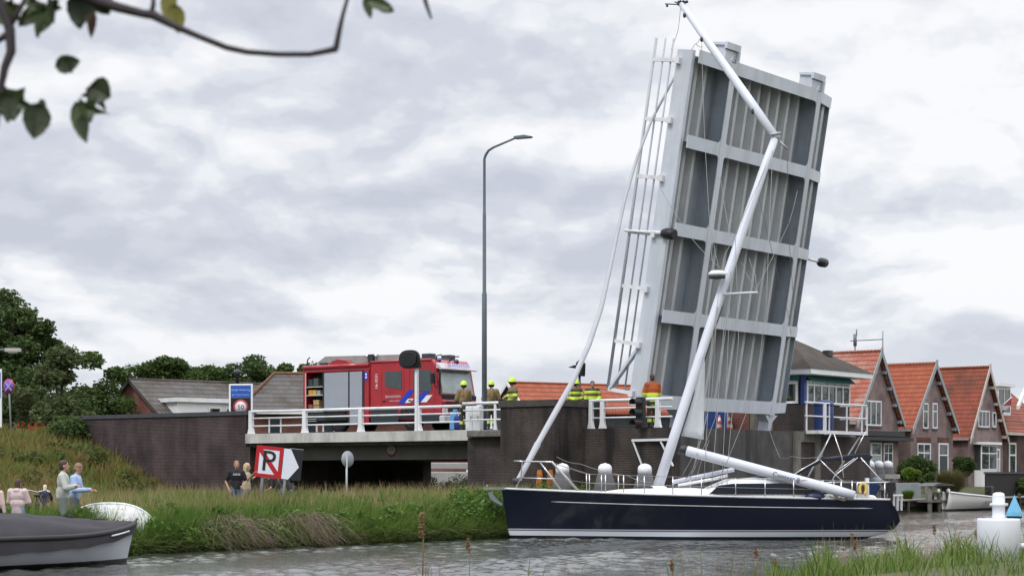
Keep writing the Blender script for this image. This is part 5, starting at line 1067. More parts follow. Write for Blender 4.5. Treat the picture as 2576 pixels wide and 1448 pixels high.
    for x, s0, lb in ((2187, 1.0, 'grey mooring post with white cap, nearest the bimini, behind the stern'), (2211, .5, 'slim white capped post in the middle of the stern side row'), (2234, .5, 'slim white capped post nearest the dark shrub')):
        w = w_at(x, s0); dolphin(x, w, 1158, lb, .92 if x < 2200 else .82, g, 17)
    s = .9; w = w_at(2220, s); r = broot('timber_fender', 'grey timber fender frame carrying the slim white capped posts', 'fender frame', s, w, 0); q = Bw(s, w).y/K
    mb = MB(); mb.box((.2, -.75, zy(1203, s, w)), (.5, .75, zy(1192, s, w))); mb.box((.2, -.75, zy(1231, s, w)), (.5, .75, zy(1220, s, w))); mb.build('waling', mat('fender_grey', (.28, .27, .25), .8, .2, 3), r)
    for dy in (-.6, .1, .62): mb = MB(); mb.box((.05, dy-.07, -.8), (.19, dy+.07, zy(1203, s, w))); mb.build('upright', mat('fender_grey', (.28, .27, .25)), r)
    mb = MB(); [mb.box((.51, -.5+k*.4, .45), (.6, -.42+k*.4, 1.15)) for k in range(4)]; mb.box((.5, -.55, 1.1), (.62, .8, 1.18)); mb.build('ladder_rail', WHITE2, r)
# ---------------------------------------------------------------- grasses
def blade_mesh(bx, by, bz, L_, wd, ox, oy, ang, seg=3):
    """curved tapering blades: base, length, width, horizontal lean of the tip, facing angle"""
    n = len(bx); cs, sn = np.cos(ang), np.sin(ang); V = []
    lean = np.sqrt(ox**2+oy**2); up = np.sqrt(np.maximum(L_**2-lean**2, (L_*.25)**2))
    for k in range(seg+1):
        t = k/seg; x = bx+ox*t**1.9; y = by+oy*t**1.9; z = bz+up*(t-.12*t**3); hw = wd*.5*(1-t**1.6*.93)
        V.append(np.stack([x-cs*hw, y-sn*hw, z], 1)); V.append(np.stack([x+cs*hw, y+sn*hw, z], 1))
    V = np.stack(V, 1); v = V.reshape(-1, 3); b = (np.arange(n)*(2*(seg+1)))[:, None, None]
    q = np.array([[2*k, 2*k+1, 2*k+3, 2*k+2] for k in range(seg)])[None]
    return v, (b+q).reshape(-1, 4)
def field(name, label_kind, s, w, L_, wd, m, lean=.35, sink=.05):
    n = len(s); z = np.array([gh(a, b) for a, b in zip(s, w)])-sink; a = rng.random(n)*6.283; k = L_*lean*(.3+rng.random(n))
    v, q = blade_mesh(s, w, z, L_, wd, k*np.cos(a), k*np.sin(a), rng.random(n)*6.283)
    o = npmesh(name, v, q, m); o.location = OO; o.rotation_euler = (0, 0, BANG); o['kind'] = 'stuff'; return o
G1 = leafmat('grass_bank', [(.040, .085, .014), (.085, .155, .026), (.135, .215, .042), (.19, .25, .07), (.30, .26, .12)], .35, noise=.5, nscale=.55)
G1b = leafmat('grass_green', [(0.039, 0.078, 0.016), (0.085, 0.156, 0.026), (0.150, 0.234, 0.042), (0.208, 0.286, 0.065)], .35, noise=.5, nscale=.7)
G2 = leafmat('grass_dike', [(0.085, 0.124, 0.023), (0.137, 0.176, 0.039), (0.202, 0.215, 0.055), (0.260, 0.215, 0.072), (0.312, 0.247, 0.104)], .35, noise=.55, nscale=.3)
G3 = leafmat('grass_seed', [(.28, .22, .11), (.40, .33, .18), (.30, .17, .09)], .3)
G4 = leafmat('reed_leaf', [(.05, .095, .018), (.10, .165, .03), (.16, .235, .055), (.25, .27, .12)], .4)
def U(a, b, n): return a+(b-a)*rng.random(n)
def grasses():
    # tall growth on the bank: from the lying dinghy to the pier
    n = 42000; w = U(-28.5, -1.2, n); s = U(-4.6, .95, n); w = np.where((s < -.6) & (w < -23.3), w+8, w); d = np.array([.5+.5*math.sin(a*1.3+1)*math.sin(b*.9) for a, b in zip(w, s)])
    L_ = (.62+.42*rng.random(n)+.26*d); field('bank_grass', '', s, w, L_, U(.018, .038, n), G1, .38)
    n = 40000; w = U(-29, -.5, n); s = 1.04-np.abs(rng.normal(size=n))*.5; field('bank_grass', '', s, w, .40+.6*rng.random(n), U(.02, .045, n), G1b, .7)
    # leafy weeds in clumps on the bank
    cs = []; rs = []
    for i in range(330):
        ww = -28*rng.random()-.6; s_ = 1.0-3.0*rng.random()**1.6; k = .16+.26*rng.random(); cs.append((s_, ww, gh(s_, ww)+.12+.5*rng.random())); rs.append((k, k*1.3, k))
    for i in range(70):
        ww = -11*rng.random()-.6; s_ = .8-1.6*rng.random(); k = .3+.3*rng.random(); cs.append((s_, ww, gh(s_, ww)+.35+.55*rng.random())); rs.append((k, k, k*1.1))
    v, q = leaf_quads(cs, rs, 130, .075); o = npmesh('bank_weeds', v, q, leafmat('weed_leaf', [(0.042, 0.086, 0.017), (0.090, 0.162, 0.031), (0.156, 0.240, 0.054)], .3, noise=.5, nscale=.8)); o.location = OO; o.rotation_euler = (0, 0, BANG); o['kind'] = 'stuff'
    # growth hanging over the waterline
    n = 5000; w = U(-29, -.6, n); s = U(.6, 1.12, n); z = U(.02, .3, n); a = U(-1.0, 1.0, n); L_ = U(.3, .7, n)
    v, q = blade_mesh(s, w, z, L_, U(.02, .04, n), L_*.8*np.cos(a), L_*.8*np.sin(a), a+1.57); v[:, 2] -= np.maximum(0, v[:, 0]-1.0)*.6
    o = npmesh('overhanging_grass', v, q, leafmat('grass_overhang', [(0.056, 0.081, 0.020), (0.112, 0.138, 0.044), (0.188, 0.163, 0.088), (0.075, 0.138, 0.025)], .25, noise=.4)); o.location = OO; o.rotation_euler = (0, 0, BANG); o['kind'] = 'stuff'  # hanging blades mix greens with olive and tan
    # tussocks that stand out of the sward, each with its own height and tint
    def tussocks(name, n, per, ws, ss, hs, m, spread=.22, lean=.5, wd=(.018, .035)):
        B = []
        for i in range(n):
            w0 = ws[0]+(ws[1]-ws[0])*rng.random(); s0 = ss[0]+(ss[1]-ss[0])*rng.random(); h = hs[0]+(hs[1]-hs[0])*rng.random(); a = rng.random(per)*6.283; r_ = spread*np.sqrt(rng.random(per))
            L_ = h*(.55+.5*rng.random(per)); k = L_*lean*(.2+.9*rng.random(per)); B.append((s0+r_*np.cos(a), w0+r_*np.sin(a), np.full(per, gh(s0, w0)-.05), L_, U(wd[0], wd[1], per), k*np.cos(a), k*np.sin(a), a+1.57+rng.normal(size=per)*.6))
        v, q = blade_mesh(*[np.concatenate(c) for c in zip(*B)]); o = npmesh(name, v, q, m); o.location = OO; o.rotation_euler = (0, 0, BANG); o['kind'] = 'stuff'
    TA = leafmat('tussock_green', [(0.037, 0.094, 0.015), (0.094, 0.188, 0.030), (0.175, 0.275, 0.056)], .35, noise=.3, nscale=1.5)
    TB = leafmat('tussock_gold', [(0.154, 0.143, 0.050), (0.275, 0.242, 0.094), (0.396, 0.319, 0.154)], .35, noise=.4, nscale=1.5)
    TD = leafmat('tussock_dark', [(.014, .036, .010), (.032, .070, .016), (.06, .11, .026)], .3, noise=.3, nscale=1.5)
    tussocks('bank_tussocks', 75, 150, (-28, -1), (-2.5, .8), (.75, 1.35), TA); tussocks('bank_tussocks', 60, 120, (-28, -4), (-3.5, -.2), (.9, 1.4), TB, .2, .45, (.012, .022)); tussocks('bank_tussocks', 26, 170, (-24, -.8), (-.6, .95), (.6, 1.2), TD, .3, .55)
    tussocks('bank_tussocks', 26, 170, (-9, -.8), (-2.0, .6), (1.1, 1.6), TA, .3, .4); tussocks('bank_tussocks', 22, 170, (-29, -23), (-.8, .6), (.9, 1.25), TA, .3, .45); tussocks('bank_tussocks', 14, 130, (-28, -21), (-1.6, .2), (1.0, 1.35), TB, .25, .4, (.012, .022))
    # dry broken stems hanging over the old revetment
    n = 900; ww = np.concatenate([rng.normal(w_at(610, .9), .75, n//2), rng.normal(w_at(790, .9), .5, n-n//2)]); s = U(.5, 1.05, n); a = rng.normal(.2, .6, n); L_ = U(.5, 1.1, n)
    v, q = blade_mesh(s, ww, U(.45, .85, n), L_, U(.010, .02, n), L_*.9*np.cos(a), L_*.9*np.sin(a), a+1.57); v[:, 2] -= np.maximum(0, v[:, 0]-.9)*1.3; v[:, 2] = np.maximum(v[:, 2], .02)
    o = npmesh('dry_stems', v, q, leafmat('dry_stem', [(.09, .065, .045), (.17, .125, .09), (.26, .20, .15)], .15)); o.location = OO; o.rotation_euler = (0, 0, BANG); o['kind'] = 'stuff'
    tussocks('dike_tussocks', 120, 90, (-34, -.5), (-34, -22), (.6, 1.05), leafmat('dike_tint', [(0.062, 0.125, 0.025), (0.138, 0.213, 0.044), (0.237, 0.263, 0.075)], .35, noise=.5, nscale=.5), .45, .6, (.03, .05)); tussocks('dike_tussocks', 60, 80, (-34, -.5), (-34, -23), (.6, 1.0), leafmat('dike_rust', [(.16, .10, .045), (.26, .16, .08), (.30, .24, .11)], .3, noise=.5, nscale=.5), .4, .5, (.02, .035))
    # seed heads
    n = 6000; w = U(-26, -1.5, n); s = U(-4.4, -.2, n); field('seed_grass', '', s, w, .95+.5*rng.random(n), U(.012, .024, n), G3, .25)
    # the dike and the meadow at its foot
    n = 62000; w = U(-46, -.1, n); s = U(-35, -21.5, n); field('dike_grass', '', s, w, .4+.5*rng.random(n), U(.03, .06, n), G2, .5)
    n = 5000; w = U(-40, -.1, n); s = U(-36, -22, n); field('dike_seed_grass', '', s, w, .75+.4*rng.random(n), U(.025, .04, n), leafmat('sorrel', [(.20, .08, .04), (.28, .19, .09), (.22, .12, .06)], .3), .3)
    n = 26000; w = U(-46, -.3, n); s = U(-22, -4, n); field('meadow_grass', '', s, w, .18+.3*rng.random(n)**2, U(.03, .05, n), G1b, .5)
    n = 12000; w = U(-19, -.3, n); s = U(-9, -3.8, n); field('meadow_grass', '', s, w, .35+.45*rng.random(n), U(.02, .04, n), G1, .4)
    # low undergrowth shrubs on the dike
    cs = []; rs = []
    for i in range(70):
        ww = -30*rng.random()-.4; s_ = -23-11*rng.random(); k = .35+.5*rng.random(); cs.append((s_, ww, gh(s_, ww)+.25)); rs.append((k, k, k*.8))
    v, q = leaf_quads(cs, rs, 150, .1); o = npmesh('dike_weeds', v, q, leafmat('weed_dark', [(.030, .055, .014), (.06, .095, .022), (.10, .135, .04)], .3, noise=.4)); o.location = OO; o.rotation_euler = (0, 0, BANG); o['kind'] = 'stuff'
    # poppies along the crest
    n = 38; s = []; ww = []
    for i in range(n):
        x = rng.choice([60, 85, 100, 128, 165, 178])+rng.normal()*9; a = -33.6+rng.normal()*.5; a -= .6; b = w_at(x, a); s.append(a); ww.append(b)
    cs = [(a, b, gh(a, b)+.50+.3*rng.random()) for a, b in zip(s, ww)]; v, q = leaf_quads(cs, [(.06, .06, .05)]*n, 6, .045)
    o = npmesh('poppies', v, q, leafmat('poppy_red', [(.45, .03, .012), (.62, .07, .02)], .3)); o.location = OO; o.rotation_euler = (0, 0, BANG); o['kind'] = 'stuff'
    # reeds on the viewer's bank
    n = 1350; s = U(22.9, 25.3, n); x = np.concatenate([rng.uniform(2080, 2640, int(n*.78)), rng.uniform(1930, 2150, n-int(n*.78))]); w = np.array([w_at(a, b) for a, b in zip(x, s)])
    hmax = .52+.34*np.sin(x*.045)*np.sin(x*.011+1)+.12*np.clip((x-2100)/300, 0, 1)
    field('reeds', '', s, w, hmax*(.6+.55*rng.random(n)), U(.018, .034, n), G4, .42)
    n = 260; s = U(22.9, 24.2, n); x = rng.uniform(2050, 2600, n); w = np.array([w_at(a, b) for a, b in zip(x, s)]); field('reeds', '', s, w, U(.5, 1.15, n), U(.006, .012, n), G3, .12)
    n = 2600; s = U(24.2, 30, n); w = U(-34, -16, n); field('near_bank_grass', '', s, w, U(.25, .6, n), U(.012, .028, n), G4, .5)
    # sparse tips along the rest of the bottom edge
    xs = np.concatenate([rng.normal(1060, 14, 14), rng.normal(1110, 12, 9), rng.normal(1400, 40, 10), rng.normal(1690, 60, 12), rng.normal(1835, 25, 14), rng.normal(1900, 12, 10), rng.normal(2150, 15, 12), rng.uniform(780, 2000, 26)])
    s = U(22.95, 23.4, len(xs)); w = np.array([w_at(a, b) for a, b in zip(xs, s)]); field('reeds', '', s, w, U(.35, .95, len(xs)), U(.010, .024, len(xs)), leafmat('reed_mixed', [(.10, .18, .03), (.2, .17, .09), (.28, .2, .12)], .3), .3)
    # feathery seed plumes on a few of the stalks
    cs = []; rs = []
    for x, yy in ((1062, 1305), (1060, 1335), (2144, 1350), (2150, 1372), (1902, 1390), (1690, 1420), (2350, 1330), (2455, 1345), (1950, 1415), (1178, 1372)):
        s_ = 23.1; b = w_at(x, s_); z = zy(yy, s_, b); cs.append((s_, b, z)); rs.append((.035, .035, .12))
        st = 6
    v, q = leaf_quads(cs, rs, 60, .028); o = npmesh('reed_plumes', v, q, leafmat('plume', [(.20, .11, .06), (.32, .22, .13)], .3)); o.location = OO; o.rotation_euler = (0, 0, BANG); o['kind'] = 'stuff'
    mb = MB()
    for c in cs: mb.tube([(c[0], c[1], gh(23.1, c[1])-.1), (c[0]+.02, c[1]+.01, c[2]-.1), c], [.006, .005, .003], 5)
    o = mb.build('reed_stalks', mat('reed_stalk', (.22, .17, .09), .8)); o.location = OO; o.rotation_euler = (0, 0, BANG); o['kind'] = 'stuff'
grasses(); garden()

# ---------------------------------------------------------------- boats and small things on the left
def left_things():
    d = VV; a = math.atan2(VV.y, VV.x); bow = P(338, 1400, 45.0); L_ = 7.2
    r = empty('covered_sloop', (bow.x-VV.x*L_, bow.y-VV.y*L_, 0), a, 'grey hulled sloop under a charcoal canvas cover moored at the bank', 'boat')
    W_ = 1.12; rows = []
    sh = lambda t: .72+.22*max(0, (t-.55)/.45)**2
    hw = lambda t: W_*(1-max(0, (t-.5)/.5)**2.4)*(.8+.2*min(1, t*3)); 
    for i in range(37):
        t = i/36; h = sh(t); b = max(.03, hw(t)); fl = .95-.25*max(0, (t-.6)/.4)
        pts = [(-b, h), (-b*(.97*fl+.03), h*.55), (-b*.8*fl, .12), (-b*.55*fl, -.08), (0, -.22), (b*.55*fl, -.08), (b*.8*fl, .12), (b*(.97*fl+.03), h*.55), (b, h)]
        rows.append([Vector((L_*t-(.28*(h-z)*max(0, (t-.8)/.2)**2), y, z)) for y, z in pts])
    mb = MB(); mb.grid(rows); mb.f.append(tuple(range(9))); mb.sm.append(False); mb.build('hull', bands('sloop_hull', [(-1, (.012, .012, .014)), (.10, (.42, .44, .49))], 2, .35), r)
    mb = MB()
    for sd in (-1, 1): mb.tube([(L_*i/36, sd*(hw(i/36)+.03), sh(i/36)-.02) for i in range(36)]+[(L_+.02, 0, sh(1))], .06, 8)
    mb.build('rub_rail', mat('rub_black', (.02, .02, .022), .6), r)
    rows = []
    for i in range(49):
        t = i/48; h = sh(t)+.03; b = hw(t)+.045; ridge = .50*(1-max(0, (t-.45)/.55)**1.6)*(1-.55*max(0, (.25-t)/.25))
        row = []
        for j in range(17):
            u = -1+2*j/16; z = h-.02+ridge*(1-abs(u)**1.8)-(.10 if abs(u) > .99 else 0); z += .012*math.sin(t*60+u*5)*(1-abs(u))+.02*math.sin(u*9+t*14)
            row.append(Vector((L_*t+.02, u*b, z)))
        dr = .36-.22*t+.015*math.sin(t*40)
        sk = lambda sg: Vector((L_*t+.02, sg*(b*(1-.10*(t > .7)*(t-.7)/.3)+.02), h-.10-dr))
        row = [sk(-1)]+row+[sk(1)]; rows.append(row)
    mb = MB(); mb.grid(rows); cv = mb.build('canvas_cover', mat('charcoal_canvas', (.030, .028, .033), .8, .2, 2, bump=.4, bscale=3), r)
    mb = MB(); mb.tube([(L_*.35, -.2, 1.15), (L_*.86, -.1, 1.05)], .02, 6); mb.build('seam', DARK, cv)
    mb = MB(); mb.tube([(L_*t, -hw(t)-.09, sh(t)-.10) for t in (.80, .84, .88, .92)], .022, 6); mb.build('trim_strip', mat('trim_chrome', (.7, .7, .72), .25), r)
    mb = MB(); mb.tube([(L_-.05, 0, sh(1)-.02), (L_+.02, 0, sh(1)+.12), (L_+.08, 0, sh(1)+.08)], .05, 6); mb.build('bow_cleat', GALV, r)
    # white dinghy keel up in the grass
    c = P(282, 1300, 50.2); r = empty('upturned_dinghy', (c.x, c.y, gh(*sw(c))-.12), R(8), 'white lapstrake dinghy lying keel up in the long grass', 'dinghy')
    rows = []
    for i in range(25):
        t = i/24; x = -1.35+2.7*t; k = max(.02, 1-abs(2*t-.95)**2.6); h = 1.0*k**.55; row = []
        for j in range(15):
            th = math.pi*j/14; st = .018*(j % 3); row.append(Vector((x, -.72*math.cos(th)*k**.6*(1+st*.6), max(-.1, h*math.sin(th)**.8*(1-st*.4)))))
        rows.append(row)
    mb = MB(); mb.grid(rows, smooth=False); mb.build('hull', mat('dinghy_white', (.62, .63, .62), .5, .06, 3, grime=((.3, .3, .26), .4)), r)
    mb = MB(); mb.tube([(-1.35+2.7*i/24, 0, 1.0*max(.02, 1-abs(2*i/24-.95)**2.6)**.55+.02) for i in range(25)], .035, 6); mb.build('keel', WHITE2, r)
    # signs by the dike
    s0 = -33.5
    def sroot(name, label, cat, x, s): w = w_at(x, s); z = gh(s, w); return broot(name, label, cat, s, w, z), (lambda y: zy(y, s, w)-z), Bw(s, w).y/K
    FACE = Matrix.Rotation(-BANG, 4, 'Z')
    r, z, q = sroot('no_stopping_sign', 'round blue and red no stopping sign on a leaning grey post', 'sign', 22, s0)
    RM = Matrix.Rotation(-BANG-R(30), 4, 'Z') @ Matrix.Rotation(R(90), 4, 'X'); c = Vector((0, 0, z(971)))
    mb = MB(); mb.tube([(.1, .1, -.3), (0, .03, z(990)), (0, .03, z(960))], .04, 8); mb.build('post', GALV, r)
    rad = 19*q; mb = MB(); mb.lathe([(.01, 0), (rad, 0), (rad, .02), (.01, .02)], 28, c, RM); mb.build('red_disc', mat('sign_red', (.45, .03, .06), .4), r)
    mb = MB(); mb.lathe([(.01, .02), (rad*.80, .02), (rad*.80, .026), (.01, .026)], 28, c, RM); mb.build('blue_disc', mat('sign_blue', (.10, .10, .45), .4), r)
    mb = MB()
    for an in (45, -45): M = Matrix.Translation(c) @ RM @ Matrix.Rotation(R(an), 4, 'Z'); mb.box((-rad*.82, -rad*.09, .027+an*.00002), (rad*.82, rad*.09, .034+an*.00002), M)
    mb.build('red_cross', mat('sign_cross', (.42, .30, .55), .4), r)
    r, z, q = sroot('place_board', 'tall white edged board cut off by the photo edge', 'sign', -10, s0+1.5)
    M = FACE; w_ = 15*q; mb = MB(); mb.box((-w_*1.6, -.03, z(1075)), (w_, .03, z(928)), M); mb.build('board_rim', WHITE2, r, bevel=.03); mb = MB(); mb.box((-w_*1.5, -.042, z(1000)), (w_*.82, -.031, z(936)), M); mb.build('blue_panel', mat('sign_blue2', (.12, .16, .50), .4), r)
    mb = MB(); mb.box((-w_*1.0, -.02, -.2), (-w_*.8, .02, z(1076)), M); mb.build('post', GALV, r)
    s1 = -37; w = w_at(-25, s1); r = broot('street_lamp', 'grey street lamp head reaching in at the photo edge before the tall tree', 'street lamp', s1, w, gh(s1, w)); p = Bw(s1, w); g = gh(s1, w); q = p.y/K; zl = zy(880, s1, w)-g
    e = Vector((UV.x, -VV.x*0+.6096, 0)); ex = Matrix.Rotation(-BANG, 3, 'Z') @ Vector((1, 0, 0))
    mb = MB(); mb.tube([(0, 0, -.2), (0, 0, zl-.3), ex*.3+Vector((0, 0, zl)), ex*(45*q)+Vector((0, 0, zl+.02))], .06, 8); mb.build('pole', GREYPOST, r)
    mb = MB(); M = Matrix.Rotation(-BANG, 4, 'Z'); mb.box((38*q, -.15, zl-.10), (77*q, .15, zl+.08), M); mb.box((46*q, -.12, zl-.16), (70*q, .12, zl-.101), M); mb.build('lamp_head', mat('lamp_head_grey', (.4, .38, .36), .5), r, bevel=.03)
    # place sign above the wing wall
    s2 = -21.0; w2 = .9; s2 = s_at(606, w2); r = broot('place_name_sign', 'blue place name sign with white frame above a 50 speed sign', 'sign', s2, w2, DZ); z = lambda y: zy(y, s2, w2)-DZ; q = Bw(s2, w2).y/K
    M = Matrix.Rotation(-BANG-R(8), 4, 'Z'); hw_ = 31*q; b0, b1 = z(1075), z(965)
    mb = MB(); mb.box((-hw_, -.03, b0), (-hw_+.09, .03, b1), M); mb.box((hw_-.09, -.03, b0), (hw_, .03, b1), M); mb.box((-hw_+.09, -.03, b1-.08), (hw_-.09, .03, b1), M); mb.build('frame', WHITE2, r, bevel=.02)
    mb = MB(); mb.box((-hw_+.09, -.01, b0), (hw_-.09, .02, z(1000)), M); mb.build('black_panel', BLACK, r)
    mb = MB(); mb.box((-hw_+.09, -.02, z(999)), (hw_-.09, .02, b1-.08), M); mb.build('blue_panel', mat('place_blue', (.02, .09, .42), .4), r)
    RX = M @ Matrix.Translation((0, -.024, 0)) @ Matrix.Rotation(R(90), 4, 'X'); LT = mat('sign_lettering', (.42, .55, .85), .5)
    text(r, 'Oude Wetering', .135, M @ Matrix.Translation((0, -.024, z(980))) @ Matrix.Rotation(R(90), 4, 'X'), LT); text(r, 'gem. Kaag en Braassem', .085, M @ Matrix.Translation((0, -.024, z(992))) @ Matrix.Rotation(R(90), 4, 'X'), LT)
    c = M @ Vector((0, -.012, z(1024))); RM = M @ Matrix.Rotation(R(90), 4, 'X'); rad = 20*q
    mb = MB(); mb.lathe([(.01, 0), (rad, 0), (rad, .012), (.01, .012)], 28, c, RM.to_3x3().to_4x4()); mb.build('red_ring', mat('ring_red', (.35, .04, .04), .45), r)
    mb = MB(); mb.lathe([(.01, .012), (rad*.76, .012), (rad*.76, .018), (.01, .018)], 28, c, RM.to_3x3().to_4x4()); mb.build('white_disc', mat('disc_white', (.6, .56, .58), .5), r)
    text(r, '50', .30, M @ Matrix.Translation((0, -.032, z(1024))) @ Matrix.Rotation(R(90), 4, 'X'), BLACK)
    # no mooring sign, tilted, with arrow board
    s3 = -2.4; w = w_at(676, s3); g = gh(s3, w); p = Bw(s3, w, 0); q = p.y/K; zc = zy(1161, s3, w)
    r = empty('no_mooring_sign', (p.x, p.y, g), 0, 'tilted white crossed out P sign with red border, its arrow board beside it', 'sign'); zc -= g
    M = Matrix.Translation((0, 0, zc)) @ Matrix.Rotation(R(6), 4, 'Y'); RED = mat('board_red', (.42, .012, .02), .45, .06); WB = mat('board_white', (.66, .69, .76), .5, .04, 2)
    a, b = 34*q, 39.5*q; t = .085
    mb = MB(); mb.box((-a, 0, -b), (a, .03, b), M); mb.build('board', WB, r)
    mb = MB(); f = .11
    for c0, c1 in (((-a, -b), (-a+f, b)), ((a-f, -b), (a, b)), ((-a+f, b-f), (a-f, b)), ((-a+f, -b), (a-f, -b+f))): mb.box((c0[0], -.006, c0[1]), (c1[0], -.001, c1[1]), M)
    mb.prism([(-a+f, b-f), (-a+f+.1, b-f), (a-f, -b+f+.1), (a-f, -b+f), (a-f-.1, -b+f), (-a+f, b-f-.1)], 'y', -.005, -.001, M); mb.build('red_border', RED, r)
    text(r, 'P', .90, M @ Matrix.Translation((-.01, -.010, -.0)) @ Matrix.Rotation(R(90), 4, 'X'), mat('board_black', (.012, .014, .018), .5), 'letter', ext=.004)
    x0 = a+.02; x1 = a+50*q; mb = MB(); mb.box((x0, .002, -b), (x1, .03, b*.98), M); mb.build('arrow_board', mat('board_black', (.012, .014, .018)), r)
    mb = MB(); mb.prism([(x0, b*.96), (x0+17*q, b*.96), (x1-7*q, -.07), (x0+17*q, -b*.98), (x0, -b*.98)], 'y', -.006, .001, M); mb.build('arrow', WB, r)
    mb = MB(); mb.box((x0+15*q, -.004, b*.985), (x1, .03, b*1.02), M); mb.build('board_edge', GALV, r)
    for dx in (-.22, .95): mb = MB(); mb.tube([M @ Vector((dx*.6+.0, .06, b*.5)), M @ Vector((dx*.6-.02, .06, -b)), Vector((dx*.6-.22, .08, -.2))], .045, 8); mb.build('post', GALV, r)
    r, z, q = sroot('round_sign', 'back of a round grey traffic sign on a thin post before the bridge', 'sign', 874, -4.5)
    c = Vector((0, 0, z(1154))); RM = FACE @ Matrix.Rotation(R(48), 4, 'Z') @ Matrix.Rotation(R(90), 4, 'X')
    mb = MB(); mb.lathe([(.01, 0), (.28, 0), (.28, .02), (.01, .02)], 24, c, RM); mb.build('disc', mat('sign_back', (.30, .32, .35), .5), r); mb = MB(); mb.tube([(0, -.04, -.3), (0, -.04, z(1136))], .035, 8); mb.build('post', GALV, r)
    # white bollard and blue topmark on the near bank
    p = P(2512, 1448, 34.5); q = 34.5/K; s_, w_ = sw(p); g = gh(s_, w_); z = lambda y: H+(HY-y)*q-g
    r = empty('mooring_bollard', (p.x, p.y, g), 0, 'big white painted mooring bollard among the reeds on the near bank', 'bollard'); R1 = 53*q; R2 = 15.5*q
    WP = mat('bollard_white', (.70, .72, .77), .45, .04, 1.5, grime=((.45, .46, .46), .25, .3, 2))
    mb = MB(); mb.lathe([(R1, -.3), (R1, z(1308)), (R1*.975, z(1303.5)), (R1*.5, z(1303))], 48); mb.build('drum', WP, r)
    mb = MB(); mb.lathe([(R2*1.2, z(1304)), (R2, z(1299)), (R2, z(1273)), (R2*1.22, z(1271)), (R2*1.22, z(1266)), (R2, z(1264)), (R2, z(1246)), (R2*.85, z(1240)), (R2*.4, z(1237.5))], 28); mb.build('neck', WP, r)
    mb = MB(); mb.tube([(-R2*1.4, 0, z(1268)), (R2*1.5, 0, z(1268))], .025, 8); mb.tube([(R1*.9, -.05, z(1372)), (R1*1.3, -.05, z(1372))], .055, 8); mb.build('cross_pin', WP, r)
    p = P(2552, 1300, 39.5); q = 39.5/K; r = empty('blue_topmark', (p.x, p.y, -.8), 0, 'light blue pyramid topmark on a dark pile behind the white bollard', 'topmark'); z = lambda y: H+(HY-y)*q+.8
    mb = MB(); mb.lathe([(.15, 0), (.15, z(1303)), (23*q, z(1302)), (23*q, z(1297))], 4, M=Matrix.Rotation(R(20), 4, 'Z'), smooth=False); mb.build('pile', mat('pile_black', (.02, .022, .03), .6), r)
    mb = MB(); mb.lathe([(26*q, z(1296.8)), (23*q, z(1288)), (1.2*q, z(1246)), (.2*q, z(1243))], 4, M=Matrix.Rotation(R(20), 4, 'Z'), smooth=False); mb.build('pyramid', mat('pyramid_blue', (.10, .36, .56), .45, .2, 4), r)
    # hedge and covered boat seen under the bridge
    s4 = -16; w4 = w_at(1130, s4)
    w4 = 12.6; s4 = s_at(1130, w4); p = Bw(s4, w4, .5); q = p.y/K; tree('clipped_hedge', 'clipped green hedge seen through the opening under the bridge', p, 1.5, (0, 0, .7, 2.3, .8, .65), 40, 300, .06, leafmat('hedge_leaf', [(.02, .035, .012), (.04, .06, .02), (.07, .095, .03)], .3), .5, 'hedge', trunk=.05)
    w5 = 15.5; s5 = s_at(1132, w5); p = Bw(s5, w5, 0); q = p.y/K; r = empty('moored_cruiser', (p.x, p.y, 0.6), 0, 'white boat with maroon band seen through the gap under the bridge', 'boat')
    zb = H+(HY-1180)*q-.6; mb = MB(); mb.box((-3, -.8, zb), (3, .8, zb+.35)); mb.box((-2.7, -.7, zb+.62), (2.9, .7, zb+.72)); mb.box((-3, -.8, -.6), (3, .8, zb-.12)); mb.build('hull', mat('boat_pale', (.36, .36, .35), .5), r, bevel=.08); mb = MB(); mb.box((-2.7, -.65, zb+.35), (2.8, .65, zb+.619)); mb.build('cabin_band', mat('maroon', (.10, .02, .03), .5), r)
    mb = MB(); mb.ball((-2.75, -.8, zb+.5), (.25, .15, .22), 10, 8); mb.build('fender', WHITE2, r)
    # timber revetment stumps at the bank
    s6 = 1.0; w6 = w_at(540, s6); r = broot('timber_revetment', 'old grey timber revetment board with a stump at the waterline', 'revetment', s6, w6, 0); q = Bw(s6, w6).y/K
    mb = MB(); mb.box((-.05, -1.4, -.3), (.02, .35, zy(1348, s6, w6))); mb.build('board', mat('rotten_timber', (.07, .06, .05), .9, .3, 4), r); mb = MB(); mb.tube([(.05, .45, -.5), (.05, .46, zy(1335, s6, w6))], .13, 8); mb.build('stump', mat('rotten_timber', (.07, .06, .05)), r)
left_things()

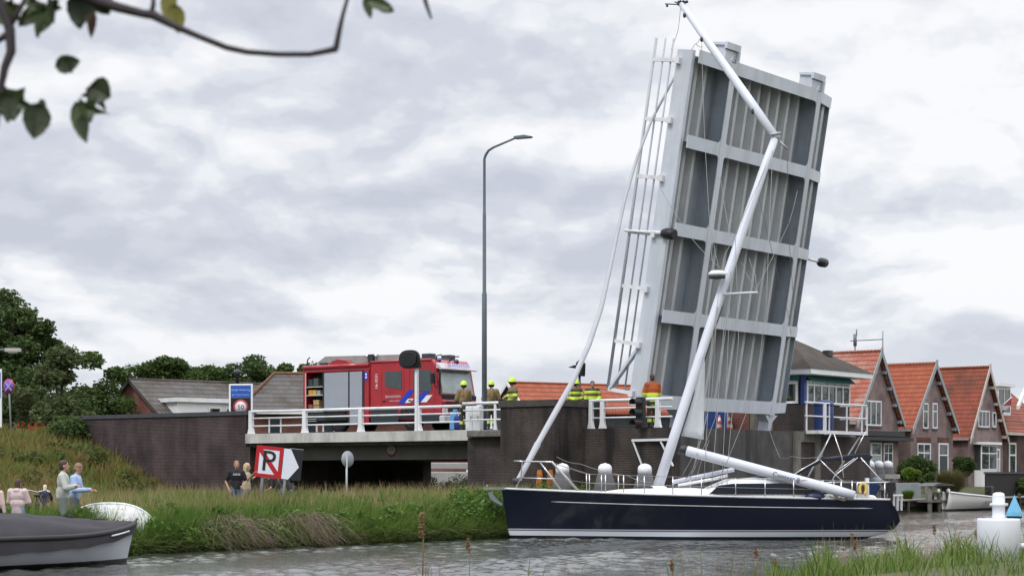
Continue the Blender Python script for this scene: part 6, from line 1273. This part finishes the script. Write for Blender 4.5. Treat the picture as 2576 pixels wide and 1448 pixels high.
# ---------------------------------------------------------------- bough hanging in from above, close to the lens
def bough():
    Y = 5.2; q = lambda x, y, d=0: P(x, y, Y+d)
    r = empty('overhanging_bough', q(120, -120), 0, 'blurred bare twig and leaves hanging in from above, close to the lens', 'branch'); BK = mat('twig_bark', (.050, .040, .045), .85, .2, 20)
    def tw(pts, rr, nm='twig'): mb = MB(); mb.tube([q(*p) for p in pts], rr, 8); return mb.build(nm, BK, r, True)
    tw([(-60, -160, .1), (90, -60), (190, -25), (250, 5), (300, 20), (360, 35), (385, 38), (430, 62), (500, 92), (570, 120), (620, 131), (700, 137), (780, 137), (830, 127), (848, 122)], [.03, .024, .02, .0155, .014, .012, .0135, .010, .0085, .0085, .008, .0075, .0075, .0085, .010])
    tw([(838, 122), (845, 122), (853, 80), (862, 40), (876, -10), (900, -80)], [.007, .009, .0075, .006, .005, .004])
    tw([(380, 40), (386, 10), (384, -40)], [.008, .007, .004]); tw([(-20, -80), (5, 20), (25, 75), (28, 130), (12, 170), (2, 220), (-10, 330)], [.014, .013, .015, .014, .012, .010, .006]); tw([(28, 80), (-8, 105)], [.012, .008]); tw([(30, 60), (55, 15), (80, -40)], [.008, .007, .006])
    tw([(1058, -40), (1072, 10), (1085, 48)], [.008, .006, .003]); tw([(916, -40), (925, 0), (945, 18)], [.004, .004, .003])
    LM = mat('near_leaf', (.040, .062, .018), .5, .25, 30); LMb = mat('near_leaf_yellow', (.16, .15, .02), .5, .2, 30); LD = mat('near_leaf_dark', (.028, .038, .015), .5, .25, 30)
    def leaf(x, y, L_, wd, ang, m, d=0, yaw=0, lobed=False):
        s = Y/K; pts = []
        if lobed:      # five pointed lobes
            for t, rr in ((0, .05), (28, .46), (50, .30), (68, .72), (92, .42), (118, .95), (146, .50), (180, 1.12)): pts.append((-rr*math.cos(R(t)), rr*math.sin(R(t))*.9))
        else:
            for i in range(10): t = i/9; pts.append((2*t-1, .95*math.sin(math.pi*t**.75)**.75*(1+.06*(i % 2))))
        up_ = [Vector(((px+1)*L_/2, 0, pz*wd/2))*s for px, pz in pts]; dn = [Vector((p.x, 0, -p.z)) for p in up_]; mid = [Vector((p.x, .12*wd*s, 0)) for p in up_]
        M = Matrix.Translation(q(x, y, d)) @ Matrix.Rotation(R(yaw), 4, 'Z') @ Matrix.Rotation(R(ang), 4, 'Y')
        mb = MB(); mb.grid([[M @ a, M @ b, M @ c] for a, b, c in zip(up_, mid, dn)], smooth=False); o = mb.build('leaf', m, r, True); k = o.modifiers.new('thick', 'SOLIDIFY'); k.thickness = .0006
    for a in ((422, -30, 82, 42, 86, LMb), (437, 10, 62, 40, 80, LMb), (232, 18, 66, 20, 92, mat('leaf_brown', (.09, .045, .03), .6)), (925, 0, 62, 26, 22, LM), (918, -10, 50, 20, 75, LM), (945, 10, 45, 24, 15, LD),
              (-55, 228, 130, 92, 18, LM, 1), (15, 222, 70, 66, 78, LM), (28, 235, 60, 44, 100, LD), (98, 258, 76, 58, 98, LD), (100, 250, 30, 18, 60, LM), (205, 195, 78, 92, 50, LD, 1), (150, 262, 105, 70, 12, LM, 1), (190, 255, 90, 44, 74, LM), (205, 290, 48, 26, 82, LD), (225, 215, 50, 60, 30, LD),
              (138, 168, 56, 40, -12, LM), (160, 148, 34, 30, 60, LD), (110, -30, 95, 90, 100, LM, 1), (165, -30, 100, 70, 130, LD, 1), (205, -25, 80, 64, 95, LD), (60, -30, 75, 60, 60, LM, 1), (-10, -20, 85, 70, 50, LD, 1), (-25, 25, 55, 46, 20, LM), (130, 15, 70, 40, 120, LM), (100, 20, 60, 36, 140, LD), (240, -20, 55, 50, 60, LM)):
        a = (a[0], a[1], a[2]*1.22, a[3]*1.25)+tuple(a[4:]); leaf(*a[:6], d=random.uniform(-.12, .12), yaw=random.uniform(-30, 30), lobed=len(a) > 6)
bough()
# ---------------------------------------------------------------- people
SKIN = mat('skin', (.42, .24, .17), .55, .08, 12); SHOE = mat('shoe_dark', (.03, .028, .026), .6)
def remesh(mb, name, voxel, smooth=4):
    me = mb.mesh('t'); o = bpy.data.objects.new('t', me); COL.objects.link(o)
    m = o.modifiers.new('r', 'REMESH'); m.mode = 'VOXEL'; m.voxel_size = voxel
    s = o.modifiers.new('s', 'SMOOTH'); s.iterations = smooth; s.factor = .5
    n = bpy.data.meshes.new_from_object(o.evaluated_get(bpy.context.evaluated_depsgraph_get())); bpy.data.objects.remove(o); n.name = name
    n.polygons.foreach_set('use_smooth', np.ones(len(n.polygons), dtype=bool)); return n
ARMS = {  # elbow and wrist offsets from the shoulder, x = forward, y = outward, z up (for a 1.78 m person)
    'down': ((.02, .05, -.29), (.07, .06, -.54)), 'pocket': ((-.06, .13, -.28), (.10, .04, -.49)), 'crossed': ((.10, .08, -.25), (.30, -.20, -.21)),
    'phone': ((.05, .06, -.28), (.32, .0, -.28)), 'reach': ((.18, .08, -.16), (.40, .12, .02)), 'fold': ((.08, .07, -.28), (.28, -.10, -.30)), 'hold': ((.02, .10, -.28), (.22, .0, -.38)), 'side': ((-.02, .26, -.14), (.08, .48, .0)), 'push': ((.20, .06, -.20), (.44, .02, -.30))}
def person(label, loc, yaw, h, arms, top_, bottom, shoe=SHOE, hair=None, hairstyle='short', lean=0, legs='stand', sleeves='long', coat=0, helmet=None, head_turn=0, nod=0, extra=None, group=None, fat=1.0, skirt=False, hood=False):
    r = empty('person', loc, yaw, label, 'person', group); k = h/1.78
    V = lambda *a: Vector(a)
    ankle = [V(0, .10, .08), V(0, -.10, .08)]; knee = [V(.03, .10, .49), V(.03, -.10, .49)]; hip = [V(0, .09, .92), V(0, -.09, .92)]
    if legs == 'stride': ankle = [V(.20, .1, .08), V(-.22, -.1, .10)]; knee = [V(.14, .1, .5), V(-.04, -.1, .48)]
    if legs == 'one': ankle[0] = V(.07, .12, .08); knee[0] = V(.08, .12, .5)
    if legs == 'bent': knee = [V(.16, .13, .48), V(.16, -.13, .48)]; hip = [V(-.1, .1, .82), V(-.1, -.1, .82)]
    hc = (hip[0]+hip[1])/2; LM = Matrix.Translation(hc) @ Matrix.Rotation(R(lean), 4, 'Y') @ Matrix.Translation(-hc)
    up = lambda p: LM @ p
    hx, hz = hc.x, hc.z; waist = up(V(hx, 0, hz+.16)); chest = up(V(hx+.01, 0, hz+.38)); neck = up(V(hx, 0, hz+.57)); 
    hd = neck+(up(V(hx+.035, 0, hz+.72))-neck); sh = [up(V(hx-.01, .185*fat, hz+.49)), up(V(hx-.01, -.185*fat, hz+.49))]
    el, wr = [], []
    for i, a in enumerate(arms):
        e, w = ARMS[a]; sg = 1 if i == 0 else -1; e = V(e[0], e[1]*sg, e[2]); w = V(w[0], w[1]*sg, w[2])
        el.append(sh[i]+e); wr.append(sh[i]+w)
    S = lambda p: p*k
    # the body: one continuous skin
    mb = MB(); C = lambda p, q, a, b: mb.cap(S(p), S(q), a*k, b*k, 12)
    for i in (0, 1):
        C(hip[i], knee[i], .082, .055); C(knee[i], ankle[i], .055, .036); C(ankle[i]+V(-.03, 0, -.04), ankle[i]+V(.15, 0, -.05), .04, .032)
        C(sh[i], el[i], .05, .038); C(el[i], wr[i], .038, .026); C(sh[i], chest+V(0, 0, .08), .055, .08)
    mb.ball(S(waist), (.095*k, .14*k, .17*k)); mb.ball(S(chest), (.105*k, .155*k, .19*k)); mb.ball(S(hc), (.1*k, .15*k, .12*k)); C(neck-V(0, 0, .06), hd-V(.01, 0, .06), .052, .05)
    HM = Matrix.Rotation(R(head_turn), 4, 'Z') @ Matrix.Rotation(R(nod), 4, 'Y')
    hp = lambda x, y, z: S(hd)+(HM @ V(x, y, z))*k
    mb.ball(hp(-.005, 0, .02), (.098*k, .076*k, .112*k), 14, 10, HM); mb.ball(hp(.03, 0, -.06), (.062*k, .055*k, .06*k), 10, 8, HM)
    mb.cap(hp(.088, 0, .01), hp(.112, 0, -.022), .010*k, .016*k, 8); mb.cap(hp(.08, -.022, -.066), hp(.08, .022, -.066), .014*k, .014*k, 8)
    for sd in (-1, 1): mb.ball(hp(-.01, sd*.078, -.005), (.022*k, .012*k, .034*k), 8, 6, HM)
    me = remesh(mb, 'body', .016*k, 3)
    # hands: palm, four unequal curled fingers, thumb from the side
    hb = MB()
    for i in (0, 1):
        d = (wr[i]-el[i]).normalized(); sg = 1 if i == 0 else -1; side = d.cross(V(0, 0, 1)); side = side.normalized() if side.length > .2 else V(1, 0, 0); nrm = side.cross(d).normalized()
        c = wr[i]+d*.05; w4 = d*.1
        for j, (o, L) in enumerate(((-.028, .062), (-.01, .075), (.01, .07), (.027, .055))):
            b = wr[i]+d*.085+side*o; m_ = b+d*L*.5-nrm*.012; t = m_+d*L*.35-nrm*.03; hb.cap(S(b), S(m_), .0095*k, .009*k, 6); hb.cap(S(m_), S(t), .009*k, .0075*k, 6)
            hb.cap(S(wr[i]), S(b), .017*k, .012*k, 6)
        t0 = wr[i]+d*.03+side*.03*sg; t1 = t0+side*.03*sg+d*.035; hb.cap(S(t0), S(t1), .012*k, .011*k, 6); hb.cap(S(t1), S(t1+d*.03-nrm*.01), .011*k, .009*k, 6)
    hm = hb.mesh('h'); bm = bmesh.new(); bm.from_mesh(me); bm.from_mesh(hm); bm.to_mesh(me); bm.free(); bpy.data.meshes.remove(hm)
    link('body', me, SKIN, r)
    eb = MB(); [eb.ball(hp(.084, sd*.031, .015), .011*k, 6, 5) for sd in (-1, 1)]; eb.build('eye', mat('eye_dark', (.02, .015, .012), .2), r)
    mbm = MB(); mbm.cap(hp(.092, -.018, -.066), hp(.092, .018, -.066), .005*k, .005*k, 6); mbm.build('mouth', mat('lips', (.30, .11, .09), .5), r)
    # clothes follow the body
    mb = MB(); g = .016+coat
    mb.ball(S(chest), ((.112+g)*k*fat, (.165+g)*k*fat, .21*k)); mb.ball(S(waist), ((.105+g)*k*fat, (.15+g)*k*fat, .2*k)); C(waist, hc+V(0, 0, .08 if coat < .02 else -.05), .135+g*.6, .14+g*.7); C(neck-V(0, 0, .05), neck-V(0, 0, .015), .075+g*.3, .06+g*.3)
    for i in (0, 1):
        C(sh[i], chest+V(0, 0, .08), .06+g*.7, .09+g); e2 = el[i]
        if sleeves == 'long': C(sh[i], el[i], .056+g, .046+g); C(el[i], wr[i]-(wr[i]-el[i]).normalized()*.02, .046+g, .034+g*.8)
        elif sleeves == 'short': C(sh[i], sh[i]+(el[i]-sh[i])*.62, .056+g, .054+g)
        else: C(sh[i], sh[i]+(el[i]-sh[i])*.12, .056+g, .056+g)
    if skirt: C(hc, hc-V(0, 0, .36), .15+g, .19+g)
    if hood: mb.ball(S(neck-V(.08, 0, .04)), (.09*k, .12*k, .07*k))
    link('jacket' if sleeves == 'long' else 'shirt', remesh(mb, 'top', .018*k, 3), top_, r)
    mb = MB(); mb.ball(S(hc), (.125*k*fat, .17*k*fat, .14*k))
    for i in (0, 1): C(hip[i], knee[i], .098+coat*.4, .072+coat*.4); C(knee[i], ankle[i]+V(0, 0, .04), .072+coat*.4, .058+coat*.4)
    link('trousers', remesh(mb, 'trousers', .018*k, 3), bottom, r)
    mb = MB()
    for i in (0, 1): C(ankle[i]+V(-.05, 0, -.035), ankle[i]+V(.17, 0, -.045), .047, .037); C(ankle[i]+V(-.02, 0, -.02), ankle[i]+V(-.01, 0, .05), .048, .05)
    link('shoe', remesh(mb, 'shoe', .016*k, 2), shoe, r)
    if hair:
        mb = MB(); mb.ball(hp(-.02, 0, .05), (.103*k, .086*k, .092*k), 14, 10, HM); mb.ball(hp(-.045, 0, .0), (.075*k, .08*k, .10*k), 12, 8, HM)
        if hairstyle == 'long': mb.cap(hp(-.06, 0, .02), hp(-.085, 0, -.26), .09*k, .075*k, 10); [mb.cap(hp(-.02, sd*.07, .0), hp(-.03, sd*.085, -.2), .04*k, .035*k, 8) for sd in (-1, 1)]
        if hairstyle == 'bob': mb.cap(hp(-.05, 0, .0), hp(-.06, 0, -.10), .088*k, .08*k, 10)
        if hairstyle == 'bun': mb.ball(hp(-.11, 0, .03), .05*k)
        link('hair', remesh(mb, 'hair', .015*k, 2), hair, r)
    if helmet:
        mb = MB(); prof = [(.150, -.015), (.145, .0), (.128, .035), (.118, .085), (.085, .125), (.04, .142), (.01, .145)]
        M3 = Matrix.Translation(hp(-.005, 0, .035)) @ HM @ Matrix.Scale(k, 4) @ Matrix.Diagonal((1.12, .92, 1, 1)); mb.lathe(prof, 18, (0, 0, 0), M3); mb.tube([M3 @ V(-.13, 0, .04), M3 @ V(-.07, 0, .125), M3 @ V(.03, 0, .15), M3 @ V(.11, 0, .09)], .018*k, 6); hl = mb.build('helmet', helmet, r)
        mb = MB(); mb.lathe([(.112, -.10), (.118, -.02), (.116, .0)], 14, (0, 0, 0), M3 @ Matrix.Translation((-.03, 0, 0))); mb.build('neck_guard', mat('helmet_black', (.02, .02, .022), .7), hl)
    if extra: extra(r, S, hp, chest, waist, wr, el, k)
    return r
cloth = lambda n, c, v=.12: mat('cloth_'+n, c, .85, v, 9, bump=.25, bscale=14)
JEANS = cloth('jeans', (.055, .10, .20), .3); HB = mat('hair_brown', (.055, .032, .022), .6, .3, 30); HBL = mat('hair_blond', (.46, .36, .20), .6, .25, 30); HS = mat('hair_sandy', (.22, .14, .085), .6, .25, 30)
def people():
    def at(x, s): w = w_at(x, s); p = Bw(s, w, gh(s, w)); return p
    def hgt(y, p): return H+(HY-y)/K*p.y-p.z
    g = 'onlookers on the bank'
    p = at(-9, .2); person('person in white and pink top and black trousers cut by the photo edge', p, R(60), 1.62, ('down', 'down'), cloth('pinkwhite', (.62, .45, .44)), cloth('black', (.015, .015, .017)), hair=HB, hairstyle='bob', group=g)
    p = at(45, .1); person('woman with brown hair in a pale pink hooded jacket seen from behind', p, R(80), hgt(1203, p), ('fold', 'fold'), cloth('palepink', (.55, .44, .44)), cloth('lightjeans', (.22, .32, .45), .2), hair=HB, hairstyle='bob', coat=.035, hood=True, group=g, fat=1.1)
    p = at(113, -3.2); p.z += .0; person('small fair haired child in a navy body warmer near the bicycle', p, R(95), hgt(1218, p), ('push', 'push'), cloth('navyvest', (.015, .022, .06)), cloth('sand', (.36, .34, .29)), hair=mat('hair_fair', (.62, .55, .38), .6, .15, 30), hairstyle='bob', coat=.02, group=g)
    p = at(158, .15); person('dark haired man in grey sweater with folded arms', p, R(8), hgt(1155, p), ('crossed', 'crossed'), cloth('greyknit', (.40, .42, .39)), cloth('greygreen', (.15, .18, .17)), hair=HB, coat=.012, group=g, head_turn=5, nod=-8)
    def phone(r, S, hp, chest, waist, wr, el, k):
        mb = MB(); c = S((wr[0]+wr[1])/2)+Vector((.13, 0, .03)); mb.box(c-Vector((.07, .035, .006)), c+Vector((.07, .035, .006)), None); mb.build('phone', BLACK, r)
    p = at(187, -.5); person('fair haired man in light blue shirt looking down at his phone', p, R(-5), hgt(1163, p), ('phone', 'phone'), cloth('lightblue', (.34, .44, .66)), cloth('slate', (.11, .135, .13)), hair=HS, lean=5, coat=.014, nod=28, extra=phone, group=g)
    # the dog between them
    p = at(143, .3); dog(p)
    bike(at(93, -2.2))
    # by the no mooring sign
    g = 'people at the tilted sign'
    def tee(r, S, hp, chest, waist, wr, el, k):
        mb = MB(); c = S(chest)+Vector((.14, 0, .06))
        for i in range(5): mb.box(c+Vector((-.02, -.11+.045*i, -.03+.004*(i % 2))), c+Vector((.004, -.08+.045*i, .03)))
        mb.build('shirt_print', cloth('print', (.4, .4, .42)), r)
    p = at(595, -2.6); person('bearded man in black T shirt and jeans left of the tilted sign', p, R(-78), hgt(1157, p), ('hold', 'pocket'), cloth('blacktee', (.012, .012, .016)), JEANS, hair=HS, sleeves='short', coat=.008, extra=tee, group=g)
    p = at(620, -3.0); person('blond long haired woman stretching an arm to hold the tilted sign', p, R(-20), hgt(1163, p), ('side', 'reach'), cloth('cream', (.42, .38, .28)), cloth('olivebeige', (.26, .24, .18)), hair=HBL, hairstyle='long', sleeves='none', group=g, fat=.9)
    p = at(702, -4.2); person('stooping person in dark top and deep blue work trousers behind the sign', p, R(180), 1.72, ('hold', 'hold'), cloth('black', (.015, .015, .017)), cloth('workblue', (.015, .045, .22)), hair=HB, lean=42, legs='bent', sleeves='short', group=g)
    p = at(732, -4.0); person('stooping person in faded jeans with bare forearms under the arrow board', p, R(150), 1.70, ('push', 'push'), cloth('black', (.015, .015, .017)), cloth('fadedjeans', (.07, .14, .24), .3), hair=HB, lean=48, legs='bent', sleeves='short', group=g)
    # firefighters
    g = 'firefighters on the bridge'; HY_ = mat('helmet_yellow', (.56, .74, .05), .35, .06); YEL = (.52, .70, .08); SAND = (.20, .145, .085); GRN = (.05, .06, .03)
    FJ = bands('fire_jacket', [(-1, GRN), (.84, YEL), (.97, GRN), (1.07, YEL), (1.20, SAND), (1.30, YEL), (1.40, GRN), (1.5, SAND)], 2, .8, 0, .2)
    FT = bands('fire_trousers', [(-1, (.05, .045, .035)), (.22, YEL), (.34, (.055, .05, .035))], 2, .85, 0, .2); FS = bands('fire_jacket_sand', [(-1, SAND), (.86, GRN), (.98, SAND), (1.30, (.25, .18, .09)), (1.6, SAND)], 2, .8, 0, .2)
    FO = bands('fire_jacket_orange', [(-1, GRN), (.80, YEL), (.88, GRN), (.98, YEL), (1.30, (.42, .10, .03)), (1.55, (.30, .08, .03))], 2, .8, 0, .2)
    def tank(r, S, hp, chest, waist, wr, el, k):
        mb = MB(); c = S(chest)+Vector((-.20*k, 0, 0)); mb.tube([c+Vector((0, 0, -.28)), c+Vector((0, 0, -.25)), c+Vector((0, 0, .2)), c+Vector((0, 0, .26))], [.05, .085, .085, .04], 10); mb.build('air_cylinder', mat('cylinder_tan', (.22, .16, .08), .5), r)
    def ff(label, x, w, y, yaw, arms, jacket, hel=True, ex=None, hr=None, hn=0):
        s = s_at(x, w); p = Bw(s, w, DZ+(.11 if w > 0 else 0)); person(label, p, R(yaw), hgt(y, p)-(.03 if hel else 0), arms, jacket, FT, hair=None if hel else hr, helmet=HY_ if hel else None, coat=.035, extra=ex, group=g, head_turn=hn, fat=1.05)
    ff('firefighter with yellow helmet and air cylinder before the truck windscreen', 1167, 1.0, 958, 115, ('fold', 'fold'), FS, ex=tank)
    ff('firefighter with yellow helmet seen from behind beside the grey lamp post', 1236, .9, 957, 100, ('hold', 'hold'), FS, ex=tank)
    ff('firefighter with yellow helmet and striped sleeves in front of the white gable', 1290, .9, 950, 200, ('hold', 'fold'), FJ)
    ff('firefighter with yellow helmet close to the rolled foresail', 1448, .9, 955, -60, ('fold', 'hold'), FJ)
    ff('bareheaded firefighter with yellow sleeves next to the helmeted one at the foresail', 1490, .6, 957, -80, ('hold', 'down'), FJ, False, hr=HB)
    ff('bareheaded firefighter with orange shoulders standing before the raised leaf', 1641, -.45, 940, 110, ('fold', 'fold'), FO, False, hr=HB)
def dog(p):
    r = empty('dog', p, R(-12), 'black dog with white chest lying beside the grey sweater man', 'dog'); mb = MB(); V = Vector
    mb.cap((-.28, 0, .30), (.12, 0, .50), .13, .16, 12); mb.cap((.12, 0, .50), (.28, 0, .62), .12, .09, 10); mb.ball((.36, 0, .68), (.12, .085, .09)); mb.cap((.42, 0, .66), (.54, 0, .63), .05, .035, 8)
    for sd in (-1, 1): mb.cap((-.25, sd*.10, .28), (-.10, sd*.14, .10), .09, .06); mb.cap((-.10, sd*.14, .10), (-.28, sd*.13, .04), .045, .035); mb.cap((-.28, sd*.13, .04), (-.12, sd*.13, .03), .035, .03); mb.cap((.16, sd*.09, .42), (.17, sd*.09, .2), .06, .04); mb.cap((.17, sd*.09, .2), (.19, sd*.09, .03), .038, .03); mb.cap((.19, sd*.09, .03), (.27, sd*.09, .03), .03, .028); mb.cap((.31, sd*.07, .74), (.27, sd*.09, .64), .035, .02, 6)
    mb.cap((-.36, 0, .22), (-.62, .05, .08), .045, .02, 8)
    link('body', remesh(mb, 'body', .016, 3), mat('dog_black', (.014, .012, .012), .7, .3, 20), r)
    mb = MB(); mb.ball((.23, 0, .45), (.075, .09, .17)); mb.ball((.25, 0, .06), (.06, .12, .04)); mb.build('white_chest', mat('dog_white', (.6, .58, .56), .8), r)
def bike(p):
    r = empty('bicycle', p, R(102), 'dark bicycle with pale handlebar grips parked by the small child', 'bicycle')
    for x in (-.52, .52):
        pts = [(x+.33*math.cos(2*math.pi*i/28), 0, .34+.33*math.sin(2*math.pi*i/28)) for i in range(29)]; mb = MB(); mb.tube(pts, .02, 6); wv = mb.build('wheel', mat('rubber', (.015, .015, .016)), r)
        mb = MB(); [mb.tube([(x, 0, .34), pts[i]], .003, 4) for i in range(0, 28, 2)]; mb.build('spokes', CHROME, wv)
    mb = MB(); [mb.tube(l, .018, 6) for l in (((-.52, 0, .34), (-.08, 0, .34), (.40, 0, .80)), ((-.08, 0, .34), (-.2, 0, .86)), ((-.52, 0, .34), (-.18, 0, .78), (.38, 0, .84)), ((.36, 0, .92), (.52, 0, .34)))]; mb.build('frame', DARK, r)
    mb = MB(); mb.tube([(.22, -.30, 1.0), (.34, -.24, 1.04), (.36, 0, .98), (.34, .24, 1.04), (.22, .30, 1.0)], .013, 6); hb = mb.build('handlebar', CHROME, r)
    mb = MB(); [mb.tube([(.24, sd*.29, 1.005), (.12, sd*.33, .99)], .022, 6) for sd in (-1, 1)]; mb.build('grip', mat('grip_pale', (.55, .54, .5), .6), hb)
    mb = MB(); mb.ball((-.21, 0, .90), (.14, .09, .04)); mb.build('saddle', BLACK, r)
people()
